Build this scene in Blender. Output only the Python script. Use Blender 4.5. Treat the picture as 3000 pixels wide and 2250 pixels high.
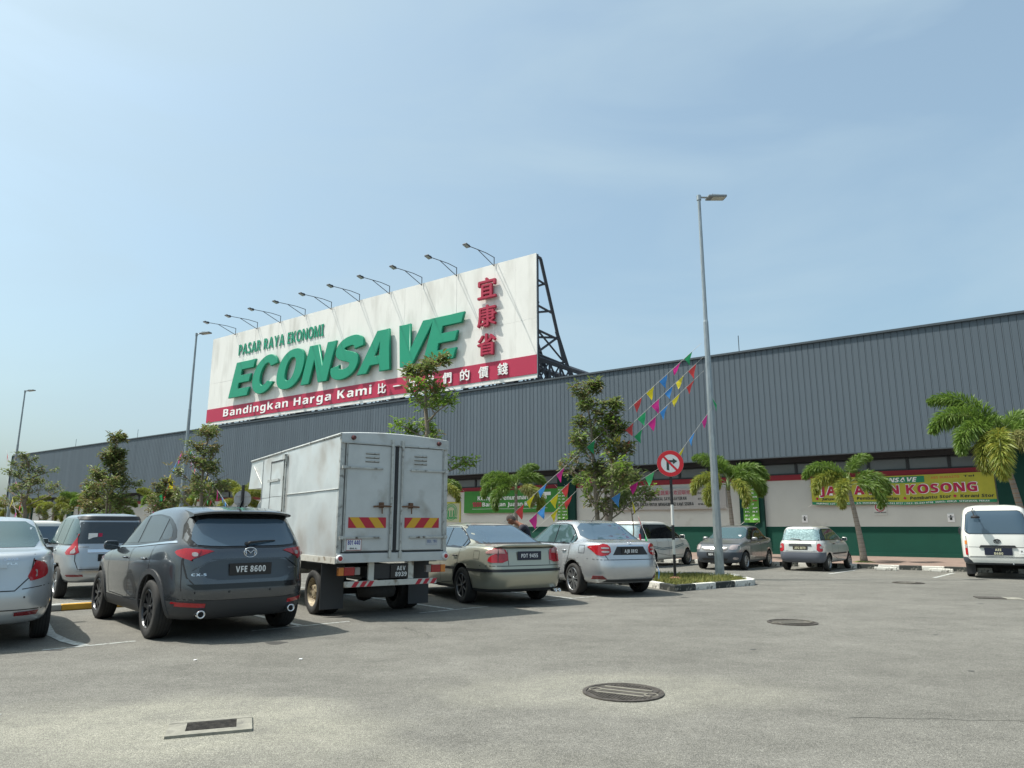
import bpy, bmesh, math, random
from math import sin, cos, pi, radians, atan2, sqrt, tan
from mathutils import Vector, Matrix, Euler
from mathutils.bvhtree import BVHTree
random.seed(7)
SC = bpy.context.scene
for _o in list(bpy.data.objects): bpy.data.objects.remove(_o)
COL = SC.collection

# ------------------------------------------------------------------ camera
CAM_H = 1.45
cd = bpy.data.cameras.new('camera'); cam = bpy.data.objects.new('camera', cd); COL.objects.link(cam)
cam.location = (0, 0, CAM_H)
cam.rotation_euler = (radians(90) + math.atan(418 / 2080.0), 0, 0)
cd.sensor_width = 36.0; cd.lens = 36.0 * 2080 / 3000; cd.clip_end = 3000; cd.clip_start = 0.05
SC.camera = cam
SC.render.resolution_x = 1024; SC.render.resolution_y = 768
# ------------------------------------------------------------------ sky, sun, exposure
SUN_EL, SUN_AZ = radians(60), radians(-90)      # azimuth clockwise from the view direction
world = bpy.data.worlds.new('World'); SC.world = world; world.use_nodes = True
wn = world.node_tree.nodes; wl = world.node_tree.links; wn.clear()
sky = wn.new('ShaderNodeTexSky'); sky.sky_type = 'NISHITA'; sky.sun_disc = False
sky.sun_elevation = SUN_EL; sky.sun_rotation = SUN_AZ
sky.air_density = 1.0; sky.dust_density = 5.0; sky.ozone_density = 3.0; sky.altitude = 0
wtc = wn.new('ShaderNodeTexCoord'); wmap = wn.new('ShaderNodeMapping'); wmap.inputs['Scale'].default_value = (1.2, 1.2, 3.6)
wno = wn.new('ShaderNodeTexNoise'); wno.inputs['Scale'].default_value = 1.7; wno.inputs['Detail'].default_value = 7; wno.inputs['Distortion'].default_value = 0.6
wr = wn.new('ShaderNodeValToRGB'); wr.color_ramp.elements[0].position = 0.42; wr.color_ramp.elements[1].position = 0.74
wr.color_ramp.elements[0].color = (0.30, 0.30, 0.30, 1); wr.color_ramp.elements[1].color = (0.72, 0.72, 0.72, 1)
wtint = wn.new('ShaderNodeVectorMath'); wtint.operation = 'MULTIPLY'; wtint.inputs[1].default_value = (0.92, 1.04, 0.93)
wmix = wn.new('ShaderNodeMixRGB'); wmix.inputs[2].default_value = (2.35, 3.05, 3.5, 1)
wbg = wn.new('ShaderNodeBackground'); wbg.inputs[1].default_value = 0.135
wout = wn.new('ShaderNodeOutputWorld')
wl.new(wtc.outputs['Generated'], wmap.inputs[0]); wl.new(wmap.outputs[0], wno.inputs[0]); wl.new(wno.outputs[0], wr.inputs[0])
wl.new(sky.outputs[0], wtint.inputs[0]); wl.new(wtint.outputs[0], wmix.inputs[1]); wl.new(wr.outputs[0], wmix.inputs[0]); wl.new(wmix.outputs[0], wbg.inputs[0]); wl.new(wbg.outputs[0], wout.inputs[0])
sd = bpy.data.lights.new('sun', 'SUN'); sun = bpy.data.objects.new('sun', sd); COL.objects.link(sun)
sd.energy = 3.4; sd.angle = radians(0.53); sd.color = (1.0, 0.955, 0.88)
to_sun = Vector((sin(SUN_AZ) * cos(SUN_EL), cos(SUN_AZ) * cos(SUN_EL), sin(SUN_EL)))
sun.rotation_euler = to_sun.to_track_quat('Z', 'Y').to_euler(); sun.location = (-30, 0, 40)
SC.view_settings.view_transform = 'Standard'; SC.view_settings.look = 'None'
SC.view_settings.exposure = 0.75; SC.view_settings.gamma = 1.0; SC.view_settings.use_curve_mapping = False

# ------------------------------------------------------------------ materials
MATS = {}
def mat(name, col, rough=0.6, metal=0.0, var=0.0, vscale=3.0, bump=0.0, bscale=60.0, spec=0.5, coat=0.0, island=None, trans=0.0, stretch=None, dirt=None, alpha=1.0):
    """principled material; var = colour variation by noise, bump = fine relief, island = second colour chosen per mesh island"""
    if name in MATS: return MATS[name]
    m = bpy.data.materials.new(name); m.use_nodes = True
    n = m.node_tree.nodes; l = m.node_tree.links; b = n['Principled BSDF']
    b.inputs['Base Color'].default_value = (*col, 1); b.inputs['Roughness'].default_value = rough
    b.inputs['Metallic'].default_value = metal; b.inputs['Specular IOR Level'].default_value = spec
    if coat: b.inputs['Coat Weight'].default_value = coat; b.inputs['Coat Roughness'].default_value = 0.04
    if trans: b.inputs['Transmission Weight'].default_value = trans
    src = None; tc = n.new('ShaderNodeTexCoord'); co = tc.outputs['Object']
    if stretch:
        mp = n.new('ShaderNodeMapping'); mp.inputs['Scale'].default_value = stretch; l.new(co, mp.inputs[0]); co = mp.outputs[0]
    if island:
        g = n.new('ShaderNodeNewGeometry'); mx = n.new('ShaderNodeMixRGB'); mx.inputs[1].default_value = (*col, 1); mx.inputs[2].default_value = (*island, 1)
        l.new(g.outputs['Random Per Island'], mx.inputs[0]); src = mx.outputs[0]
    if var or dirt:
        no = n.new('ShaderNodeTexNoise'); no.inputs['Scale'].default_value = vscale; no.inputs['Detail'].default_value = 6; no.inputs['Roughness'].default_value = 0.62
        l.new(co, no.inputs[0])
        rp = n.new('ShaderNodeMapRange'); rp.inputs[1].default_value = 0.3; rp.inputs[2].default_value = 0.72
        rp.inputs[3].default_value = 1 - var; rp.inputs[4].default_value = 1 + var; l.new(no.outputs[0], rp.inputs[0])
        mu = n.new('ShaderNodeVectorMath'); mu.operation = 'SCALE'
        if src: l.new(src, mu.inputs[0])
        else: mu.inputs[0].default_value = col
        l.new(rp.outputs[0], mu.inputs['Scale']); src = mu.outputs[0]
        if dirt:
            n2 = n.new('ShaderNodeTexNoise'); n2.inputs['Scale'].default_value = dirt[1]; n2.inputs['Detail'].default_value = 8; l.new(co, n2.inputs[0])
            r2 = n.new('ShaderNodeValToRGB'); r2.color_ramp.elements[0].position = dirt[2]; r2.color_ramp.elements[1].position = dirt[3]; l.new(n2.outputs[0], r2.inputs[0])
            m2 = n.new('ShaderNodeMixRGB'); l.new(src, m2.inputs[1]); m2.inputs[2].default_value = (*dirt[0], 1); l.new(r2.outputs[0], m2.inputs[0]); src = m2.outputs[0]
    if src: l.new(src, b.inputs['Base Color'])
    if bump:
        nb = n.new('ShaderNodeTexNoise'); nb.inputs['Scale'].default_value = bscale; nb.inputs['Detail'].default_value = 4; l.new(co, nb.inputs[0])
        bp = n.new('ShaderNodeBump'); bp.inputs['Strength'].default_value = bump; bp.inputs['Distance'].default_value = 0.02
        l.new(nb.outputs[0], bp.inputs['Height']); l.new(bp.outputs[0], b.inputs['Normal'])
    if name.startswith(('leaf_', 'frond_')) or name.endswith('_flag'):      # thin: lets some light through
        t_ = n.new('ShaderNodeBsdfTranslucent'); mx_ = n.new('ShaderNodeMixShader'); mx_.inputs[0].default_value = 0.42
        if src: l.new(src, t_.inputs[0])
        else: t_.inputs[0].default_value = (*col, 1)
        l.new(b.outputs[0], mx_.inputs[1]); l.new(t_.outputs[0], mx_.inputs[2]); l.new(mx_.outputs[0], n['Material Output'].inputs[0])
    MATS[name] = m; return m

def asphalt_mat():
    m = bpy.data.materials.new('asphalt'); m.use_nodes = True; n = m.node_tree.nodes; l = m.node_tree.links; b = n['Principled BSDF']
    b.inputs['Roughness'].default_value = 0.9; b.inputs['Specular IOR Level'].default_value = 0.25
    tc = n.new('ShaderNodeTexCoord'); co = tc.outputs['Object']
    def noise(s, d, r=0.6, vec=co):
        q = n.new('ShaderNodeTexNoise'); q.inputs['Scale'].default_value = s; q.inputs['Detail'].default_value = d; q.inputs['Roughness'].default_value = r; l.new(vec, q.inputs[0]); return q.outputs[0]
    def rng(v, a, b_, c, d_):
        q = n.new('ShaderNodeMapRange'); q.inputs[1].default_value = a; q.inputs[2].default_value = b_; q.inputs[3].default_value = c; q.inputs[4].default_value = d_; l.new(v, q.inputs[0]); return q.outputs[0]
    def math_(op, a, b_):
        q = n.new('ShaderNodeMath'); q.operation = op
        for i, v in enumerate((a, b_)):
            if isinstance(v, (int, float)): q.inputs[i].default_value = v
            else: l.new(v, q.inputs[i])
        return q.outputs[0]
    grit = math_('MULTIPLY', rng(noise(125, 2, 0.7), 0.32, 0.68, 0.35, 1.7), math_('MULTIPLY', rng(noise(42, 4, 0.8), 0.34, 0.66, 0.68, 1.34), rng(noise(13, 5, 0.8), 0.33, 0.67, 0.84, 1.17)))
    vo = n.new('ShaderNodeTexVoronoi'); vo.inputs['Scale'].default_value = 95; l.new(co, vo.inputs[0])
    chip = rng(vo.outputs['Distance'], 0.0, 0.6, 1.18, 0.84)
    big = math_('MULTIPLY', rng(noise(0.22, 6), 0.3, 0.7, 0.86, 1.14), rng(noise(2.2, 8, 0.75), 0.35, 0.68, 0.87, 1.13))
    mpx = n.new('ShaderNodeMapping'); mpx.inputs['Scale'].default_value = (0.7, 1.5, 1); mpx.inputs['Rotation'].default_value = (0, 0, radians(25)); l.new(co, mpx.inputs[0])
    streak = rng(noise(0.8, 8, 0.68, mpx.outputs[0]), 0.32, 0.7, 0.86, 1.12)
    val = math_('MULTIPLY', math_('MULTIPLY', grit, chip), math_('MULTIPLY', big, streak))
    base = n.new('ShaderNodeVectorMath'); base.operation = 'SCALE'; base.inputs[0].default_value = (0.166, 0.161, 0.143); l.new(val, base.inputs['Scale'])
    src = base.outputs[0]
    # dusty rings left by standing water round the gully and the near manhole, as marks of their own
    for (cx, cy, rx, ry, k) in ((-2.5, 5.75, 1.6, 0.95, 0.70), (0.95, 6.85, 1.7, 0.8, 0.45), (-2.0, 4.6, 2.6, .9, 0.35)):
        sb = n.new('ShaderNodeVectorMath'); sb.operation = 'SUBTRACT'; sb.inputs[1].default_value = (cx, cy, 0); l.new(co, sb.inputs[0])
        ml = n.new('ShaderNodeVectorMath'); ml.operation = 'MULTIPLY'; ml.inputs[1].default_value = (1 / rx, 1 / ry, 0); l.new(sb.outputs[0], ml.inputs[0])
        ln = n.new('ShaderNodeVectorMath'); ln.operation = 'LENGTH'; l.new(ml.outputs[0], ln.inputs[0])
        wob = math_('ADD', ln.outputs['Value'], rng(noise(1.3, 5), 0.3, 0.7, -0.28, 0.28))
        f = math_('MULTIPLY', rng(wob, 0.7, 1.12, 1, 0), rng(noise(2.6, 6), 0.3, 0.6, 0.35, 1.0))
        mx = n.new('ShaderNodeMixRGB'); l.new(math_('MULTIPLY', f, k), mx.inputs[0]); l.new(src, mx.inputs[1])
        dust = n.new('ShaderNodeVectorMath'); dust.operation = 'SCALE'; dust.inputs[0].default_value = (0.27, 0.262, 0.215); l.new(math_('MULTIPLY', grit, 1.0), dust.inputs['Scale'])
        l.new(dust.outputs[0], mx.inputs[2]); src = mx.outputs[0]
    l.new(src, b.inputs['Base Color'])
    bp = n.new('ShaderNodeBump'); bp.inputs['Strength'].default_value = 0.6; bp.inputs['Distance'].default_value = 0.006
    l.new(math_('ADD', noise(75, 3, 0.75), math_('MULTIPLY', vo.outputs['Distance'], -0.6)), bp.inputs['Height']); l.new(bp.outputs[0], b.inputs['Normal'])
    return m

M_GLASS = mat('car_glass', (0.018, 0.024, 0.028), 0.03, 0, spec=0.9)
M_GLASSB = mat('car_glass_blue', (0.05, 0.085, 0.12), 0.04, 0, spec=1.0)
M_BLACK = mat('black_trim', (0.018, 0.018, 0.02), 0.45, bump=0.05)
M_GLOSSB = mat('gloss_black', (0.01, 0.01, 0.011), 0.12)
M_DARK = mat('dark_plastic', (0.035, 0.037, 0.04), 0.55, bump=0.1, bscale=200)
M_UNDER = mat('underbody', (0.012, 0.012, 0.012), 0.9)
M_TYRE = mat('tyre_rubber', (0.022, 0.021, 0.02), 0.82, var=0.25, vscale=14, bump=0.15, bscale=90)
M_RED = mat('lamp_red', (0.36, 0.006, 0.012), 0.1, coat=0.6, var=0.12, vscale=30)
M_REDD = mat('lamp_dark_red', (0.16, 0.006, 0.012), 0.1, coat=0.6)
M_CLEAR = mat('lamp_clear', (0.42, 0.36, 0.35), 0.12, 0.2, coat=0.5, var=0.3, vscale=40)
M_AMBER = mat('lamp_amber', (0.62, 0.2, 0.03), 0.15, coat=0.5)
M_CHROME = mat('chrome', (0.75, 0.76, 0.78), 0.12, 1.0)
M_PLATE = mat('number_plate_black', (0.012, 0.012, 0.014), 0.3)
M_WHITE = mat('white_print', (0.75, 0.76, 0.75), 0.5)
M_ALLOY = mat('alloy', (0.42, 0.43, 0.44), 0.3, 0.85)
M_ALLOYD = mat('alloy_dark', (0.05, 0.052, 0.056), 0.3, 0.7)

# ------------------------------------------------------------------ object helpers
def add(o, parent=None):
    COL.objects.link(o)
    if parent is not None: o.parent = parent
    return o
def thing(name, label, cat, loc=(0, 0, 0), rotz=0.0, group=None):
    o = bpy.data.objects.new(name, None); o.empty_display_size = 0.3; COL.objects.link(o)
    o.location = loc; o.rotation_euler = (0, 0, rotz); o['label'] = label; o['category'] = cat
    if group: o['group'] = group
    return o
def tag(o, label=None, cat=None, group=None, kind=None):
    if label: o['label'] = label
    if cat: o['category'] = cat
    if group: o['group'] = group
    if kind: o['kind'] = kind
    return o
def meshobj(name, bm, m, parent=None, smooth=False, loc=None, rot=None):
    me = bpy.data.meshes.new(name); bm.to_mesh(me); bm.free()
    for x in (m if isinstance(m, (list, tuple)) else [m]): me.materials.append(x)
    if smooth:
        for p in me.polygons: p.use_smooth = True
    o = bpy.data.objects.new(name, me); add(o, parent)
    if loc is not None: o.location = loc
    if rot is not None: o.rotation_euler = rot
    return o
def inst(name, me, parent=None, loc=None, rot=None, scale=None):
    o = bpy.data.objects.new(name, me); add(o, parent)
    if loc is not None: o.location = loc
    if rot is not None: o.rotation_euler = rot
    if scale is not None: o.scale = scale
    return o
def box(bm, c, s, rot=None, mi=0, bevel=0.0):
    r = bmesh.ops.create_cube(bm, size=1.0); vs = r['verts']
    M = Matrix.Translation(Vector(c)) @ (rot.to_matrix().to_4x4() if isinstance(rot, Euler) else (rot if rot is not None else Matrix())) @ Matrix.Diagonal((s[0], s[1], s[2], 1))
    bmesh.ops.transform(bm, matrix=M, verts=vs)
    fs = set(f for v in vs for f in v.link_faces)
    for f in fs: f.material_index = mi
    if bevel:
        es = list(set(e for v in vs for e in v.link_edges))
        bmesh.ops.bevel(bm, geom=es, offset=bevel, segments=2, affect='EDGES', profile=0.6)
def tube(bm, pts, r, seg=8, mi=0, cap=True):
    pts = [Vector(p) for p in pts]; n = len(pts); rings = []
    rr = r if isinstance(r, (list, tuple)) else [r] * n
    up = None
    for i, p in enumerate(pts):
        d = (pts[min(i + 1, n - 1)] - pts[max(i - 1, 0)]).normalized()
        if up is None:
            up = Vector((0, 0, 1)) if abs(d.z) < 0.9 else Vector((1, 0, 0))
        x = up.cross(d).normalized(); y = d.cross(x).normalized(); up = y
        rings.append([bm.verts.new(p + (x * cos(2 * pi * k / seg) + y * sin(2 * pi * k / seg)) * rr[i]) for k in range(seg)])
    for a, b in zip(rings, rings[1:]):
        for k in range(seg):
            f = bm.faces.new((a[k], a[(k + 1) % seg], b[(k + 1) % seg], b[k])); f.material_index = mi
    if cap:
        for rg in (list(reversed(rings[0])), rings[-1]):
            f = bm.faces.new(rg); f.material_index = mi
def lathe(bm, prof, seg=32, axis='Y', mi=0, c=(0, 0, 0)):
    """profile of (radius, offset along the axis)"""
    rings = []
    for (r, h) in prof:
        ring = []
        for k in range(seg):
            a = 2 * pi * k / seg
            if axis == 'Y': p = (r * cos(a), h, r * sin(a))
            elif axis == 'Z': p = (r * cos(a), r * sin(a), h)
            else: p = (h, r * cos(a), r * sin(a))
            ring.append(bm.verts.new(Vector(p) + Vector(c)))
        rings.append(ring)
    for a, b in zip(rings, rings[1:]):
        for k in range(seg):
            f = bm.faces.new((a[k], a[(k + 1) % seg], b[(k + 1) % seg], b[k])); f.material_index = mi
def prism(bm, poly, z0, z1, mi=0):
    lo = [bm.verts.new((p[0], p[1], z0)) for p in poly]; hi = [bm.verts.new((p[0], p[1], z1)) for p in poly]
    n = len(poly)
    fs = [bm.faces.new(list(reversed(lo))), bm.faces.new(hi)] + [bm.faces.new((lo[i], lo[(i + 1) % n], hi[(i + 1) % n], hi[i])) for i in range(n)]
    for f in fs: f.material_index = mi
    bmesh.ops.recalc_face_normals(bm, faces=fs)

# ------------------------------------------------------------------ lettering
_tc = {}
def sans_bold(ch):
    o = ord(ch)
    if 65 <= o <= 90: return chr(0x1D5D4 + o - 65)
    if 97 <= o <= 122: return chr(0x1D5EE + o - 97)
    if 48 <= o <= 57: return chr(0x1D7EC + o - 48)
    return ch
def char_mesh(ch, bold, depth, res=3, bev=0.0):
    ch = sans_bold(ch); bold = max(0.0, bold - 0.02) * 0.6 if ord(ch) > 0x1D000 else bold
    key = (ch, bold, round(depth, 4), res)
    if key not in _tc:
        cu = bpy.data.curves.new('t', 'FONT'); cu.body = ch; cu.size = 1; cu.offset = bold; cu.extrude = depth / 2; cu.resolution_u = res; cu.fill_mode = 'FRONT' if depth < 0.002 else 'BOTH'
        o = bpy.data.objects.new('t', cu); COL.objects.link(o); dg = bpy.context.evaluated_depsgraph_get(); dg.update()
        me = bpy.data.meshes.new_from_object(o.evaluated_get(dg)); COL.objects.unlink(o); bpy.data.objects.remove(o); bpy.data.curves.remove(cu)
        _tc[key] = me
    return _tc[key]
def layout(s, W, H, bold=0.0, depth=0.0, shear=0.0, gap=0.09, res=3, cap=0.714, cjk=False):
    """list of (char, verts, faces) in a local frame: x right, y depth (front at y<0), z up; total width W, cap height H"""
    x = 0.0; out = []
    for ch in s:
        if ch == ' ': x += 0.34; continue
        me = char_mesh(ch, bold, depth if depth else 0.0, res)
        if not me.vertices: x += 0.3; continue
        xs = [v.co.x for v in me.vertices]; x0, x1 = min(xs), max(xs)
        adv = 1.0 if cjk else (x1 - x0) + gap
        off = x - x0 if not cjk else x - (x0 + x1) / 2 + 0.5
        vs = [(v.co.x + off, v.co.z, v.co.y) for v in me.vertices]
        out.append([ch, vs, [tuple(p.vertices) for p in me.polygons]]); x += adv
    lo = min(v[0] for c in out for v in c[1]); hi = max(v[0] for c in out for v in c[1])
    k = W / (hi - lo); kz = H / (0.88 if cjk else cap)
    for c in out:
        c[1] = [((v[0] - lo) * k + shear * v[2] * kz, -v[1], v[2] * kz) for v in c[1]]
    return out
def text(name, s, W, H, m, parent, origin, rot=None, bold=0.0, depth=0.0, shear=0.0, gap=0.09, cjk=False, res=2, f=None, center=False):
    """one mesh of lettering; origin = left end of the baseline"""
    bm = bmesh.new()
    for ch, vs, fs in layout(s, W, H, bold, depth, shear, gap, res, cjk=cjk):
        if f: vs = [f(v) for v in vs]
        bv = [bm.verts.new(v) for v in vs]
        for q in fs:
            try: bm.faces.new([bv[i] for i in q])
            except ValueError: pass
    if center: bmesh.ops.translate(bm, verts=bm.verts, vec=(-W / 2, 0, 0))
    o = meshobj(name, bm, m, parent, loc=origin, rot=rot)
    if name in ('print', 'print_outline'): o['kind'] = 'stuff'
    return o

# ------------------------------------------------------------------ the ground
FA = radians(36)                       # the shop front is turned 36 degrees; local x runs along it, local y into it
ROTB = -FA
def fw(s, d, z=0.0):                   # point in front coordinates -> world
    return Vector((s * cos(FA) + d * sin(FA), -s * sin(FA) + d * cos(FA), z))
bm = bmesh.new()
vs = [bm.verts.new((x, y, 0)) for x, y in ((-900, -400), (900, -400), (900, 1200), (-900, 1200))]; bm.faces.new(vs)
ground = meshobj('car_park_ground', bm, asphalt_mat()); tag(ground, kind='structure')

M_KW = mat('kerb_white_paint', (0.62, 0.61, 0.56), 0.8, var=0.14, vscale=6, dirt=((0.16, 0.15, 0.13), 7, 0.56, 0.68), bump=0.3)
M_KB = mat('kerb_black_paint', (0.03, 0.035, 0.032), 0.8, var=0.3, vscale=6, dirt=((0.22, 0.21, 0.18), 8, 0.58, 0.68), bump=0.3)
M_PAVE = mat('brown_paving', (0.23, 0.165, 0.135), 0.9, var=0.2, vscale=2.0, bump=0.3, bscale=30)
M_LINE = mat('road_paint', (0.42, 0.44, 0.42), 0.8, var=0.2, vscale=5, dirt=((0.2, 0.195, 0.175), 18, 0.52, 0.62))
M_GRASS = mat('grass_soil', (0.115, 0.135, 0.03), 0.95, var=0.35, vscale=5, dirt=((0.16, 0.12, 0.07), 3, 0.5, 0.7), bump=0.5)

# the raised walkway in front of the shop
bm = bmesh.new(); box(bm, (-45, 32.7, 0.06), (170, 8.6, 0.12))
walk = meshobj('walkway', bm, M_PAVE, rot=(0, 0, ROTB)); tag(walk, kind='structure')
def kerb_meshes(L):
    bm = bmesh.new(); box(bm, (0, 0, 0.065), (L - 0.012, 0.16, 0.17), bevel=0.02)
    me = bpy.data.meshes.new('kerb_stone'); bm.to_mesh(me); bm.free(); me.materials.append(M_KW); me2 = me.copy(); me2.materials[0] = M_KB; return me, me2
kw, kb = kerb_meshes(0.67)
kt = thing('kerb', 'long black and white painted kerb edging the walkway of the shop', 'kerb', fw(0, 28.3), ROTB)
for i in range(-95, 22): inst('kerb_stone', kw if i % 2 else kb, kt, (i * 0.67 + 0.33, 0, random.uniform(-0.006, 0.006)), (0, random.uniform(-.01, .01), 0))

# planted island beside the no-turn sign
ISL = [(3.70, 16.72), (6.09, 18.53), (6.24, 18.85), (6.30, 20.75), (1.2, 23.3), (-4.6, 25.3), (-6.2, 24.2), (-4.3, 21.9), (-0.9, 20.4), (2.1, 19.2), (3.30, 18.22)]
def inset(poly, d):
    n = len(poly); out = []
    for i in range(n):
        p, a, c = Vector(poly[i]), Vector(poly[i - 1]), Vector(poly[(i + 1) % n])
        e1 = (p - a).normalized(); e2 = (c - p).normalized(); n1 = Vector((-e1.y, e1.x)); n2 = Vector((-e2.y, e2.x)); b = (n1 + n2); b = b / max(0.35, b.dot(n1))
        out.append(p + b * d)
    return out
bm = bmesh.new(); prism(bm, inset(ISL, 0.1), 0.0, 0.11); isl = meshobj('island_soil', bm, M_GRASS); tag(isl, kind='structure')
ik = thing('kerb', 'black and white kerb ring of the grassy island under the no-turn sign', 'kerb', (3.7, 16.72, 0))
kwl = {}
for i in range(len(ISL)):
    a, b = Vector(ISL[i]), Vector(ISL[(i + 1) % len(ISL)]); L = (b - a).length; k = max(1, round(L / 0.72)); d = (b - a) / k
    for j in range(k):
        c = a + d * (j + 0.5); n_ = Vector((-d.y, d.x)).normalized(); c = c + n_ * 0.08
        bm = bmesh.new(); box(bm, (0, 0, 0.062), (d.length - 0.006, 0.16, 0.165), bevel=0.025)
        first_white = (i != 0)
        meshobj('kerb_stone', bm, M_KW if (j + (0 if i in (0,) else 1)) % 2 else M_KB, ik, loc=(c.x - 3.7, c.y - 16.72, 0), rot=(0, 0, atan2(d.y, d.x)))
# grass tufts
def grass_blades(name, pts, h=(0.04, 0.11), label=None):
    bm = bmesh.new()
    for (x, y, z) in pts:
        a = random.uniform(0, 2 * pi); w = 0.008; hh = random.uniform(*h); lx = random.uniform(-.05, .05); ly = random.uniform(-.05, .05)
        v = [bm.verts.new((x - w * cos(a), y - w * sin(a), z)), bm.verts.new((x + w * cos(a), y + w * sin(a), z)), bm.verts.new((x + lx, y + ly, z + hh))]; bm.faces.new(v)
    o = meshobj(name, bm, mat('grass_blade', (0.10, 0.13, 0.025), 0.8, island=(0.22, 0.2, 0.05))); tag(o, label, 'grass', kind='stuff'); return o
def inpoly(x, y, P):
    r = False; j = len(P) - 1
    for i in range(len(P)):
        xi, yi = P[i]; xj, yj = P[j]
        if (yi > y) != (yj > y) and x < (xj - xi) * (y - yi) / (yj - yi) + xi: r = not r
        j = i
    return r
IN = [tuple(p) for p in inset(ISL, 0.18)]
pts = []
while len(pts) < 16000:
    x, y = random.uniform(-5.5, 6.2), random.uniform(16.8, 25)
    if inpoly(x, y, IN) and (x > -1 or random.random() < .3): pts.append((x, y, 0.11))
grass_blades('island_grass', pts, label='short dry green grass covering the kerbed island')

# painted bay marks (each a sheet 4 mm up)
def stripe(pts, w, w2=None, z=0.004, name='bay_line', m=M_LINE):
    bm = bmesh.new(); n = len(pts); L = []; R = []
    for i, p in enumerate(pts):
        p = Vector(p); d = (Vector(pts[min(i + 1, n - 1)]) - Vector(pts[max(i - 1, 0)])).normalized(); nn = Vector((-d.y, d.x))
        ww = w + ((w2 if w2 else w) - w) * i / max(1, n - 1)
        L.append(bm.verts.new((*(p + nn * ww / 2), z))); R.append(bm.verts.new((*(p - nn * ww / 2), z)))
    for i in range(n - 1): bm.faces.new((R[i], R[i + 1], L[i + 1], L[i]))
    o = meshobj(name, bm, m); tag(o, kind='structure'); return o
T = [(-5.29, 9.25), (-3.13, 11.05), (-1.03, 13.18), (1.24, 15.18)]
rd = Vector((0.742, 0.670)); hd = Vector((-0.662, 0.749))
for i, t in enumerate(T):
    t = Vector(t)
    stripe([t - rd * (0.45 if i == 0 else 0.75), t + rd * (0.58 if i == 0 else 0.8)], 0.06)
    if i == 0: stripe([t + hd * .03, (-5.75, 9.62), (-6.35, 10.25), (-7.1, 11.3), (-7.7, 12.2), (-8.6, 13.4)], 0.13, 0.11, 0.008)
    else: stripe([t + hd * .04, t + hd * 4.9], 0.10, 0.10, 0.008)
t0 = Vector((-8.1, 6.9)); stripe([t0, t0 + hd * 5], 0.1)
stripe([(-4.02, 5.98), (-4.15, 6.01), (-4.9, 6.06)], 0.03, 0.07)
for s0 in (-14.2, -11.2, -8.2, -5.2, -2.35, 0.6, 3.6):
    a = fw(s0, 27.2); b = fw(s0 - 0.25, 24.3); stripe([a.xy, b.xy], 0.1)
stripe([(-9.2, 13.6), (-4.8, 18.2)], 0.1)

M_JOINT = mat('asphalt_joint', (0.045, 0.044, 0.04), 0.95)
def wobble(a, b, n=26, amp=0.05, seed=0):
    r = random.Random(seed); a, b = Vector(a), Vector(b); d = (b - a).normalized(); nn = Vector((-d.y, d.x)); o_ = 0; out = []
    for i in range(n + 1): o_ += r.uniform(-amp, amp); o_ *= .8; out.append(tuple(a.lerp(b, i / n) + nn * o_))
    return out
for k, (a, b, w_) in enumerate((((6.2, 18.4), (13.5, 20.6), .022), ((2.6, 5.9), (5.2, 5.7), .008), ((-1.6, 10.9), (-1.0, 9.9), .010), ((3.0, 13.9), (6.6, 11.6), .008), ((5.9, 13.4), (8.8, 14.4), .007))):
    stripe(wobble(a, b, seed=k, amp=.03), w_, w_ * .6, 0.003, 'asphalt_crack', M_JOINT)
M_OIL = mat('oil_stain', (0.05, 0.049, 0.045), 0.7)
for k, (x, y, r_) in enumerate(((-3.0, 9.5, .10), (.2, 13.6, .13), (3.6, 15.4, .07), (6.3, 16.0, .05), (-5.5, 9.0, .09), (2.9, 9.0, .03), (4.7, 7.7, .025), (9.0, 14.2, .05), (5.8, 10.2, .03))):
    rr_ = random.Random(k); bm = bmesh.new(); bm.faces.new([bm.verts.new((x + r_ * (1 + .5 * sin(3 * a + k) * rr_.random()) * cos(a) * 1.3, y + r_ * (1 + .4 * rr_.random()) * sin(a), .002)) for a in [2 * pi * q / 18 for q in range(18)]])
    o = meshobj('oil_stain', bm, M_OIL); tag(o, kind='structure')
# wheel stops
def wheel_stop(loc, rz, L, ends, body, label):
    t = thing('wheel_stop', label, 'wheel stop', loc, rz, 'wheel stops of the parking bays')
    bm = bmesh.new(); box(bm, (0, 0, 0.055), (L * 0.8, 0.15, 0.11), bevel=0.02); meshobj('stop_block', bm, body, t)
    for s in (-1, 1):
        bm = bmesh.new(); box(bm, (s * L * 0.45, 0, 0.054), (L * 0.1, 0.149, 0.108), bevel=0.02); meshobj('end_cap', bm, ends, t)
M_YEL = mat('yellow_rubber', (0.55, 0.30, 0.03), 0.6, var=0.2, vscale=5)
M_GCAP = mat('grey_rubber', (0.3, 0.3, 0.28), 0.8, var=0.2)
wheel_stop((-7.42, 13.50, 0), radians(40), 1.75, M_GCAP, M_YEL, 'yellow wheel stop in front of the dark grey SUV')
for s0, lab in ((-4.35, 'white wheel stop nearer the small hatchback, left of the other white one'), (-2.72, 'white wheel stop nearer the white van')):
    wheel_stop(fw(s0, 27.55), ROTB, 0.68, M_KW, M_KW, lab)

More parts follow.
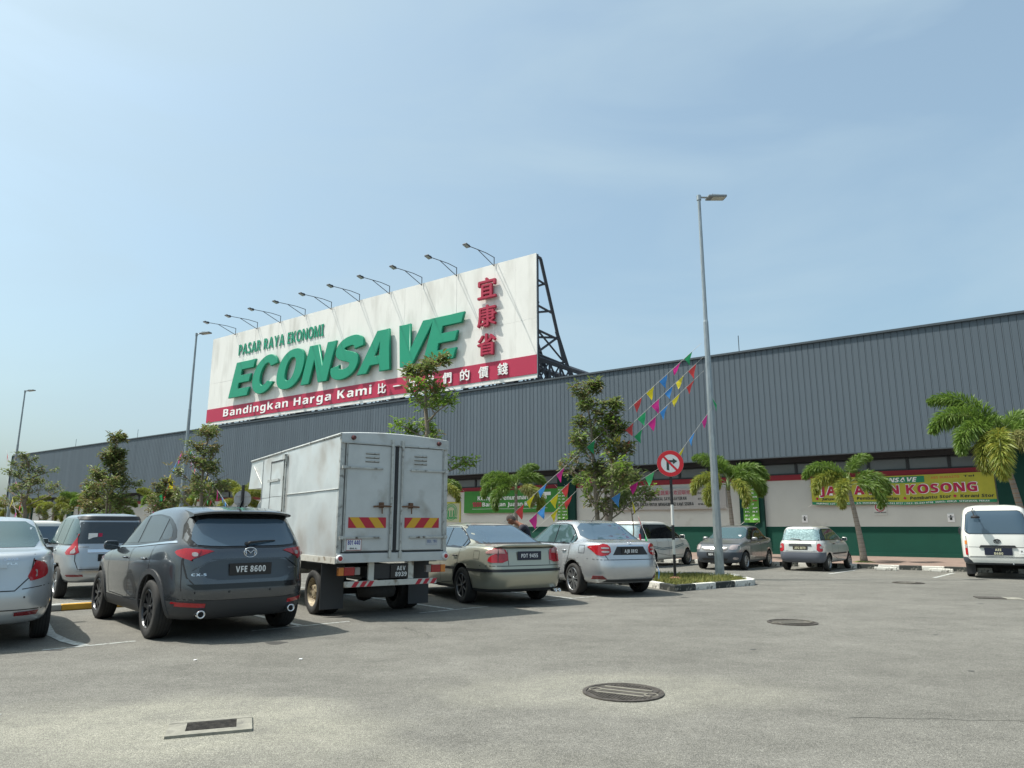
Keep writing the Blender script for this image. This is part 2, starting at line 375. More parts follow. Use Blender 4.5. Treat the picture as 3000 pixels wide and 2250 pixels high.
# iron covers and gully
M_IRON = mat('cast_iron', (0.085, 0.075, 0.065), 0.7, 0.4, var=0.4, vscale=14, bump=0.5, bscale=60)
M_CONC = mat('pale_concrete', (0.25, 0.24, 0.20), 0.9, var=0.22, vscale=7, dirt=((0.13, 0.125, 0.11), 6, 0.5, 0.75), bump=0.4, bscale=50)
M_HOLE = mat('drain_hole', (0.006, 0.006, 0.006), 1.0)
def manhole(x, y, r, rz, label, det=True):
    t = thing('manhole_cover', label, 'manhole cover', (x, y, 0), rz, 'round iron manhole covers')
    bm = bmesh.new(); lathe(bm, [(r, 0.0), (r, 0.012), (r * 0.91, 0.012), (r * 0.90, 0.004)], 48, 'Z'); meshobj('rim', bm, M_IRON, t)
    bm = bmesh.new(); lathe(bm, [(0.001, 0.007), (r * 0.89, 0.007), (r * 0.89, 0.0)], 48, 'Z')
    if det:
        for q in (-0.13, 0.02, 0.17): box(bm, (0, q * r * 2.2, 0.009), (2 * r * 0.62, r * 0.09, 0.008), mi=1)
        for i in range(-9, 10):
            for j in range(-9, 10):
                px, py = i * r * 0.085, j * r * 0.085
                if px * px + py * py < (r * 0.84) ** 2 and (abs(py - .04) > r * 0.45 or abs(px) > r * 0.68): box(bm, (px, py, 0.009), (r * 0.05, r * 0.05, 0.006))
        lathe(bm, [(r * 0.14, 0.009), (r * 0.16, 0.013), (r * 0.18, 0.009)], 16, 'Z', 1, (r * 0.72, 0, 0)); lathe(bm, [(r * 0.14, 0.009), (r * 0.16, 0.013), (r * 0.18, 0.009)], 16, 'Z', 1, (-r * 0.72, 0, 0))
    meshobj('cover_plate', bm, [M_IRON, mat('dusty_iron', (0.19, 0.178, 0.145), 0.85, var=0.2, vscale=20)], t)
manhole(0.99, 6.74, 0.36, radians(-28), 'nearest large round iron manhole cover with raised bars, in the foreground')
manhole(4.32, 11.45, 0.37, radians(10), 'middle round iron manhole cover in the open asphalt')
manhole(10.4, 19.3, 0.38, radians(40), 'farthest round iron manhole cover, near the white van')
t = thing('drain_gully', 'square concrete gully with a slotted iron grate in the foreground', 'drain', (-2.22, 5.62, 0), radians(20)); t.scale = (0.78, 0.70, 0.8)
bm = bmesh.new()
for c, s in (((0, -0.235, 0.012), (0.74, 0.13, 0.024)), ((0, 0.235, 0.012), (0.74, 0.10, 0.024)), ((-0.29, 0, 0.0118), (0.16, 0.338, 0.0236)), ((0.30, 0, 0.0118), (0.14, 0.338, 0.0236))): box(bm, c, s)
meshobj('concrete_frame', bm, M_CONC, t)
bm = bmesh.new(); box(bm, (0.01, 0, 0.003), (0.44, 0.34, 0.004)); meshobj('pit', bm, M_HOLE, t)
for i in range(7):
    bm = bmesh.new(); box(bm, (0.01, -0.145 + i * 0.048, 0.014), (0.43, 0.015, 0.012)); meshobj('grate_bar', bm, M_IRON, t)
bm = bmesh.new(); tube(bm, [(-.22, -.172, .016), (.24, -.172, .016), (.24, .172, .016), (-.22, .172, .016), (-.22, -.172, .016)], 0.008, 6); meshobj('grate_frame', bm, M_IRON, t)
t = thing('drain_cover', 'small rectangular iron cover with a pale surround, right of the round ones', 'drain cover', (9.9, 15.3, 0), radians(-20))
bm = bmesh.new(); box(bm, (0, 0, 0.008), (0.5, 0.42, 0.012)); meshobj('cover_plate', bm, M_IRON, t)
bm = bmesh.new(); box(bm, (0.42, 0, 0.005), (0.32, 0.5, 0.008)); meshobj('surround', bm, M_CONC, t)
# litter flecks
for i, (x, y, lab) in enumerate(((-3.5, 8.3, 'tiny white scrap of paper on the asphalt left of the others'), (-2.35, 8.35, 'tiny white scrap of paper on the asphalt near the dark SUV shadow'), (-4.55, 5.0, 'small pale chip lying left of the gully'))):
    bm = bmesh.new(); bmesh.ops.create_icosphere(bm, subdivisions=1, radius=0.02)
    for v in bm.verts: v.co += Vector((random.uniform(-.008, .008), random.uniform(-.012, .012), 0)); v.co.z = v.co.z * 0.3 + 0.007
    o = meshobj('litter_scrap', bm, M_WHITE, loc=(x, y, 0)); tag(o, lab, 'litter')

# ------------------------------------------------------------------ supermarket
M_CLAD = mat('slate_cladding', (0.077, 0.103, 0.127), 0.6, 0.15, var=0.10, vscale=0.5, island=(0.086, 0.113, 0.138), stretch=(2.5, 2.5, 0.2))
M_CLADF = mat('cladding_flashing', (0.05, 0.065, 0.078), 0.5, 0.1)
M_WALLW = mat('off_white_render', (0.54, 0.54, 0.50), 0.9, var=0.05, vscale=0.8, bump=0.1, dirt=((0.38, 0.36, 0.32), 1.2, 0.62, 0.85))
M_WALLG = mat('green_render', (0.002, 0.056, 0.037), 0.95, var=0.08, vscale=1.0)
M_DKGRN = mat('dark_green_pillar', (0.002, 0.040, 0.029), 0.95, var=0.06)
M_BANDR = mat('red_band', (0.26, 0.018, 0.03), 0.7)
M_SOFF = mat('soffit_black', (0.03, 0.034, 0.042), 0.7)
M_WFR = mat('window_frame_black', (0.02, 0.024, 0.03), 0.5)
M_PANE = mat('dusty_pane', (0.12, 0.14, 0.15), 0.25, spec=0.6, var=0.2, vscale=0.6)
M_ROOF = mat('metal_roof', (0.3, 0.32, 0.33), 0.5, 0.3)
B = thing('supermarket_building', 'long supermarket hall with slate grey ribbed cladding over white and green walls', 'building', (0, 0, 0), ROTB)
X0, X1 = -104.5, 38.0
bm = bmesh.new()
for z0, z1 in ((1.45, 3.72),): box(bm, ((X0 + X1) / 2, 37.15, (z0 + z1) / 2), (X1 - X0, 0.3, z1 - z0))
meshobj('wall', bm, M_WALLW, B)
bm = bmesh.new(); box(bm, ((X0 + X1) / 2, 37.14, 0.783), (X1 - X0, 0.32, 1.334)); box(bm, ((X0 + X1) / 2, 36.93, 0.2), (X1 - X0, 0.1, 0.16)); meshobj('dado', bm, M_WALLG, B)
bm = bmesh.new(); box(bm, ((X0 + X1) / 2, 37.13, 3.85), (X1 - X0, 0.34, 0.26)); meshobj('red_band', bm, M_BANDR, B)
bm = bmesh.new(); box(bm, ((X0 + X1) / 2, 37.1, 4.70), (X1 - X0, 0.34, 0.24)); box(bm, ((X0 + X1) / 2, 36.52, 4.86), (X1 - X0, 1.0, 0.08)); meshobj('soffit', bm, M_SOFF, B)
bm = bmesh.new(); box(bm, ((X0 + X1) / 2, 37.16, 4.005), (X1 - X0, 0.28, 0.05)); meshobj('window_sill', bm, M_WFR, B)
bm = bmesh.new(); box(bm, ((X0 + X1) / 2, 38.4, 4.28), (X1 - X0, 0.05, 0.6)); meshobj('inner_lining', bm, M_SOFF, B)
bm = bmesh.new(); box(bm, ((X0 + X1) / 2, 66, 5.0), (X1 - X0, 55, 9.9)); meshobj('rear_hall', bm, M_WALLW, B)
bm = bmesh.new(); box(bm, ((X0 + X1) / 2, 64.9, 10.02), (X1 - X0, 57.8, 0.1)); meshobj('roof', bm, M_ROOF, B)
# pillars every 11.05 m, six clerestory windows between two pillars
PW = 1.22; pil = []
s = 21.5 + 11.05 - 0.0
s = -0.62 + 11.05 * 3
while s > X0: pil.append(s); s -= 11.05
bm = bmesh.new(); box(bm, (0, 36.97, 2.41), (PW, 0.36, 4.58)); pm = bpy.data.meshes.new('pillar'); bm.to_mesh(pm); bm.free(); pm.materials.append(M_DKGRN)
bm = bmesh.new()
for c, sz in (((0, 0, 0.25), (1.6, 0.08, 0.06)), ((0, 0, -0.25), (1.6, 0.08, 0.06)), ((-0.79, 0, 0), (0.06, 0.08, 0.44)), ((0.79, 0, 0), (0.10, 0.10, 0.44))): box(bm, c, sz)
wf = bpy.data.meshes.new('window_frame'); bm.to_mesh(wf); bm.free(); wf.materials.append(M_WFR)
bm = bmesh.new(); box(bm, (0, 0.02, 0), (1.52, 0.02, 0.44)); wp = bpy.data.meshes.new('pane'); bm.to_mesh(wp); bm.free(); wp.materials.append(M_PANE)
for s in pil:
    inst('pillar', pm, B, (s, 0, 0))
    if s > -3 * 11.05 - 60:
        for k in range(6):
            w = inst('window', wf, B, (s - 11.05 + 0.62 + 0.82 + k * 1.637, 37.05, 4.28)); inst('pane', wp, w)
# ribbed cladding: planks of 0.28 m; the near ones are single pieces, the far ones one mesh
ZB, ZT = 4.80, 10.26
def plank(bm, x):
    w = 0.28; pr = [(0, 0.03), (0.006, -0.010), (0.03, -0.022), (0.05, -0.012), (w * 0.5, -0.013), (w - 0.012, -0.012), (w - 0.006, 0.03)]
    lo = [bm.verts.new((x + a, 35.8 + b, ZB)) for a, b in pr]; hi = [bm.verts.new((x + a, 35.8 + b, ZT)) for a, b in pr]
    for i in range(len(pr) - 1): bm.faces.new((lo[i], lo[i + 1], hi[i + 1], hi[i]))
bm = bmesh.new(); plank(bm, 0); pmesh = bpy.data.meshes.new('cladding_panel'); bm.to_mesh(pmesh); bm.free(); pmesh.materials.append(M_CLAD)
nP = 110; xs0 = 8.4 - nP * 0.28
for i in range(nP): inst('cladding_panel', pmesh, B, (xs0 + i * 0.28, 0, 0))
bm = bmesh.new(); x = xs0 - 0.28
while x > X0: plank(bm, x); x -= 0.28
x = xs0 + nP * 0.28
while x < X1: plank(bm, x); x += 0.28
o = meshobj('cladding', bm, M_CLAD, B); tag(o, kind='stuff')
bm = bmesh.new(); box(bm, ((X0 + X1) / 2, 35.95, (ZB + ZT) / 2), (X1 - X0, 0.24, ZT - ZB - 0.02)); box(bm, ((X0 + X1) / 2, 35.86, ZT + 0.03), (X1 - X0, 0.34, 0.1)); box(bm, ((X0 + X1) / 2, 35.87, ZB - 0.02), (X1 - X0, 0.22, 0.05)); box(bm, (X0 - .04, 36.3, (ZB + ZT) / 2), (0.1, 1.2, ZT - ZB)); meshobj('flashing', bm, M_CLADF, B)
for q in (-11.6, -74, -88):
    bm = bmesh.new(); tube(bm, [(q, 36.2, 10.2), (q, 36.2, 11.3)], 0.02, 6); o = meshobj('lightning_rod', bm, M_CLADF, B)

# ------------------------------------------------------------------ billboard
M_BW = mat('billboard_white', (0.72, 0.715, 0.68), 0.55, var=0.05, vscale=0.7, stretch=(1, 1, 0.25), dirt=((0.50, 0.49, 0.45), 0.9, 0.5, 0.8))
M_BR = mat('billboard_red', (0.40, 0.014, 0.058), 0.5, var=0.08, vscale=0.4)
M_LG = mat('letter_green', (0.0, 0.25, 0.14), 0.42, var=0.05, vscale=0.4)
M_LGS = mat('letter_green_side', (0.0, 0.17, 0.095), 0.5)
M_LR = mat('letter_red', (0.36, 0.010, 0.045), 0.5)
M_STEEL = mat('truss_steel', (0.045, 0.05, 0.062), 0.55, 0.2)
M_WLET = mat('letter_white', (0.82, 0.81, 0.80), 0.5)
BB = thing('billboard', 'huge white rooftop billboard with green ECONSAVE letters and a red strip', 'billboard', fw(-42.8, 36.1, 10.6), ROTB)
BL, BR_, BH = -18.45, 18.5, 8.27       # local x extent, height
npan = 5; pw = (BR_ - BL) / 22
for i in range(22):
    for j, (z0, z1) in enumerate(((0, 3.9), (3.9, BH))):
        bm = bmesh.new(); jit = random.uniform(-0.006, 0.006)
        box(bm, (BL + (i + 0.5) * pw, 0.05 + jit, (z0 + z1) / 2), (pw - 0.006, 0.08, z1 - z0 - 0.006)); meshobj('face_panel', bm, M_BW, BB)
bm = bmesh.new(); box(bm, ((BL + BR_) / 2, -0.012, 0.88), (BR_ - BL + 0.04, 0.03, 1.22)); meshobj('red_strip', bm, M_BR, BB)
def poly_letter(ch, h=1.0):
    """heavy grotesque capitals, unit height; returns (outer, holes, width)"""
    t = 0.235
    if ch == 'E': return [(0, 0), (.74, 0), (.74, t), (.29, t), (.29, .39), (.68, .39), (.68, .61), (.29, .61), (.29, 1 - t), (.73, 1 - t), (.73, 1), (0, 1)], [], .74
    if ch == 'N': return [(0, 0), (.27, 0), (.27, .60), (.56, 0), (.84, 0), (.84, 1), (.57, 1), (.57, .42), (.29, 1), (0, 1)], [], .84
    if ch == 'V': return [(.29, 0), (.60, 0), (.90, 1), (.61, 1), (.45, .36), (.29, 1), (0, 1)], [], .90
    if ch == 'A': return [(0, 0), (.28, 0), (.33, .18), (.58, .18), (.63, 0), (.92, 0), (.62, 1), (.30, 1)], [[(.39, .39), (.455, .70), (.52, .39)]], .92
    if ch == 'O':
        f = lambda rx, ry, n=2.3: [(.44 + rx * math.copysign(abs(cos(a)) ** (2 / n), cos(a)), .5 + ry * math.copysign(abs(sin(a)) ** (2 / n), sin(a))) for a in [2 * pi * k / 40 for k in range(40)]]
        return f(.44, .53), [list(reversed(f(.155, .30)))], .88
    if ch == 'C':
        o_ = [(.44 + .44 * cos(a), .5 + .53 * sin(a)) for a in [radians(28 + (332 - 28) * k / 34) for k in range(35)]]
        i_ = [(.45 + .17 * cos(a), .5 + .30 * sin(a)) for a in [radians(320 - (320 - 40) * k / 26) for k in range(27)]]
        return o_ + [(.84, .28)] * 0 + i_, [], .84
    if ch == 'S':
        ctr = [(.70, .70), (.66, .83), (.53, .90), (.38, .905), (.22, .86), (.145, .755), (.17, .64), (.30, .565), (.47, .51), (.61, .44), (.655, .31), (.60, .17), (.45, .10), (.29, .10), (.15, .17), (.10, .32)]
        cs = []
        for i in range(len(ctr) - 1):
            p0, p1, p2, p3 = [Vector(ctr[max(0, min(len(ctr) - 1, i + k))]) for k in (-1, 0, 1, 2)]
            for k in range(4):
                u = k / 4; cs.append(0.5 * ((2 * p1) + (-p0 + p2) * u + (2 * p0 - 5 * p1 + 4 * p2 - p3) * u * u + (-p0 + 3 * p1 - 3 * p2 + p3) * u ** 3))
        cs.append(Vector(ctr[-1])); Lp = []; Rp = []
        for i, p in enumerate(cs):
            d = (cs[min(i + 1, len(cs) - 1)] - cs[max(i - 1, 0)]).normalized(); n = Vector((-d.y, d.x)); w = 0.128
            Lp.append(tuple(p + n * w)); Rp.append(tuple(p - n * w))
        return Lp + list(reversed(Rp)), [], .78
def curve_solid(name, outer, holes, depth, bev, mats, parent, loc):
    cu = bpy.data.curves.new('c', 'CURVE'); cu.dimensions = '2D'; cu.fill_mode = 'BOTH'; cu.extrude = depth / 2; cu.bevel_depth = bev; cu.bevel_resolution = 0; cu.offset = -bev
    for P in [outer] + holes:
        sp = cu.splines.new('POLY'); sp.points.add(len(P) - 1); sp.use_cyclic_u = True
        for k, q in enumerate(P): sp.points[k].co = (q[0], q[1], 0, 1)
    o = bpy.data.objects.new('c', cu); COL.objects.link(o); dg = bpy.context.evaluated_depsgraph_get(); dg.update()
    me = bpy.data.meshes.new_from_object(o.evaluated_get(dg)); COL.objects.unlink(o); bpy.data.objects.remove(o)
    me.transform(Matrix(((1, 0, 0, 0), (0, 0, -1, 0), (0, 1, 0, 0), (0, 0, 0, 1))))
    me.materials.clear()
    for m in mats: me.materials.append(m)
    me.name = name; ob = bpy.data.objects.new(name, me); add(ob, parent); ob.location = loc; return ob
word = 'ECONSAVE'; gap = 0.055; tot = 0; ws = []
for ch in word:
    o_, h_, w_ = poly_letter(ch); ws.append((ch, tot)); tot += w_ + (gap if ch not in 'AV' else -0.03)
tot -= gap; LH = 3.16; sh = 0.30; kx = (27.5 - sh * LH) / (tot * LH)
for ch, x0 in ws:
    o_, h_, w_ = poly_letter(ch); T_ = lambda p: (((x0 + p[0]) * kx + sh * p[1]) * LH, p[1] * LH)
    curve_solid('letter', [T_(p) for p in o_], [[T_(p) for p in h] for h in h_], 0.18, 0.03, [M_LG], BB, (-57.45 + 42.8, -0.26, 12.72 - 10.6))
def sign_letters(s, W, H, m, parent, loc, bold, depth, gap=0.09, cjk=False, shear=0.0, copies=()):
    for ch, vs, fs in layout(s, W, H, bold, depth, shear, gap, 3, cjk=cjk):
        bm = bmesh.new()
        for dx, dz, dy in ((0, 0, 0),) + tuple(copies):
            bv = [bm.verts.new((v[0] + dx, v[1] + dy, v[2] + dz)) for v in vs]
            for q in fs:
                try: bm.faces.new([bv[i] for i in q])
                except ValueError: pass
        meshobj('letter', bm, m, parent, loc=loc)
sign_letters('PASAR RAYA EKONOMI', 11.75, 1.0, M_LG, BB, (-56.85 + 42.8, -0.05, 16.64 - 10.6), 0.0, 0.03, 0.10)
sign_letters('Bandingkan Harga Kami', 19.3, 0.66, M_WLET, BB, (-58.50 + 42.8, -0.05, 11.20 - 10.6), 0.0, 0.03, 0.17)
def cjk_sign(ch, cx, cz, size, m, depth, y, th):
    cp = ((th, 0, 0.004), (-th, 0, 0.008), (0, th, 0.012), (0, -th, 0.016)) if th else ()
    sign_letters(ch, size, size * 0.92, m, BB, (cx - size / 2, y, cz - size * 0.42), 0.0, depth, cjk=True, copies=cp)
for i, ch in enumerate('比一比我們的價錢'):
    cjk_sign(ch, -38.06 + 42.8 + i * 1.592, 11.49 - 10.6, 0.80, M_WLET, 0.06, -0.08, 0.016)
for ch, cz in zip('宜康省', (17.2, 15.28, 13.3)):
    cjk_sign(ch, -28.14 + 42.8, cz - 10.6, 1.5, M_LR, 0.16, -0.22, 0.04)
# support trusses behind
def bar(bm, a, b, w=0.16): 
    tube(bm, [a, b], w / 2 * 1.2, 4)
for k, tx in enumerate((18.35, 16.6, 12.4, 6.4, 0.4, -5.6, -11.6, -17.8)):
    bm = bmesh.new()
    D0, D1 = 0.28, 0.95
    bar(bm, (tx, D0, -1.2), (tx, D0, BH), 0.26)
    bar(bm, (tx, D1 - .2, BH - .15), (tx, 3.5, 1.6), 0.22); bar(bm, (tx, D1 - .2, BH - .1), (tx, D0, BH - .1), 0.2)
    bar(bm, (tx, 2.6, 3.6), (tx, 5.4, -0.9), 0.24)
    for (zz, dd) in ((6.6, 1.35), (4.85, 1.95), (3.2, 2.75), (1.6, 3.4)):
        bar(bm, (tx, D0, zz), (tx, dd, zz - .1), 0.15); bar(bm, (tx, D0, zz - .5), (tx, dd, zz), 0.12)
    bar(bm, (tx, D0, 3.2), (tx, 3.2, 1.8), 0.14); bar(bm, (tx, 2.7, 3.2), (tx, D0, 1.7), 0.14)
    bar(bm, (tx, D0, 1.35), (tx, 10.2, 1.35), 0.34); bar(bm, (tx, D0, -0.05), (tx, 9.8, -0.05), 0.26)
    for q in range(5):
        y0 = 0.4 + q * 1.3; bar(bm, (tx, y0, 1.3), (tx, y0 + 1.2, -0.1), 0.13); bar(bm, (tx, y0, -0.1), (tx, y0 + 1.2, 1.3), 0.13); bar(bm, (tx, y0, -0.5), (tx, y0, 1.3), 0.15)
    bar(bm, (tx, 7.2, -.5), (tx, 7.2, 1.3), 0.2); bar(bm, (tx, 10.1, -.5), (tx, 10.1, 1.3), 0.2)
    meshobj('support_truss', bm, M_STEEL, BB)
bm = bmesh.new()
for zz in (-0.10, 2.0, 5.0, 8.0): bar(bm, (BL, 0.28, zz), (BR_, 0.28, zz), 0.14)
bar(bm, (BL, 0.12, -0.30), (BR_, 0.12, -0.30), 0.08)
for i in range(40):
    x = BL + i * (BR_ - BL) / 40; bar(bm, (x, 0.14, -0.32), (x + 0.46, 0.14, -0.06), 0.05)
meshobj('support_rails', bm, M_STEEL, BB)
# ten floodlights on triangular arms along the top edge
def floodlight():
    t = thing('billboard_floodlight', 'x', 'floodlight', (0, 0, 0), ROTB, 'floodlights along the top of the billboard')
    bm = bmesh.new()
    tube(bm, [(0, -0.02, -0.15), (0, -0.02, 0.50)], 0.03, 6); tube(bm, [(0, -0.02, -0.12), (0, -1.75, 0.45)], 0.026, 6); tube(bm, [(0, -0.02, 0.48), (0, -0.9, 0.52), (0, -1.75, 0.47), (0, -2.75, 0.40)], 0.026, 6)
    meshobj('arm', bm, M_STEEL, t)
    bm = bmesh.new(); box(bm, (0, -2.95, 0.36), (0.34, 0.44, 0.09), Euler((radians(-14), 0, 0)), bevel=0.02); box(bm, (0, -2.80, 0.42), (0.16, 0.2, 0.1), bevel=0.02)
    h = meshobj('lamp_head', bm, M_STEEL, t)
    bm = bmesh.new(); box(bm, (0, -2.97, 0.313), (0.28, 0.36, 0.012), Euler((radians(-14), 0, 0))); meshobj('lens', bm, mat('floodlight_glass', (0.35, 0.37, 0.38), 0.2), h)
    return t
def copy_tree(o, parent=None):
    c = o.copy(); COL.objects.link(c); c.parent = parent
    for ch in list(o.children): copy_tree(ch, c)
    return c
f0 = floodlight(); ords = ['leftmost', 'second', 'third', 'fourth', 'fifth', 'sixth', 'seventh', 'eighth', 'ninth', 'rightmost']
for i in range(10):
    f = f0 if i == 0 else copy_tree(f0)
    f.location = fw(-57.55 + i * 3.32, 36.05, 18.83)
    f['label'] = (ords[i] + ' floodlight on a triangular arm above the billboard' + (', counted from the left' if 0 < i < 9 else ''))

# ------------------------------------------------------------------ banners and wall signs
def banner(name, label, s0, s1, z0, z1, base, d=36.88, sag=0.03, stripes=()):
    W = s1 - s0; H = z1 - z0
    t = thing(name, label, 'banner', fw(s0, d, z0), ROTB)
    def f(v):
        x, y, z = v; u = x / W
        return (x, y - 0.035 * sin(u * 9.0 + 1) * (0.4 + 0.6 * (1 - z / H)) - 0.02, z - sag * sin(u * pi) * (1 - 0.35 * z / H) - sag * 0.35 * sin(u * 14) * (1 - z / H))
    def sheet(nm, x0, x1, a, b, m, y=0.0):
        bm = bmesh.new(); nx = max(2, int((x1 - x0) / 0.25)); nz = 4; g = {}
        for i in range(nx + 1):
            for j in range(nz + 1): g[i, j] = bm.verts.new(f((x0 + (x1 - x0) * i / nx, y, a + (b - a) * j / nz)))
        for i in range(nx):
            for j in range(nz): bm.faces.new((g[i, j], g[i + 1, j], g[i + 1, j + 1], g[i, j + 1]))
        o = meshobj(nm, bm, m, t); return o
    sheet('cloth', 0, W, 0, H, base)
    bm = bmesh.new()
    for (x, z) in ((0.03, 0.04), (0.03, H - .04), (W - .03, .04), (W - .03, H - .04)):
        p = f((x, 0, z)); tube(bm, [p, (p[0] + (-0.25 if x < 1 else 0.25), p[1] + 0.08, p[2] + (0.18 if z > H / 2 else -0.15))], 0.008, 4)
    meshobj('tie_cord', bm, M_WLET, t)
    return t, f, sheet, W, H
M_BY = mat('banner_yellow', (0.42, 0.40, 0.035), 0.6, var=0.15, vscale=1.5)
M_BG = mat('banner_green', (0.03, 0.20, 0.02), 0.6, var=0.15, vscale=1.2)
M_BGY = mat('banner_grey', (0.40, 0.38, 0.36), 0.7, var=0.05)
M_BLT = mat('print_black', (0.02, 0.025, 0.025), 0.6)
M_PRED = mat('print_red', (0.42, 0.008, 0.06), 0.6)
M_PGRN = mat('print_green', (0.01, 0.22, 0.10), 0.6)
t, f, sheet, W, H = banner('banner', 'yellow JAWATAN KOSONG banner strung on the white wall between two green pillars', -8.74, -1.28, 2.50, 3.78, M_BY, sag=0.06)
FY = lambda dy: (lambda v: f((v[0], v[1] - dy, v[2])))
def btext(nm, s_, W_, H_, m, x, z, dy, **k):
    if H_ >= .18:
        for ch, vs, fs in layout(s_, W_, H_, k.get('bold', 0), 0, k.get('shear', 0), k.get('gap', .09), 2, cjk=k.get('cjk', False)):
            bm = bmesh.new(); bv = [bm.verts.new(f((v[0] + x, v[1] - dy, v[2] + z))) for v in vs]
            for q in fs:
                try: bm.faces.new([bv[i] for i in q])
                except ValueError: pass
            meshobj('letter_outline' if 'outline' in nm else 'letter', bm, m, t)
    else: text(nm, s_, W_, H_, m, t, (0, 0, 0), f=lambda v: f((v[0] + x, v[1] - dy, v[2] + z)), **k)
sheet('green_strip', 0, W, 0.0, 0.13, M_PGRN, -0.006)
btext('print', 'HUBUNGI: LOT 1500, BATU 2, JLN. MANJUNG, TEL: 05-243 0737 / FAX: 05-243 0738  EMAIL: KERJA  SITIAWAN, PERAK', 7.0, 0.07, M_WLET, 0.2, 0.03, 0.012, bold=0.02)
sheet('logo_panel', 2.55, 4.85, H - 0.33, H - 0.05, M_PGRN, -0.006)
btext('print', 'ECONSAVE', 1.75, 0.19, M_WLET, 2.75, H - 0.285, 0.012, bold=0.05, shear=0.3)
btext('print_outline', 'JAWATAN KOSONG', 6.5, 0.385, M_WLET, 0.35, 0.475, 0.010, bold=0.10, gap=0.07)
btext('print', 'JAWATAN KOSONG', 6.42, 0.37, M_PRED, 0.39, 0.482, 0.016, bold=0.055, gap=0.12)
btext('print', 'ABS BUMASTO', 1.1, 0.10, M_AMBER, 5.1, H - 0.2, 0.012, bold=0.02)
btext('print', 'Tel', 0.4, 0.08, M_BLT, 6.35, H - 0.18, 0.012, bold=0.01); btext('print', 'SEGERA', 0.5, 0.08, M_BLT, 1.6, H - 0.2, 0.012, bold=0.02)
for x, s_, w_ in ((0.45, 'Juruwang', 0.95), (2.0, 'Pembantu Jualan', 1.75), (4.2, 'Pembantu Stor', 1.6), (6.15, 'Kerani Stor', 1.22)):
    btext('print', s_, w_, 0.13, M_BLT, x, 0.22, 0.012, bold=0.03, shear=0.12)
    bm = bmesh.new(); p = f((x - 0.2, -0.014, 0.29)); box(bm, p, (0.1, 0.008, 0.1), Euler((0, radians(45), 0))); meshobj('bullet', bm, M_PRED, t)
t, f, sheet, W, H = banner('banner', 'green campaign banner with white words behind the fronds, left of the pillar', -30.7, -23.3, 2.33, 3.74, M_BG, sag=0.02)
btext('print', 'Kempen Penurunan Harga', 5.4, 0.27, M_WLET, 1.15, 0.82, 0.01, bold=0.01)
btext('print', '1000', 0.75, 0.30, M_PRED, 0.72, 0.40, 0.016, bold=0.05); btext('print', 'Barangan Jualan Runcit', 4.6, 0.25, M_WLET, 1.55, 0.42, 0.01, bold=0.01)
sheet('thin_line', 0.7, 6.6, 0.25, 0.265, M_WLET, -0.006)
sheet('badge', 6.25, 6.85, 1.02, 1.22, M_WLET, -0.006)
t, f, sheet, W, H = banner('banner', 'pale grey banner with black capitals and red Chinese characters on the wall behind the sign', -20.05, -13.0, 2.38, 3.50, M_BGY, sag=0.015)
btext('print', '有意供应蔬果者欢迎联络', 2.75, 0.235, M_PRED, 2.4, 0.80, 0.01, cjk=True, res=1)
btext('print', 'GERAI YANG BERMINAT UNTUK MEMBEKAL SAYUR-SAYURAN', 4.55, 0.17, M_BLT, 0.35, 0.50, 0.01, bold=0.03)
btext('print', 'BUAH-BUAHAN DIGALAKKAN UNTUK MENGHUBUNGI KAMI SEGERA', 4.75, 0.17, M_BLT, 0.55, 0.20, 0.01, bold=0.03)
for x, z, s_ in ((5.55, 0.78, '05-691 3123'), (5.55, 0.48, '012-503 2681'), (5.55, 0.20, '016-542 2704')): btext('print', s_, 1.15, 0.10, M_BLT, x, z, 0.01)
M_BV = mat('banner_lime', (0.09, 0.27, 0.025), 0.6, var=0.1)
for s0, lab, z0, z1, w in ((-12.06, 'tall lime green notice hung on the pillar behind the lamp post', 1.66, 3.86, 0.78), (-23.28, 'tall lime green notice hung on the farther pillar behind the flags', 1.88, 3.82, 0.72)):
    t, f, sheet, W, H = banner('banner', lab, s0, s0 + w, z0, z1, M_BV, d=36.72, sag=0.004)
    for k, s_ in enumerate(('ECONSAVE', 'HARGA', 'KEMPEN', 'TURUN', 'JUALAN', 'MURAH', 'RUNCIT', 'SETIAP', 'HARI', 'SELAMAT', 'DATANG')):
        btext('print', s_, W * (0.8 if k % 3 else 0.6), 0.07, M_PRED if k == 5 else M_WLET, 0.09, H - 0.22 - k * 0.185, 0.01, bold=0.03)
# small notices
def notice(label, s, z, w, h, d=36.985, base=None):
    t = thing('wall_notice', label, 'sign', fw(s, d, z), ROTB)
    bm = bmesh.new(); box(bm, (0, 0, 0), (w, 0.02, h)); meshobj('panel', bm, base or M_WLET, t); return t
def ring_mesh(bm, r0, r1, y, seg=28, mi=0):
    a = [bm.verts.new((r0 * cos(2 * pi * k / seg), y, r0 * sin(2 * pi * k / seg))) for k in range(seg)]; b = [bm.verts.new((r1 * cos(2 * pi * k / seg), y, r1 * sin(2 * pi * k / seg))) for k in range(seg)]
    for k in range(seg):
        f_ = bm.faces.new((a[k], a[(k + 1) % seg], b[(k + 1) % seg], b[k])); f_.material_index = mi
t = notice('round no-smoking notice under the yellow banner', -5.82, 2.28, 0.56, 0.6, base=M_WALLW)
bm = bmesh.new(); ring_mesh(bm, 0.17, 0.21, -0.014); box(bm, (0, -0.014, 0), (0.03, 0.004, 0.36), Euler((0, radians(45), 0))); o = meshobj('ban_ring', bm, M_PRED, t)
for v in o.data.vertices: v.co.z += 0.06
bm = bmesh.new(); box(bm, (0, -0.016, 0.06), (0.2, 0.004, 0.03)); meshobj('cigarette', bm, M_BLT, t); text('print', 'DILARANG MEROKOK', 0.5, 0.06, M_BLT, t, (-0.25, -0.014, -0.22), bold=0.02)
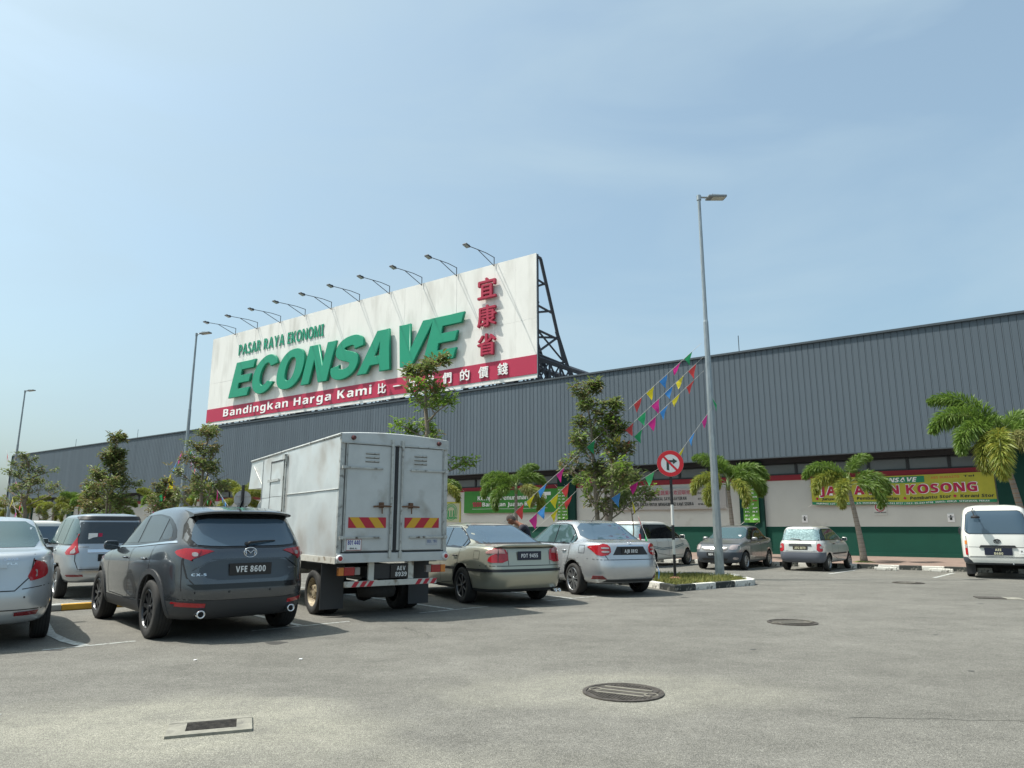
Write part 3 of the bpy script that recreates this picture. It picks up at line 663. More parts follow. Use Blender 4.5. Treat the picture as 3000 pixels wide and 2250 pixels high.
for s, lab in ((-9.18, 'small fire-point notice on the wall above the hatchback'), (-3.05, 'small fire-point notice on the wall left of the white van')):
    t = notice(lab, s, 1.83, 0.26, 0.36)
    bm = bmesh.new(); box(bm, (0, -0.014, 0.04), (0.2, 0.006, 0.025)); box(bm, (0, -0.014, 0.09), (0.05, 0.006, 0.06)); box(bm, (0, -0.014, -0.04), (0.09, 0.006, 0.11)); meshobj('symbol', bm, M_BLT, t)
t = notice('red and white price notice on the wall behind the slim tree', -18.0, 3.45, 0.95, 0.62)
bm = bmesh.new(); box(bm, (0, -0.015, -0.26), (0.93, 0.008, 0.07)); meshobj('red_edge', bm, M_PRED, t); text('print', 'TAWARAN', 0.8, 0.14, M_PRED, t, (-0.4, -0.014, 0.05), bold=0.04)
t = notice('yellow-edged notice with a green bottle crest, right of the truck', -31.95, 2.42, 1.7, 1.35, base=mat('notice_cream', (0.42, 0.43, 0.28), 0.6))
bm = bmesh.new()
for r in (0.42, 0.52, 0.34): ring_mesh(bm, r, r + 0.045, -0.016)
for k in range(-1, 2): box(bm, (k * 0.22, -0.018, -0.1), (0.1, 0.006, 0.42))
box(bm, (0, -0.019, -0.40), (1.1, 0.006, 0.08)); meshobj('crest', bm, mat('print_leaf_green', (0.02, 0.26, 0.08), 0.6), t)
bm = bmesh.new(); box(bm, (0, -0.017, 0.62), (1.7, 0.01, 0.1)); box(bm, (0.8, -0.015, -0.05), (0.1, 0.01, 1.24)); meshobj('yellow_edge', bm, M_BY, t)

# ------------------------------------------------------------------ vehicles
def paint(name, col, metal=0.55, rough=0.28, var=0.03):
    return mat(name, col, rough, metal, var=var, vscale=2.0, coat=0.9)
def lerp_prof(pr, x):
    if isinstance(pr, (int, float)): return pr
    if x <= pr[0][0]: return pr[0][1]
    for (a, za), (b, zb) in zip(pr, pr[1:]):
        if x <= b:
            u = (x - a) / (b - a); u = u * u * (3 - 2 * u) * 0.5 + u * 0.5; return za + (zb - za) * u
    return pr[-1][1]
def ring_pts(xr, xf, w, z, nr, nf, Q=18):
    """rounded plan outline resampled by arc length, Q points per quarter; starts at rear centre, goes over the left side"""
    out = []; xc = (xr + xf) / 2
    def dense(a, n):
        P = []
        for k in range(241):
            th = (pi / 2) * k / 240; P.append((a * abs(cos(th)) ** (2 / n), w * abs(sin(th)) ** (2 / n)))
        return P
    def resample(P):
        L = [0]
        for p, q in zip(P, P[1:]): L.append(L[-1] + math.hypot(q[0] - p[0], q[1] - p[1]))
        res = []; j = 0
        for k in range(Q):
            s = L[-1] * k / Q
            while L[j + 1] < s: j += 1
            u = (s - L[j]) / max(1e-9, L[j + 1] - L[j]); res.append((P[j][0] + (P[j + 1][0] - P[j][0]) * u, P[j][1] + (P[j + 1][1] - P[j][1]) * u))
        return res
    r = resample(dense(xc - xr, nr)); f = resample(list(reversed(dense(xf - xc, nf))))
    left = [(xc - p[0], p[1]) for p in r] + [(xc + p[0], p[1]) for p in f]
    front = [(xf, 0.0)]
    right = [(p[0], -p[1]) for p in reversed(left[1:])]
    return [(x, y, lerp_prof(z, x)) for x, y in left + front + right]
def body_bm(rings, Q=18):
    bm = bmesh.new(); R = []
    for (xr, xf, w, z, nr, nf) in rings: R.append([bm.verts.new(p) for p in ring_pts(xr, xf, w, z, nr, nf, Q)])
    n = len(R[0])
    for a, b in zip(R, R[1:]):
        for k in range(n): bm.faces.new((a[(k + 1) % n], a[k], b[k], b[(k + 1) % n]))
    bm.faces.new(R[0]); bm.faces.new(list(reversed(R[-1])))
    bmesh.ops.recalc_face_normals(bm, faces=bm.faces)
    return bm
def eval_mesh(bm, mods):
    me = bpy.data.meshes.new('tmp'); bm.to_mesh(me); bm.free(); o = bpy.data.objects.new('tmp', me); COL.objects.link(o); mods(o)
    dg = bpy.context.evaluated_depsgraph_get(); dg.update(); r = bpy.data.meshes.new_from_object(o.evaluated_get(dg)); COL.objects.unlink(o); bpy.data.objects.remove(o); return r
class Car:
    def __init__(s, name, label, cat, loc, heading, rings, body_m, wb, tw, tr, arch, group=None, scale=1.0, subd=1):
        s.t = thing(name, label, cat, (loc[0], loc[1], 0), pi / 2 - radians(heading), group)
        s.t.scale = scale if isinstance(scale, tuple) else (scale,) * 3; s.wb, s.tw, s.tr = wb, tw, tr
        me = eval_mesh(body_bm(rings), lambda o: setattr(o.modifiers.new('s', 'SUBSURF'), 'levels', subd))
        b0 = bmesh.new(); b0.from_mesh(me); s.bvh = BVHTree.FromBMesh(b0)
        # wheel arches cut out of the shell
        cut = bmesh.new(); wmax = max(r[2] for r in rings)
        for x in (0, wb):
            for sd_ in (-1, 1):
                y0 = sd_ * (wmax - 0.36); y1 = sd_ * (wmax + 0.2); lathe(cut, [(0.001, y0), (arch, y0), (arch, y1), (0.001, y1)], 40, 'Y', 0, (x, 0, tr + 0.01))
        bmesh.ops.recalc_face_normals(cut, faces=cut.faces)
        cme = bpy.data.meshes.new('cut'); cut.to_mesh(cme); cut.free(); cme.materials.append(M_UNDER); co = bpy.data.objects.new('cut', cme); COL.objects.link(co)
        def mods(o):
            o.data.materials.append(body_m); m = o.modifiers.new('b', 'BOOLEAN'); m.operation = 'DIFFERENCE'; m.object = co; m.solver = 'EXACT'; m.material_mode = 'TRANSFER'
        me = eval_mesh(b0, mods); COL.objects.unlink(co); bpy.data.objects.remove(co)
        for p in me.polygons: p.use_smooth = me.materials[p.material_index] == body_m
        me.name = 'body'; s.body = inst('body', me, s.t); s.body_m = body_m
    def hit(s, axis, a, b):
        o, d = {'L': ((a, 3, b), (0, -1, 0)), 'R': ((a, -3, b), (0, 1, 0)), 'B': ((-6, a, b), (1, 0, 0)), 'F': ((9, a, b), (-1, 0, 0)), 'T': ((a, b, 5), (0, 0, -1)), 'D': ((a * .7071 - 5.6, a * .7071 + 5.6, b), (.7071, -.7071, 0)), 'E': ((a * .7071 - 5.6, -a * .7071 - 5.6, b), (.7071, .7071, 0))}[axis]
        p, n, i, dist = s.bvh.ray_cast(Vector(o), Vector(d))
        return p, n, Vector(d)
    def panel(s, name, poly, axis, m, off=0.004, parent=None, step=0.07, skirt=0.012, smooth=True, out=0.0, graze=0.0, drop=False):
        """a shell piece with this outline, lying on the body; off = how proud it stands"""
        bm = bmesh.new(); P = [tuple(p) for p in poly]
        f = bm.faces.new([bm.verts.new((p[0], p[1], 0)) for p in P])
        xs = [p[0] for p in P]; ys = [p[1] for p in P]
        for ax, lo, hi in ((0, min(xs), max(xs)), (1, min(ys), max(ys))):
            k = math.ceil((hi - lo) / step)
            for i in range(1, k):
                c = lo + (hi - lo) * i / k; no = (1, 0, 0) if ax == 0 else (0, 1, 0); co = (c, 0, 0) if ax == 0 else (0, c, 0)
                bmesh.ops.bisect_plane(bm, geom=bm.verts[:] + bm.edges[:] + bm.faces[:], plane_co=co, plane_no=no)
        bad = 0; last = None; dirv = None
        allv = bm.verts[:]; res = []
        for v in allv:
            p, n, d = s.hit(axis, v.co.x, v.co.y); dirv = d
            if p is not None and abs(n.dot(d)) < graze: p = None
            res.append((p, n))
        if drop:
            dead = [v for v, r in zip(allv, res) if r[0] is None]
            keep = [(v, r) for v, r in zip(allv, res) if r[0] is not None]
            if not keep: bm.free(); return None
            bmesh.ops.delete(bm, geom=dead, context='VERTS')
            allv = [k[0] for k in keep]; res = [k[1] for k in keep]
        good = [r for r in res if r[0] is not None]
        if not good or not bm.faces: bm.free(); return None
        for v, (p, n) in zip(allv, res):
            if p is None:
                a, b = v.co.x, v.co.y; key = {'L': lambda q: (q.x, q.z), 'R': lambda q: (q.x, q.z), 'B': lambda q: (q.y, q.z), 'F': lambda q: (q.y, q.z), 'T': lambda q: (q.x, q.y), 'D': lambda q: ((q.x + q.y) * .7071, q.z), 'E': lambda q: ((q.x - q.y) * .7071, q.z)}[axis]
                p, n = min(good, key=lambda r: (key(r[0])[0] - a) ** 2 + (key(r[0])[1] - b) ** 2)
            if n.dot(dirv) > 0: n = -n
            q = p + (n * 0.6 - dirv * 0.4) * off - dirv * out
            v.co = q
        bmesh.ops.recalc_face_normals(bm, faces=bm.faces)
        if bm.faces and sum((f_.normal.dot(dirv) for f_ in bm.faces)) > 0: bmesh.ops.reverse_faces(bm, faces=bm.faces)
        for f_ in bm.faces: f_.smooth = smooth
        be = [e for e in bm.edges if e.is_boundary]
        ring = bmesh.ops.duplicate(bm, geom=be); ne = [g for g in ring['geom'] if isinstance(g, bmesh.types.BMEdge)]
        ex = bmesh.ops.extrude_edge_only(bm, edges=ne); vs = [g for g in ex['geom'] if isinstance(g, bmesh.types.BMVert)]
        for v in vs: v.co += dirv * (off + out + skirt)
        return meshobj(name, bm, m, parent or s.t)
    def corner(s, name, verts, m, cut=2, **k):
        """lamp wrapped round a rear corner; vertices are ('B', y, z) on the tail or ('L', x, z) on the flank"""
        P = []
        for ax, a, z in verts:
            p, n, d = s.hit(ax, a, z); P.append((((p.x + p.y) * .7071) if p is not None else -.1, z))
        P = sm(P, cut); k.setdefault('step', .03)
        return [s.panel(name, P, 'D', m, **k), s.panel(name, P, 'E', m, **k)]
    def both(s, name, poly, m, **k):
        if name in ('tail_light', 'reversing_lamp'): k = dict(k, drop=True, graze=0.30, step=0.03)
        return [s.panel(name, poly, 'L', m, **k), s.panel(name, poly, 'R', m, **k)]
    def pair(s, name, poly, axis, m, **k):
        if name in ('tail_light', 'reversing_lamp', 'indicator_lens', 'lamp_insert', 'headlight', 'bumper_reflector'): k = dict(k, drop=True, graze=0.30, step=0.03)
        return [s.panel(name, poly, axis, m, **k), s.panel(name, [(-p[0], p[1]) for p in reversed(poly)], axis, m, **k)]
    def line(s, name, pts, axis, w=0.011, m=None, off=0.0025, mirror=None, parent=None):
        """a thin dark joint drawn as a ribbon on the shell"""
        sides = [axis] if not mirror else list(mirror)
        for axx in sides:
            bm = bmesh.new(); P = []
            for a, b in zip(pts, pts[1:]):
                k = max(1, int(math.hypot(b[0] - a[0], b[1] - a[1]) / 0.05))
                for i in range(k): P.append((a[0] + (b[0] - a[0]) * i / k, a[1] + (b[1] - a[1]) * i / k))
            P.append(pts[-1]); prev = None
            for i, p in enumerate(P):
                a, b = P[max(i - 1, 0)], P[min(i + 1, len(P) - 1)]; d = Vector((b[0] - a[0], b[1] - a[1])).normalized(); n2 = Vector((-d.y, d.x)) * w / 2
                pr = []
                for q in (Vector(p) + n2, Vector(p) - n2):
                    h, n, dv = s.hit(axx, q.x, q.y)
                    if h is None: pr = None; break
                    if n.dot(dv) > 0: n = -n
                    pr.append(bm.verts.new(h + (n * 0.6 - dv * 0.4) * off))
                if pr and prev: bm.faces.new((prev[0], prev[1], pr[1], pr[0]))
                prev = pr
            if len(bm.faces): meshobj(name, bm, m or M_BLACK, parent or s.t)
            else: bm.free()
    def wheels(s, style, mrim, w=0.2, rimr=0.68, cap=None):
        tr = s.tr; R = tr * rimr; bm = bmesh.new(); h = w / 2
        lathe(bm, [(R * 0.98, -h * .75), (R * 1.02, -h * .98), (tr * .9, -h), (tr * .975, -h * .88), (tr, -h * .62), (tr, h * .62), (tr * .975, h * .88), (tr * .9, h), (R * 1.02, h * .98), (R * 0.98, h * .75)], 40)
        for q in (-0.5, -0.17, 0.17, 0.5): lathe(bm, [(tr + .0015, h * (q - .045)), (tr + .003, h * q), (tr + .0015, h * (q + .045))], 40, 'Y', 1)
        ty = bpy.data.meshes.new('tyre'); bm.to_mesh(ty); bm.free(); ty.materials.append(M_TYRE); ty.materials.append(M_UNDER)
        for p in ty.polygons: p.use_smooth = True
        bm = bmesh.new(); hub = bmesh.new()
        lathe(bm, [(R * 1.01, h * .92), (R * .97, h * .98), (R * .93, h * .82), (R * .92, -h * .7)], 36)
        if style[0] == 'spokes':
            n, wd, tw = style[1], style[2], style[3] if len(style) > 3 else 0
            for k in range(n):
                for q in ((-1, 1) if tw else (0,)):
                    a = 2 * pi * k / n + q * tw; L = R * .80
                    M = Matrix.Rotation(a, 4, 'Y') @ Matrix.Translation((R * .54, h * .68, 0)) @ Matrix.Rotation(radians(4), 4, 'Z')
                    vs = bmesh.ops.create_cube(bm, size=1)['verts']
                    for v in vs:
                        v.co.z *= wd * (1.0 if v.co.x > 0 else 0.75); v.co.x *= L; v.co.y *= 0.03
                    bmesh.ops.transform(bm, matrix=M, verts=vs)
        else:
            lathe(bm, [(R * .94, h * .7), (R * .75, h * .9), (R * .45, h * .78), (R * .3, h * .95)], 36)
            for k in range(8):
                a = 2 * pi * k / 8; box(bm, (R * .6 * cos(a), h * .87, R * .6 * sin(a)), (R * .14, 0.012, R * .09), Euler((0, -a, 0)), mi=1)
        lathe(bm, [(R * .2, h * .6), (R * .2, h * .86), (R * .14, h * .9), (0.001, h * .9)], 20)
        ri = bpy.data.meshes.new('rim'); bm.to_mesh(ri); bm.free(); ri.materials.append(mrim); ri.materials.append(M_UNDER)
        lathe(hub, [(0.001, -h * .6), (R * .9, -h * .6), (R * .9, -h * .2), (R * .55, -h * .2), (R * .55, 0), (0.001, 0)], 28)
        hu = bpy.data.meshes.new('wheel'); hub.to_mesh(hu); hub.free(); hu.materials.append(M_UNDER)
        for x in (0, s.wb):
            for sg in (1, -1):
                wo = inst('wheel', hu, s.t, (x, sg * (s.tw - h), tr), (random.uniform(0, 0.5) * 0, random.uniform(0, 6) * 0, 0 if sg > 0 else pi))
                wo.rotation_euler = Euler((0, 0, 0 if sg > 0 else pi)); inst('tyre', ty, wo); inst('rim', ri, wo, rot=(0, random.uniform(0, 6.2), 0))
    def plate(s, axis, y, z, w, h, lines, m=M_WHITE, out=0.012, pm=M_PLATE, surround=None):
        p, n, d = s.hit(axis, y, z); sg = -1 if axis == 'B' else 1
        bm = bmesh.new(); box(bm, (0, 0, 0), (0.012, w, h), bevel=0.004)
        po = meshobj('number_plate', bm, pm, s.t, loc=(p.x + sg * out, y, z))
        n_ = len(lines)
        for i, (tx, tw_, th) in enumerate(lines):
            zz = (h / n_) * (n_ / 2 - i - 0.5) - th / 2
            if axis == 'B': text('plate_characters', tx, tw_, th, m, po, (-0.0075, tw_ / 2, zz), rot=(0, 0, -pi / 2), bold=0.015, gap=0.13)
            else: text('plate_characters', tx, tw_, th, m, po, (0.0075, -tw_ / 2, zz), rot=(0, 0, pi / 2), bold=0.015, gap=0.13)
        return po
    def words(s, tx, axis, y, z, w, h, m=M_CHROME, off=0.006, **k):
        """badge lettering that follows the panel"""
        bm = bmesh.new()
        for ch, vs, fs in layout(tx, w, h, k.get('bold', 0.0), 0.0, k.get('shear', 0.0), 0.1, 2):
            bv = []
            for v in vs:
                a = (y - v[0]) if axis in 'BR' and axis == 'B' else y + v[0]
                p, n, d = s.hit(axis, a, z + v[2])
                if p is None: p = Vector((0, 0, 0))
                bv.append(bm.verts.new(p - d * off))
            for q in fs:
                try: bm.faces.new([bv[i] for i in q])
                except ValueError: pass
        return meshobj('badge_lettering', bm, m, s.t)
    def handle(s, x, z, m, L=0.16):
        for ax in 'LR':
            p, n, d = s.hit(ax, x, z)
            if p is None: continue
            y = p.y - d.y * 0.02; sg = -d.y
            bm = bmesh.new(); tube(bm, [(x - L / 2, y - sg * .02, z), (x - L / 2 + .02, y + sg * .005, z), (x + L / 2 - .02, y + sg * .008, z), (x + L / 2, y - sg * .02, z)], 0.013, 8); meshobj('door_handle', bm, m, s.t, smooth=True)
    def mirror(s, x, z, m, w=0.2, h=0.13, out=0.12):
        for ax in 'LR':
            p, n, d = s.hit(ax, x, z)
            if p is None: continue
            sg = -d.y; bm = bmesh.new(); r = bmesh.ops.create_icosphere(bm, subdivisions=3, radius=1)
            for v in bm.verts:
                c = v.co; c.x = math.copysign(abs(c.x) ** 0.7, c.x) * (0.065 if c.x > 0 else 0.02); c.y = math.copysign(abs(c.y) ** 0.6, c.y) * w / 2; c.z = math.copysign(abs(c.z) ** 0.6, c.z) * h / 2
            bmesh.ops.translate(bm, verts=bm.verts, vec=(x, p.y + sg * (out + 0.02), z + 0.03)); mo = meshobj('wing_mirror', bm, m, s.t, smooth=True)
            bm = bmesh.new(); box(bm, (x - 0.021, p.y + sg * (out + 0.02), z + 0.03), (0.004, w * .82, h * .78)); meshobj('mirror_glass', bm, M_GLASS, mo)
            bm = bmesh.new(); box(bm, (x + 0.01, p.y + sg * 0.03, z - 0.01), (0.05, 0.12, 0.03)); meshobj('mirror_arm', bm, M_BLACK, mo)
    def arches(s, r0, r1, m, off=0.012, cz=None):
        for xc in (0, s.wb):
            cz_ = cz if cz else s.tr + 0.01; P = []
            a0, a1 = radians(-12), radians(192)
            for k in range(25): a = a0 + (a1 - a0) * k / 24; P.append((xc + r1 * cos(a), cz_ + r1 * sin(a)))
            for k in range(25): a = a1 - (a1 - a0) * k / 24; P.append((xc + r0 * cos(a), cz_ + r0 * sin(a)))
            s.both('arch_trim', P, m, off=off, step=0.06)
    def split(s, name, planes, pred, m, off=0.003):
        """lift the part of the shell that satisfies pred into a piece of its own"""
        bm = bmesh.new(); bm.from_mesh(s.body.data)
        for co, no in planes: bmesh.ops.bisect_plane(bm, geom=bm.verts[:] + bm.edges[:] + bm.faces[:], plane_co=co, plane_no=no)
        keep = bm.copy(); 
        dl = [f for f in bm.faces if not (pred(f.calc_center_median()) and f.material_index == 0)]
        bmesh.ops.delete(bm, geom=dl, context='FACES')
        bm.normal_update()
        for v in bm.verts: v.co += v.normal * off
        for f in bm.faces: f.smooth = True
        o = meshobj(name, bm, m, s.t); keep.free(); return o
    def badge_ring(s, axis, y, z, rx, rz, m=M_CHROME, r=0.006, extra=None, name='emblem', out=0.008):
        p, n, d = s.hit(axis, y, z); bm = bmesh.new(); x = p.x - d.x * out
        if rx: tube(bm, [(x, y + rx * cos(2 * pi * k / 28), z + rz * sin(2 * pi * k / 28)) for k in range(29)], r, 6, cap=False)
        for pl in (extra or []): tube(bm, [(x, y + a, z + b) for a, b in pl], r, 6)
        return meshobj(name, bm, m, s.t, smooth=True)
def sm(P, k=3):
    """smooth closed outline by corner cutting"""
    for it in range(k - 1):
        Q = []
        for i in range(len(P)):
            a, b = Vector(P[i]), Vector(P[(i + 1) % len(P)]); f = min(.24, (.085, .03, .015)[min(it, 2)] / max(1e-6, (b - a).length)); Q += [tuple(a.lerp(b, f)), tuple(b.lerp(a, f))]
        P = Q
    return P

# ---- dark grey SUV
M_SUV = paint('machine_grey_paint', (0.085, 0.093, 0.103), 0.75, 0.22)
rg = [(-0.66, 3.25, .78, .25, 5, 4), (-0.80, 3.48, .86, .27, 5, 4), (-0.88, 3.56, .90, .38, 5, 4), (-0.925, 3.60, .915, .52, 5, 4), (-0.93, 3.61, .92, .66, 5, 4), (-0.885, 3.60, .92, .82, 5, 4),
      (-0.87, 3.56, .92, [(-.9, 1.0), (1, .96), (3.5, .88)], 5, 4), (-0.84, 3.42, .895, [(-.9, 1.12), (1, 1.07), (2.4, 1.02), (3.4, .93)], 5, 4.5), (-0.79, 2.75, .86, [(-.9, 1.17), (1, 1.12), (2.2, 1.09), (2.8, 1.05)], 5.5, 4.5),
      (-0.755, 2.36, .825, [(-.8, 1.20), (1, 1.15), (2.4, 1.11)], 6, 5), (-0.60, 1.98, .745, [(-.7, 1.42), (2, 1.38)], 6, 5), (-0.50, 1.62, .68, [(-.6, 1.58), (.5, 1.60), (1.6, 1.57)], 6, 5),
      (-0.47, 1.42, .62, [(-.6, 1.625), (.5, 1.655), (1.5, 1.62)], 6, 5), (-0.30, 1.20, .48, [(-.3, 1.65), (.5, 1.685), (1.2, 1.66)], 5, 5), (0.1, 0.8, .22, 1.692, 4, 4)]
c = Car('suv', 'dark metallic grey SUV parked between the silver cars and the box truck', 'suv', (-4.12, 10.50), -41.5, rg, M_SUV, 2.70, 0.905, 0.365, 0.425, 'cars parked in the near row', scale=(1.05, 1.09, 1.035))
c.split('lower_bumper', [((0, 0, .50), (0, 0, 1))], lambda p: p.z < .50 and p.x < -0.40, M_DARK, 0.004); c.split('front_lower_bumper', [((0, 0, .50), (0, 0, 1))], lambda p: p.z < .50 and p.x > 3.05, M_DARK, 0.004)
c.split('sill_cladding', [((0, 0, .43), (0, 0, 1))], lambda p: p.z < .43 and 0.36 < p.x < 2.34, M_DARK, 0.004)
c.arches(0.425, 0.49, M_DARK)
c.both('window_trim', sm([(-.46, 1.22), (-.30, 1.40), (.05, 1.53), (.6, 1.575), (1.25, 1.555), (1.65, 1.45), (2.12, 1.19), (2.10, 1.12), (.9, 1.15)], 2), M_GLOSSB, off=0.003)
c.both('window', sm([(-.34, 1.24), (-.22, 1.38), (.02, 1.47), (.03, 1.24)], 2), M_GLASS, off=0.007)
c.both('window', sm([(.08, 1.21), (.08, 1.50), (.5, 1.55), (.93, 1.55), (.93, 1.18)], 1), M_GLASS, off=0.007)
c.both('window', sm([(1.03, 1.18), (1.03, 1.55), (1.28, 1.53), (1.62, 1.42), (1.96, 1.22), (1.96, 1.16)], 1), M_GLASS, off=0.007)
c.both('window_brightwork', [(-.50, 1.20), (.9, 1.125), (2.1, 1.095), (2.1, 1.115), (.9, 1.145), (-.47, 1.225)], M_CHROME, off=0.008)
c.panel('rear_surround', sm([(-.74, 1.17), (-.66, 1.50), (-.50, 1.605), (.50, 1.605), (.66, 1.50), (.74, 1.17), (.45, 1.13), (-.45, 1.13)], 2), 'B', M_GLOSSB, off=0.004)
c.panel('rear_window', sm([(-.66, 1.18), (-.60, 1.42), (-.53, 1.50), (.53, 1.50), (.60, 1.42), (.66, 1.18), (.40, 1.155), (-.40, 1.155)], 2), 'B', M_GLASSB, off=0.009)
c.panel('windscreen', sm([(-.68, 1.14), (-.58, 1.54), (.58, 1.54), (.68, 1.14)], 2), 'F', M_GLASS, off=0.006)
bm = bmesh.new(); pr = [(-.62, 1.615), (-.665, 1.60), (-.655, 1.575), (-.50, 1.56), (-.30, 1.63), (-.30, 1.66)]
N_ = 16; rr = []
for k in range(N_ + 1):
    y = -.62 + 1.24 * k / N_; e = 1 - (abs(y) / .66) ** 4; rr.append([bm.verts.new((x + (1 - e) * .12, y, z - (1 - e) * .05)) for x, z in pr])
for a, b in zip(rr, rr[1:]):
    for i in range(len(pr)): bm.faces.new((a[i], a[(i + 1) % len(pr)], b[(i + 1) % len(pr)], b[i]))
bm.faces.new(rr[0]); bm.faces.new(list(reversed(rr[-1]))); bmesh.ops.recalc_face_normals(bm, faces=bm.faces)
meshobj('roof_spoiler', bm, M_SUV, c.t, smooth=False)
c.corner('tail_light', [('B', .40, 1.105), ('B', .52, 1.06), ('B', .68, .985), ('L', -.78, .975), ('L', -.60, 1.04), ('L', -.52, 1.10), ('L', -.66, 1.135), ('B', .70, 1.135)], M_RED, off=.012)
c.corner('lamp_insert', [('B', .56, 1.10), ('B', .62, 1.03), ('L', -.80, 1.02), ('L', -.78, 1.11)], M_REDD, off=.017); c.pair('reversing_lamp', sm([(.60, 1.035), (.60, 1.085), (.655, 1.085), (.655, 1.035)], 3), 'B', M_CLEAR, off=0.021)
c.line('tailgate_joint', [(-.73, 1.13), (-.735, .95), (-.70, .78), (-.62, .68), (.62, .68), (.70, .78), (.735, .95), (.73, 1.13)], 'B', 0.014)
c.panel('tailgate_lip', [(-.70, .70), (-.62, .635), (.62, .635), (.70, .70)], 'B', M_GLOSSB, off=0.004)
c.panel('number_recess', sm([(-.46, .99), (-.62, .86), (-.46, .745), (.46, .745), (.62, .86), (.46, .99)], 2), 'B', mat('machine_grey_recess', (0.075, 0.083, 0.092), 0.3, 0.7), off=0.003)
c.line('swage', [(-.66, .865), (-.46, 1.005), (.46, 1.005), (.66, .865)], 'B', 0.012, M_SUV, 0.012)
c.plate('B', 0.0, 0.87, 0.52, 0.15, [('VFE 8600', 0.37, 0.075)], out=0.02)
c.words('CX-5', 'B', .66, .80, 0.15, 0.03); c.words('SKYACTIV', 'B', -.50, .86, 0.12, 0.018)
c.badge_ring('B', 0, 1.075, 0.078, 0.062, r=0.0065, extra=[[(-.070, .024), (-.035, .026), (0, -.012), (.035, .026), (.070, .024)], [(-.048, -.044), (-.058, .018)], [(.048, -.044), (.058, .018)]], out=0.012)
c.pair('bumper_reflector', sm([(.50, .42), (.50, .47), (.80, .49), (.80, .44)], 1), 'B', M_RED, off=0.012)
c.line('bumper_crease', [(-.86, .53), (-.4, .50), (.4, .50), (.86, .53)], 'B', 0.012)
for y in (-.55, .55):
    bm = bmesh.new(); lathe(bm, [(.034, .10), (.034, -.005), (.045, -.012), (.05, 0), (.05, .12)], 24, 'X', 0, (-0.90, y, .345)); ex = meshobj('exhaust_tip', bm, M_CHROME, c.t, smooth=True)
    bm = bmesh.new(); lathe(bm, [(.034, .03), (.001, .03)], 24, 'X', 0, (-0.90, y, .345)); meshobj('exhaust_bore', bm, M_UNDER, ex)
for y in (-.62, -.25, .25, .62):
    p, n, d = c.hit('B', y, .60); bm = bmesh.new(); lathe(bm, [(.014, .004), (.014, -.003), (.001, -.003)], 12, 'X', 0, (p.x, y, .60)); meshobj('parking_sensor', bm, M_BLACK, c.t)
bm = bmesh.new(); tube(bm, [(-.80, .02, 1.185), (-.815, 0, 1.20), (-.79, -.18, 1.215), (-.765, -.34, 1.22)], [.02, .018, .012, .008], 8); bmesh.ops.create_icosphere(bm, subdivisions=2, radius=.028, matrix=Matrix.Translation((-.79, .03, 1.18))); meshobj('rear_wiper', bm, M_BLACK, c.t)
bm = bmesh.new()
fp = [(-.40, 1.655), (-.30, 1.665), (-.43, 1.745), (-.47, 1.745)]
a_ = [bm.verts.new((x, .012, z)) for x, z in fp]; b_ = [bm.verts.new((x, -.012, z)) for x, z in fp]
bm.faces.new(a_); bm.faces.new(list(reversed(b_)))
for i in range(4): bm.faces.new((a_[i], b_[i], b_[(i + 1) % 4], a_[(i + 1) % 4]))
bmesh.ops.recalc_face_normals(bm, faces=bm.faces); meshobj('fin_antenna', bm, M_GLOSSB, c.t)
c.line('door_joint', [(.08, 1.15), (.10, .75), (.30, .46), (1.0, .44), (1.0, 1.14)], 'L', mirror='LR'); c.line('door_joint', [(1.0, .44), (2.0, .46), (2.14, .8), (2.1, 1.1)], 'L', mirror='LR')
c.line('shut_line', [(-.66, 1.0), (-.72, .62)], 'L', mirror='LR'); c.line('fuel_flap', [(-.52, .93), (-.36, .93), (-.36, 1.07), (-.52, 1.07), (-.52, .93)], 'R', 0.009)
c.handle(.30, .985, M_SUV); c.handle(1.22, .975, M_SUV); c.mirror(1.93, 1.10, M_SUV, 0.19, 0.14, .09)
c.wheels(('spokes', 10, 0.045), M_ALLOYD, 0.225, 0.66)
# headlights seen from other sides
c.pair('headlight', sm([(.48, .84), (.50, .90), (.84, .93), (.86, .86)], 2), 'F', M_CLEAR, off=0.01); c.panel('grille', sm([(-.42, .50), (-.50, .86), (.50, .86), (.42, .50)], 2), 'F', M_BLACK, off=0.006)

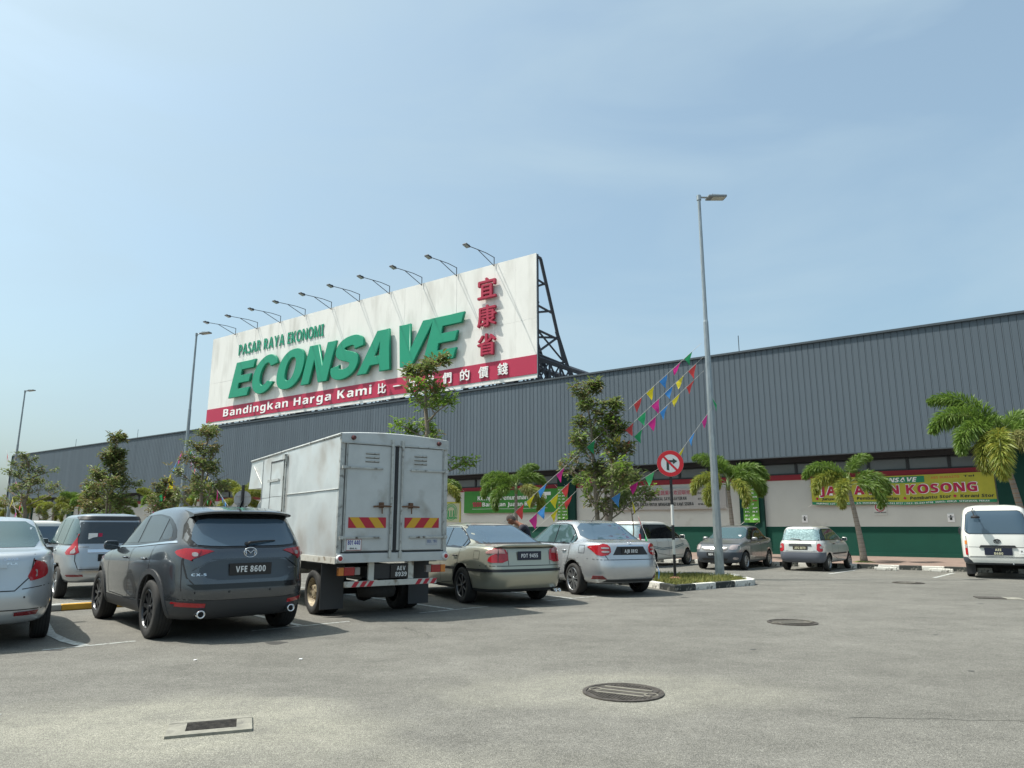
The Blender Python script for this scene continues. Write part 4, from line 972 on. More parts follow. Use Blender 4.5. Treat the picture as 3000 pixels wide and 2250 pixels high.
# ---- generic three-box and hatch shells
def sedan_rings(ro, L, w, hood=.92, belt=.96, deck=1.02, roof=1.46, gb=(-.30, 2.30), rf=(.35, 1.55), nose=.70, tumble=.16, nr=5, nf=4, tail=.93, sill=.22, deckx=None):
    xr, xf = -ro, L - ro
    return [(xr + .25, xf - .35, w - .13, sill, nr, nf), (xr + .10, xf - .10, w - .05, sill + .03, nr, nf), (xr + .03, xf - .02, w - .015, sill + .15, nr, nf), (xr, xf, w, sill + .30, nr, nf), (xr + .015, xf - .01, w, .64, nr, nf),
            (xr + .055, xf - .06, w - .005, [(xr, .78), (1, .80), (xf, nose - .02)], nr, nf), (xr + .07, xf - .13, w - .02, [(xr, tail), (0, belt - .05), (gb[1], belt - .06), (xf, nose + .04)], nr, nf),
            (xr + .10, xf - .25, w - .055, [(xr, deck - .012), (gb[0], deck + .0), (1, belt), (gb[1], hood - .01), (xf - .2, nose + .09)], nr + .5, nf + .5),
            ((xr + gb[0]) / 2, (xf + gb[1]) / 2, w - .085, [(xr, deck + .012), (gb[0], deck + .015), (1, belt + .02), (gb[1], hood + .02), (xf - .4, nose + .15)], 5.5, 5),
            (gb[0], gb[1], w - .105, [(gb[0], deck + .03), (.8, belt + .04), (gb[1], hood + .055)], 6, 5),
            ((gb[0] * .52 + rf[0] * .48), (gb[1] * .5 + rf[1] * .5), w - .105 - tumble * .5, [(gb[0], (deck + roof) / 2 + .04), (.8, (belt + roof) / 2 + .01), (gb[1], (hood + roof) / 2 + .05)], 6, 5),
            (rf[0] - .10, rf[1] + .10, w - .105 - tumble * .93, [(rf[0], roof - .075), (.8, roof - .07), (rf[1], roof - .075)], 6, 5),
            (rf[0] + .02, rf[1] - .03, w - .105 - tumble * 1.25, [(rf[0], roof - .035), (.8, roof - .025), (rf[1], roof - .035)], 6, 5),
            (rf[0] + .22, rf[1] - .2, (w - .105 - tumble) * .62, roof - .004, 5, 5), (rf[0] + .4, rf[1] - .4, .2, roof, 4, 4)]
def sidewin(c, gb, rf, belt, roof, splits, m, deck=None, rear_q=0.0, top=-.085):
    """side glass cut into panes at the given x positions"""
    x0, x1 = gb[0] + .30 + rear_q, gb[1] - .22
    zt = roof + top
    def ztop(x):
        if x < rf[0] + .12: return belt + .09 + (zt - belt - .09) * max(0, min(1, (x - x0 + .02) / (rf[0] + .12 - x0))) ** .75
        if x > rf[1] - .05: return belt + .05 + (zt - belt - .05) * max(0, min(1, (x1 - x) / (x1 - rf[1] + .05))) ** .85
        return zt
    def strip(a, b, g):
        n = 10; lo = [(a + (b - a) * k / n, belt + .035 + g) for k in range(n + 1)]; hi = [(a + (b - a) * k / n, max(belt + .05, ztop(a + (b - a) * k / n) - g)) for k in range(n, -1, -1)]
        return lo + hi
    c.both('window_trim', strip(x0, x1, -0.012), M_GLOSSB, off=0.003)
    xs = [x0 + .02] + splits + [x1 - .02]
    for a, b in zip(xs, xs[1:]): c.both('window', strip(a + .022, b - .022, 0.012), m, off=0.008)
M_GLSEDAN = mat('green_tint_glass', (0.045, 0.085, 0.09), 0.04, 0, spec=1.0)

# ---- silver sedan with a shark-nose tail, right end of the near row
M_SILV = paint('silver_paint', (0.50, 0.515, 0.53), 0.6, 0.26)
gb, rf = (-.30, 2.42), (.40, 1.45)
rg = sedan_rings(.93, 4.40, .848, hood=.95, belt=.95, deck=1.03, roof=1.475, gb=gb, rf=rf, nose=.70, tumble=.17, tail=.97)
c = Car('sedan', 'silver sedan beside the kerbed island, angular red tail lights, multi-spoke wheels', 'car', (2.15, 16.45), -24, rg, M_SILV, 2.55, .835, .305, .365, 'cars parked in the near row', scale=1.09)
sidewin(c, gb, rf, .96, 1.475, [.16, .92], M_GLSEDAN)
c.panel('rear_window', sm([(-.66, 1.075), (-.52, 1.40), (.52, 1.40), (.66, 1.075)], 2), 'B', M_GLASSB, off=0.006); c.panel('windscreen', sm([(-.66, 1.03), (-.54, 1.40), (.54, 1.40), (.66, 1.03)], 2), 'F', M_GLASS, off=0.006)
tl = sm([(.43, .80), (.44, .985), (.62, 1.0), (.83, .97), (.84, .90), (.72, .77)], 2)
c.corner('tail_light', [('B', .43, .80), ('B', .44, .985), ('B', .60, 1.0), ('L', -.78, 1.0), ('L', -.44, .955), ('L', -.56, .90), ('L', -.74, .76)], M_RED, off=.012, cut=2)
for q in (.835, .905): c.pair('reversing_lamp', sm([(.47, q), (.47, q + .03), (.60, q + .035), (.60, q)], 2), 'B', M_CLEAR, off=0.018)
c.line('boot_joint', [(-.60, 1.01), (-.62, .90), (-.50, .70), (.50, .70), (.62, .90), (.60, 1.01)], 'B', 0.012)
c.panel('number_recess', [(-.40, .79), (-.30, .945), (.30, .945), (.40, .79)], 'B', M_BLACK, off=0.004)
c.plate('B', 0, .862, .42, .125, [('AJB 8812', .30, .062)], out=0.012); c.panel('chrome_strip', [(-.30, .948), (-.30, .97), (.30, .97), (.30, .948)], 'B', M_CHROME, off=0.016)
c.badge_ring('B', 0, 1.0, 0, 0, r=0.005, extra=[[(-.03, .03), (-.022, -.03)], [(.03, .03), (.022, -.03)], [(-.025, 0), (.025, 0)]], out=0.014)
c.pair('bumper_reflector', sm([(.52, .335), (.60, .40), (.74, .40), (.80, .335)], 1), 'B', M_REDD, off=0.012); c.panel('rear_diffuser', sm([(-.62, .25), (-.52, .33), (.52, .33), (.62, .25)], 1), 'B', M_DARK, off=0.008)
c.line('bumper_joint', [(-.82, .72), (-.62, .70), (.62, .70), (.82, .72)], 'B', .010)
c.line('door_joint', [(.12, 1.0), (.16, .75), (.36, .40), (.93, .34), (.95, .98)], 'L', mirror='LR'); c.line('door_joint', [(.93, .34), (1.95, .34), (2.05, .7), (2.0, .97)], 'L', mirror='LR')
c.line('fuel_flap', [(-.40, .82), (-.22, .82), (-.22, .97), (-.40, .97), (-.40, .82)], 'L', 0.009)
c.handle(.33, .86, M_SILV); c.handle(1.12, .85, M_SILV); c.mirror(1.85, .99, M_SILV, .2, .13)
bm = bmesh.new(); tube(bm, [(.42, .12, 1.43), (.30, .12, 1.53), (.16, .12, 1.62)], [.008, .006, .004], 6); meshobj('antenna', bm, M_BLACK, c.t)
c.wheels(('spokes', 8, 0.022, 0.12), M_ALLOY, 0.19, 0.72)
c.pair('headlight', sm([(.48, .66), (.50, .74), (.80, .78), (.82, .70)], 2), 'F', M_CLEAR, off=0.01); c.panel('grille', [(-.42, .62), (-.42, .70), (.42, .70), (.42, .62)], 'F', M_BLACK, off=0.006)

# ---- champagne sedan behind the truck
M_CHAMP = paint('champagne_green_paint', (0.39, 0.38, 0.30), 0.6, 0.3)
gb, rf = (-.42, 2.38), (.50, 1.42)
rg = sedan_rings(1.07, 4.70, .865, hood=.90, belt=.95, deck=1.02, roof=1.445, gb=gb, rf=rf, nose=.68, tumble=.18, nr=6, tail=.96)
c = Car('sedan', 'champagne green older sedan beside the box truck, wide red tail lights', 'car', (-.20, 14.72), -29, rg, M_CHAMP, 2.715, .85, .32, .385, 'cars parked in the near row', scale=1.065)
sidewin(c, gb, rf, .955, 1.445, [.05, .86], M_GLASSB, rear_q=.03)
c.panel('window_surround', sm([(-.74, 1.055), (-.575, 1.395), (.575, 1.395), (.74, 1.055)], 2), 'B', M_BLACK, off=0.003)
c.panel('rear_window', sm([(-.70, 1.065), (-.55, 1.38), (.55, 1.38), (.70, 1.065)], 2), 'B', M_GLASSB, off=0.007); c.panel('windscreen', sm([(-.68, .99), (-.54, 1.37), (.54, 1.37), (.68, .99)], 2), 'F', M_GLASS, off=0.006)
c.corner('tail_light', [('B', .42, .745), ('B', .42, .90), ('B', .46, .985), ('B', .68, .985), ('L', -.96, .93), ('L', -.84, .85), ('L', -.82, .745)], M_RED, off=.012)
c.pair('indicator_lens', sm([(.47, .90), (.49, .975), (.67, .975), (.76, .90)], 1), 'B', mat('pale_pink_lens', (0.42, 0.22, 0.2), 0.15, coat=.5), off=0.017)
c.line('lamp_divider', [(.60, .75), (.58, .98)], 'B', 0.012, M_BLACK, 0.020); c.line('lamp_divider', [(-.60, .75), (-.58, .98)], 'B', 0.012, M_BLACK, 0.020)
c.plate('B', 0, .86, .48, .15, [('PDT 9455', .34, .065)], out=0.018, pm=mat('plate_navy', (0.012, 0.016, 0.035), .3))
c.badge_ring('B', 0, 1.015, 0, 0, r=0.005, extra=[[(-.03, .028), (-.022, -.02)], [(.03, .028), (.022, -.02)], [(-.025, 0), (.025, 0)]], out=0.012); c.words('VTEC', 'B', .58, 1.0, .10, .022)
c.split('bumper_strip', [((0, 0, .585), (0, 0, 1)), ((0, 0, .635), (0, 0, 1))], lambda p: .585 < p.z < .635, M_BLACK, 0.008)
c.split('lower_valance', [((0, 0, .30), (0, 0, 1))], lambda p: p.z < .30, M_DARK, 0.002)
c.line('bumper_joint', [(-.85, .69), (.85, .69)], 'B', .012); c.line('boot_joint', [(-.42, .70), (-.42, 1.0)], 'B', .009); c.line('boot_joint', [(.42, .70), (.42, 1.0)], 'B', .009)
bm = bmesh.new()
rr = []
for k in range(13):
    y = -.62 + 1.24 * k / 12; e = (abs(y) / .62) ** 5; rr.append([bm.verts.new((x + e * .10, y, 1.005 + z * (1 - .8 * e))) for x, z in ((-.98, 0), (-1.02, .045), (-.97, .055), (-.84, .02), (-.82, 0))])
for a, b in zip(rr, rr[1:]):
    for i in range(4): bm.faces.new((a[i], a[i + 1], b[i + 1], b[i]))
bmesh.ops.recalc_face_normals(bm, faces=bm.faces); meshobj('boot_lip_spoiler', bm, M_CHAMP, c.t, smooth=True)
c.line('door_joint', [(.08, 1.0), (.16, .72), (.42, .36), (.93, .32), (.95, .97)], 'L', mirror='LR'); c.line('fuel_flap', [(-.62, .80), (-.45, .80), (-.45, .94), (-.62, .94), (-.62, .80)], 'L', .008)
c.line('side_moulding', [(.42, .61), (2.2, .60)], 'L', .05, M_BLACK, .008, mirror='LR'); c.handle(.25, .84, M_BLACK); c.handle(1.1, .83, M_BLACK); c.mirror(1.80, .98, M_CHAMP, .2, .12)
for y in (.28, .36):
    bm = bmesh.new(); lathe(bm, [(.022, .12), (.022, -.005), (.03, 0), (.03, .14)], 18, 'X', 0, (-1.05, -y - .25, .25)); meshobj('exhaust_tip', bm, M_CHROME, c.t, smooth=True)
c.wheels(('spokes', 7, 0.035), mat('gunmetal_rim', (0.16, 0.16, 0.165), .35, .8), 0.2, 0.66)
c.pair('headlight', sm([(.48, .62), (.50, .72), (.80, .74), (.80, .66)], 2), 'F', M_CLEAR, off=0.01)

# ---- silver sedan cut by the left edge
M_SILV2 = paint('pale_silver_paint', (0.47, 0.50, 0.52), 0.5, 0.3)
gb, rf = (-.32, 2.25), (.32, 1.40)
rg = sedan_rings(.98, 4.27, .84, hood=.95, belt=.99, deck=1.075, roof=1.50, gb=gb, rf=rf, nose=.70, tumble=.16, nr=5, tail=1.0, sill=.24)
c = Car('sedan', 'pale silver sedan cut off by the left edge of the picture, tilted square tail lights', 'car', (-6.98, 9.52), -36, rg, M_SILV2, 2.465, .83, .30, .36, 'cars parked in the near row', scale=1.06)
sidewin(c, gb, rf, 1.0, 1.50, [.15, .88], M_GLSEDAN)
c.panel('rear_window', sm([(-.65, 1.12), (-.545, 1.435), (.545, 1.435), (.65, 1.12)], 2), 'B', M_GLSEDAN, off=0.006); c.panel('windscreen', sm([(-.64, 1.04), (-.53, 1.42), (.53, 1.42), (.64, 1.04)], 2), 'F', M_GLASS, off=0.006)
c.corner('tail_light', [('B', .49, .74), ('B', .58, .985), ('L', -.84, .985), ('L', -.70, .95), ('L', -.66, .83), ('L', -.74, .78)], M_RED, off=.012)
c.corner('reversing_lamp', [('B', .58, .785), ('B', .60, .865), ('L', -.84, .88), ('L', -.82, .81)], M_CLEAR, off=.017)
c.line('boot_joint', [(-.56, 1.05), (-.54, .80), (-.40, .645), (.40, .645), (.54, .80), (.56, 1.05)], 'B', .013); c.line('bumper_joint', [(-.8, .70), (-.47, .66)], 'B', .01); c.line('bumper_joint', [(.47, .66), (.8, .70)], 'B', .01)
c.plate('B', 0, .80, .44, .15, [('AHK 5512', .32, .07)], out=.014); c.panel('chrome_strip', [(-.30, .90), (-.30, .94), (.30, .94), (.30, .90)], 'B', M_SILV2, off=.02)
c.words('SAGA', 'B', -.26, .985, .14, .03); c.words('FLX', 'B', -.30, .935, .10, .025)
c.pair('bumper_reflector', sm([(.42, .365), (.42, .405), (.66, .415), (.64, .365)], 1), 'B', M_REDD, off=.012); c.line('bumper_crease', [(-.84, .43), (.84, .43)], 'B', .012)
for y in (-.5, .5): bm = bmesh.new(); p, n, d = c.hit('B', y, .57); lathe(bm, [(.012, .003), (.012, -.003), (.001, -.003)], 12, 'X', 0, (p.x, y, .57)); meshobj('parking_sensor', bm, M_DARK, c.t)
c.line('door_joint', [(.10, 1.02), (.16, .75), (.36, .40), (.90, .36), (.92, 1.0)], 'L', mirror='LR'); c.handle(.3, .88, M_SILV2); c.handle(1.1, .87, M_SILV2); c.mirror(1.72, 1.0, M_SILV2, .16, .12, .07)
c.wheels(('cap',), M_ALLOY, .185, .64)

# ---- tall wagons: rings for one-box and two-box cars
def tall_rings(ro, L, w, belt, roof, hood, nose, gb, rf, tumble, nr=6, nf=4, sill=.26, rearbow=0.0):
    xr, xf = -ro, L - ro
    return [(xr + .22, xf - .35, w - .12, sill, nr, nf), (xr + .08, xf - .10, w - .05, sill + .03, nr, nf), (xr + .02, xf - .02, w - .012, sill + .14, nr, nf), (xr, xf, w, sill + .28, nr, nf), (xr + .03, xf - .01, w, .70, nr, nf),
            (xr + .05, xf - .06, w - .003, [(xr, .88), (1, .84), (xf, nose)], nr, nf), (xr + .07, xf - .14, w - .015, [(xr, belt - .03), (1, belt - .06), (gb[1], belt - .08), (xf, nose + .06)], nr, nf),
            (xr + .085, xf - .28, w - .045, [(xr, belt + .02), (1, belt), (gb[1], hood - .01), (xf - .2, nose + .12)], nr, nf + .5), (xr + .10, (xf + gb[1]) / 2, w - .07, [(xr, belt + .05), (1, belt + .02), (gb[1], hood + .02), (xf - .4, nose + .2)], nr, 5),
            (xr + .115, gb[1], w - .085, [(xr, belt + .09), (.8, belt + .04), (gb[1], hood + .05)], nr, 5), ((xr + .115 + rf[0]) / 2, (gb[1] + rf[1]) / 2, w - .085 - tumble * .5, [(xr, (belt + roof) / 2 + .05), (.8, (belt + roof) / 2 + .02), (gb[1], (hood + roof) / 2 + .04)], nr, 5),
            (rf[0], rf[1] + .10, w - .085 - tumble * .93, [(rf[0], roof - .085), (.8, roof - .07), (rf[1], roof - .08)], nr, 5), (rf[0] + .03, rf[1] - .03, w - .085 - tumble * 1.3, [(rf[0], roof - .035), (.8, roof - .025), (rf[1], roof - .035)], nr, 5),
            (rf[0] + .25, rf[1] - .2, (w - .085 - tumble) * .62, roof - .004, 5, 5), (rf[0] + .5, rf[1] - .4, .2, roof, 4, 4)]
def tallwin(c, x0, x1, rx0, rx1, belt, zt, splits, m):
    def ztop(x):
        if x < rx0: return belt + .10 + (zt - belt - .10) * max(0, (x - x0 + .02) / (rx0 - x0)) ** .6
        if x > rx1: return belt + .04 + (zt - belt - .04) * max(0, (x1 - x) / (x1 - rx1)) ** .9
        return zt
    def strip(a, b, g):
        n = 10; return [(a + (b - a) * k / n, belt + g) for k in range(n + 1)] + [(a + (b - a) * k / n, max(belt + .02, ztop(a + (b - a) * k / n) - g)) for k in range(n, -1, -1)]
    c.both('window_trim', strip(x0, x1, -0.012), M_GLOSSB, off=.003); xs = [x0 + .01] + splits + [x1 - .01]
    for a, b in zip(xs, xs[1:]): c.both('window', strip(a + .022, b - .022, .014), m, off=.008)
M_TGL = mat('tinted_side_glass', (0.012, 0.014, 0.016), .05, spec=.8)

# ---- silver minivan behind the left cars
M_SILV3 = paint('cool_silver_paint', (0.38, 0.40, 0.42), 0.7, 0.28)
rg = tall_rings(.78, 4.14, .83, .98, 1.68, .98, .78, (0, 2.55), (-.52, 1.55), .16, sill=.30)
c = Car('minivan', 'silver minivan with tall two-tone tail lights, behind the SUV and the left sedan', 'car', (-8.85, 15.8), -40, rg, M_SILV3, 2.655, .82, .31, .375, 'cars parked in the far row', scale=1.03)
tallwin(c, -.56, 2.30, -.30, 1.45, 1.05, 1.58, [.02, .95, 1.75], M_GLSEDAN)
c.panel('rear_window', sm([(-.68, 1.075), (-.62, 1.50), (.62, 1.50), (.68, 1.075)], 2), 'B', M_GLASS, off=.008); c.panel('windscreen', sm([(-.66, 1.10), (-.55, 1.58), (.55, 1.58), (.66, 1.10)], 2), 'F', M_GLASS, off=.006)
c.panel('roof_spoiler', sm([(-.64, 1.545), (-.60, 1.61), (.60, 1.61), (.64, 1.545)], 2), 'B', M_BLACK, off=.03)
c.corner('tail_light', [('B', .54, .86), ('B', .58, 1.05), ('B', .58, 1.26), ('L', -.54, 1.27), ('L', -.48, 1.05), ('L', -.38, .86)], M_RED, off=.012)
c.corner('reversing_lamp', [('B', .60, .885), ('B', .62, 1.01), ('L', -.60, 1.02), ('L', -.54, .885)], M_CLEAR, off=.018)
c.pair('bumper_reflector', sm([(.45, .44), (.47, .48), (.72, .48), (.74, .44)], 1), 'B', M_REDD, off=.012)
c.line('tailgate_joint', [(-.62, 1.05), (-.62, .75), (-.56, .58), (.56, .58), (.62, .75), (.62, 1.05)], 'B', .014); c.panel('chrome_strip', [(-.42, .90), (-.42, .96), (.42, .96), (.42, .90)], 'B', M_CHROME, off=.02); c.words('AVANZA', 'B', .56, 1.0, .16, .022, m=M_DARK)
c.plate('B', 0, .80, .46, .14, [('WUK 3917', .33, .068)], out=.014)
bm = bmesh.new(); p, n, d = c.hit('B', .3, 1.2); box(bm, (p.x - .006, .34, 1.22), (.004, .16, .12)); meshobj('window_sticker', bm, M_WHITE, c.t); bm = bmesh.new(); box(bm, (p.x - .006, .21, 1.22), (.004, .07, .12)); meshobj('window_sticker', bm, M_PRED, c.t)
c.line('door_joint', [(.30, 1.03), (.34, .5), (1.15, .42), (1.17, 1.03)], 'L', mirror='LR'); c.handle(.5, .93, M_SILV3); c.handle(1.35, .92, M_SILV3); c.mirror(2.0, 1.06, M_SILV3, .18, .13, .09)
c.wheels(('spokes', 7, .035), M_ALLOY, .19, .66)

# ---- white wagon seen as a roof between the two left cars
M_CREAM = paint('cream_white_paint', (0.62, 0.61, 0.56), 0.05, 0.35)
rg = tall_rings(.80, 4.3, .82, .98, 1.62, .98, .75, (0, 2.6), (-.55, 1.5), .15)
c = Car('hatchback', 'cream white car whose roof shows between the left sedan and the silver minivan', 'car', (-13.1, 19.9), -50, rg, M_CREAM, 2.6, .80, .30, .36, 'cars parked in the far row')
tallwin(c, -.5, 2.3, -.25, 1.4, 1.05, 1.52, [.1, .95], M_GLASSB); c.panel('rear_window', sm([(-.66, 1.06), (-.58, 1.46), (.58, 1.46), (.66, 1.06)], 2), 'B', M_GLASSB, off=.008)
c.pair('tail_light', sm([(.62, .85), (.64, 1.1), (.76, 1.1), (.80, .85)], 2), 'B', M_RED, off=.012); c.wheels(('cap',), M_ALLOY, .18, .62); c.mirror(2.0, 1.05, M_CREAM, .2, .13); c.plate('B', 0, .80, .46, .12, [('ADV 4103', .3, .06)])

# ---- white minivan behind the island
M_WPNT = paint('pearl_white_paint', (0.66, 0.65, 0.60), 0.05, 0.3)
rg = tall_rings(.76, 4.22, .85, .98, 1.66, .97, .74, (0, 2.75), (-.50, 1.6), .16, sill=.24)
c = Car('minivan', 'pearl white minivan behind the black and white sign pole, facing the shop', 'car', (4.45, 26.9), 41, rg, M_WPNT, 2.75, .835, .30, .365, 'cars parked along the walkway')
tallwin(c, -.50, 2.52, -.30, 1.45, 1.03, 1.52, [.02, .95, 1.85], M_TGL)
c.panel('rear_window', sm([(-.68, 1.06), (-.60, 1.50), (.60, 1.50), (.68, 1.06)], 2), 'B', mat('silvered_sunshade', (0.42, 0.52, 0.54), .35, .4, var=.3, vscale=2), off=.008); c.panel('windscreen', sm([(-.66, 1.08), (-.55, 1.57), (.55, 1.57), (.66, 1.08)], 2), 'F', M_GLASS, off=.006)
c.panel('roof_spoiler', sm([(-.62, 1.54), (-.58, 1.60), (.58, 1.60), (.62, 1.54)], 2), 'B', M_WPNT, off=.05)
c.corner('tail_light', [('B', .68, .84), ('B', .68, 1.0), ('B', .64, 1.20), ('L', -.52, 1.20), ('L', -.56, 1.0), ('L', -.52, .84)], M_RED, off=.012)
c.line('door_joint', [(.34, 1.02), (.38, .5), (1.2, .40), (1.2, 1.02)], 'L', mirror='LR'); c.line('door_joint', [(1.2, .40), (2.3, .42), (2.3, 1.0)], 'L', mirror='LR'); c.handle(.5, .9, M_WPNT); c.handle(1.4, .9, M_WPNT); c.mirror(2.2, 1.05, M_WPNT, .22, .15)
for q in (0, .05): c.line('swoosh_decal', [(-.1, .72 + q), (.7, .62 + q), (1.6, .66 + q), (2.4, .78 + q)], 'R', .022, mat('decal_teal', (0.01, 0.09, 0.12), .4), .004)
c.plate('B', 0, .80, .46, .12, [('WKV 6290', .3, .06)]); c.wheels(('spokes', 12, .02), M_ALLOY, .185, .66)

# ---- grey sedan facing out, behind the lamp post
M_GREYS = paint('warm_grey_paint', (0.235, 0.235, 0.235), 0.6, 0.32)
gb, rf = (-.30, 2.20), (.35, 1.38)
rg = sedan_rings(.98, 4.27, .84, hood=.98, belt=.98, deck=1.04, roof=1.50, gb=gb, rf=rf, nose=.76, tumble=.16, nr=5, nf=5, tail=.99)
c = Car('sedan', 'grey sedan backed in behind the lamp post, its headlights facing the camera', 'car', (8.85, 27.45), 217, rg, M_GREYS, 2.465, .83, .30, .36, 'cars parked along the walkway')
sidewin(c, gb, rf, .985, 1.50, [.15, .88], M_TGL)
c.panel('windscreen', sm([(-.66, 1.04), (-.54, 1.42), (.54, 1.42), (.66, 1.04)], 2), 'F', M_GLSEDAN, off=.008); c.panel('rear_window', sm([(-.64, 1.09), (-.53, 1.42), (.53, 1.42), (.64, 1.09)], 2), 'B', M_GLASS, off=.006)
c.split('lower_bumper', [((0, 0, .60), (0, 0, 1))], lambda p: p.z < .60 and p.x > 2.75, mat('blue_black_plastic', (0.045, 0.055, 0.07), .5), .004)
c.pair('headlight', sm([(.52, .66), (.50, .80), (.60, .86), (.82, .87), (.83, .72)], 2), 'F', M_CLEAR, off=.012); c.panel('grille', sm([(-.46, .66), (-.46, .80), (.46, .80), (.46, .66)], 2), 'F', M_BLACK, off=.008)
c.panel('chrome_strip', sm([(-.44, .735), (-.12, .71), (0, .68), (.12, .71), (.44, .735), (.44, .765), (-.44, .765)], 1), 'F', M_CHROME, off=.014); c.badge_ring('F', 0, .745, .045, .045, r=.008)
c.panel('air_intake', sm([(-.40, .32), (-.46, .40), (.46, .40), (.40, .32)], 1), 'F', M_BLACK, off=.008); c.pair('fog_lamp', sm([(.60, .36), (.60, .44), (.72, .44), (.72, .36)], 3), 'F', M_CLEAR, off=.01)
c.plate('F', 0, .53, .50, .125, [('NDA 2998', .36, .07)], out=.03); c.line('bonnet_joint', [(-.70, .885), (.70, .885)], 'F', .012)
c.line('door_joint', [(.10, 1.0), (.16, .75), (.36, .42), (.90, .38), (.92, 1.0)], 'L', mirror='LR'); c.line('door_joint', [(.90, .38), (1.9, .38), (1.95, .98)], 'L', mirror='LR'); c.handle(.3, .88, M_GREYS); c.handle(1.1, .87, M_GREYS); c.mirror(1.72, 1.0, M_GREYS, .2, .13)
bm = bmesh.new(); p, n, d = c.hit('F', .45, 1.14); box(bm, (p.x + .012, .45, 1.14), (.004, .16, .08), Euler((0, radians(-58), 0))); meshobj('windscreen_sticker', bm, M_WHITE, c.t); c.wheels(('cap',), M_ALLOY, .185, .64)

# ---- small silver hatchback
M_HATCH = paint('light_silver_paint', (0.56, 0.56, 0.54), 0.35, 0.34)
rg = tall_rings(.58, 3.43, .745, .93, 1.43, .92, .70, (0, 2.10), (-.38, 1.15), .12, nr=9, sill=.25)
c = Car('hatchback', 'small silver hatchback with a plain grey lower bumper and shaded rear window', 'car', (9.98, 24.75), 40, rg, M_HATCH, 2.28, .72, .265, .32, 'cars parked along the walkway', scale=1.03)
tallwin(c, -.36, 1.95, -.22, 1.05, .985, 1.33, [.42], M_GLSEDAN)
c.panel('window_surround', sm([(-.63, .965), (-.575, 1.345), (.575, 1.345), (.63, .965)], 1), 'B', M_BLACK, off=.004)
c.panel('rear_window', sm([(-.60, .98), (-.55, 1.32), (.55, 1.32), (.60, .98)], 1), 'B', mat('crinkled_sunshade', (0.30, 0.42, 0.43), .35, .4, var=.35, vscale=22, bump=.5, bscale=30), off=.008)
c.panel('windscreen', sm([(-.58, 1.0), (-.50, 1.34), (.50, 1.34), (.58, 1.0)], 2), 'F', M_GLASS, off=.006)
c.split('lower_bumper', [((0, 0, .60), (0, 0, 1))], lambda p: p.z < .60 and p.x < -.28, mat('slate_plastic', (0.10, 0.11, 0.135), .6), .006)
c.corner('tail_light', [('B', .51, .62), ('B', .52, .87), ('L', -.46, .88), ('L', -.42, .62)], M_RED, off=.012); c.pair('reversing_lamp', sm([(.60, .72), (.60, .80), (.68, .80), (.68, .72)], 3), 'B', M_CLEAR, off=.018)
c.panel('number_garnish', sm([(-.36, .80), (-.34, .86), (.34, .86), (.36, .80)], 1), 'B', M_DARK, off=.02); c.plate('B', 0, .735, .46, .12, [('AFG 8879', .34, .07)], out=.012, m=mat('plate_cream', (.6, .58, .4), .5), pm=mat('plate_brown', (.05, .045, .035), .4))
c.line('tailgate_joint', [(-.52, .95), (-.52, .62), (.52, .62), (.52, .95)], 'B', .010); c.words('KANCIL', 'B', .50, .64, .12, .02); c.words('EZI', 'B', -.40, .64, .09, .02)
bm = bmesh.new(); tube(bm, [(-.50, -.02, .97), (-.50, .0, 1.0), (-.485, .30, 1.03)], [.012, .012, .008], 6); meshobj('rear_wiper', bm, M_BLACK, c.t)
c.line('door_joint', [(.30, .97), (.34, .5), (.95, .36), (.95, .97)], 'L', mirror='LR'); c.line('side_moulding', [(.36, .55), (1.9, .55)], 'L', .05, M_DARK, .008, mirror='LR'); c.handle(.5, .86, M_BLACK); c.mirror(1.55, .97, M_HATCH, .17, .12)
c.wheels(('cap',), M_ALLOY, .155, .62)

# ---- white van at the right edge
M_VAN = paint('van_white_paint', (0.70, 0.70, 0.66), 0.0, 0.35)
xr, xf = -1.02, 3.62
rg = [(xr + .2, xf - .3, .72, .36, 11, 4), (xr + .05, xf - .08, .80, .38, 11, 4), (xr, xf, .835, .50, 11, 4), (xr, xf, .845, .70, 11, 4), (xr + .005, xf - .02, .845, .95, 11, 4), (xr + .015, xf - .10, .84, 1.10, 11, 4), (xr + .03, xf - .22, .825, 1.22, 11, 4.5),
      (xr + .06, xf - .50, .79, 1.50, 10, 5), (xr + .11, xf - .80, .745, 1.76, 10, 5), (xr + .18, xf - 1.0, .70, 1.87, 10, 5), (xr + .30, xf - 1.2, .60, 1.935, 6, 5), (xr + .6, xf - 1.5, .40, 1.965, 5, 5), (0.2, 1.4, .15, 1.972, 4, 4)]
c = Car('van', 'white van at the right edge with a round rear-view mirror hanging by its back window', 'van', (14.35, 21.5), 34, rg, M_VAN, 2.33, .80, .32, .385, scale=1.06)
c.panel('window_surround', sm([(-.73, 1.17), (-.64, 1.80), (.64, 1.80), (.73, 1.17)], 3), 'B', M_BLACK, off=.004); c.panel('rear_window', sm([(-.71, 1.185), (-.62, 1.785), (.62, 1.785), (.71, 1.185)], 3), 'B', M_GLASSB, off=.009)
c.both('window', sm([(-.75, 1.22), (-.68, 1.68), (.55, 1.72), (.55, 1.22)], 2), M_GLASSB, off=.006); c.both('window', sm([(.65, 1.22), (.65, 1.72), (1.55, 1.72), (1.55, 1.22)], 2), M_GLASSB, off=.006); c.both('window', sm([(1.70, 1.22), (1.70, 1.70), (2.3, 1.70), (2.85, 1.25)], 2), M_GLASS, off=.006)
c.panel('windscreen', sm([(-.68, 1.25), (-.60, 1.78), (.60, 1.78), (.68, 1.25)], 2), 'F', M_GLASS, off=.006)
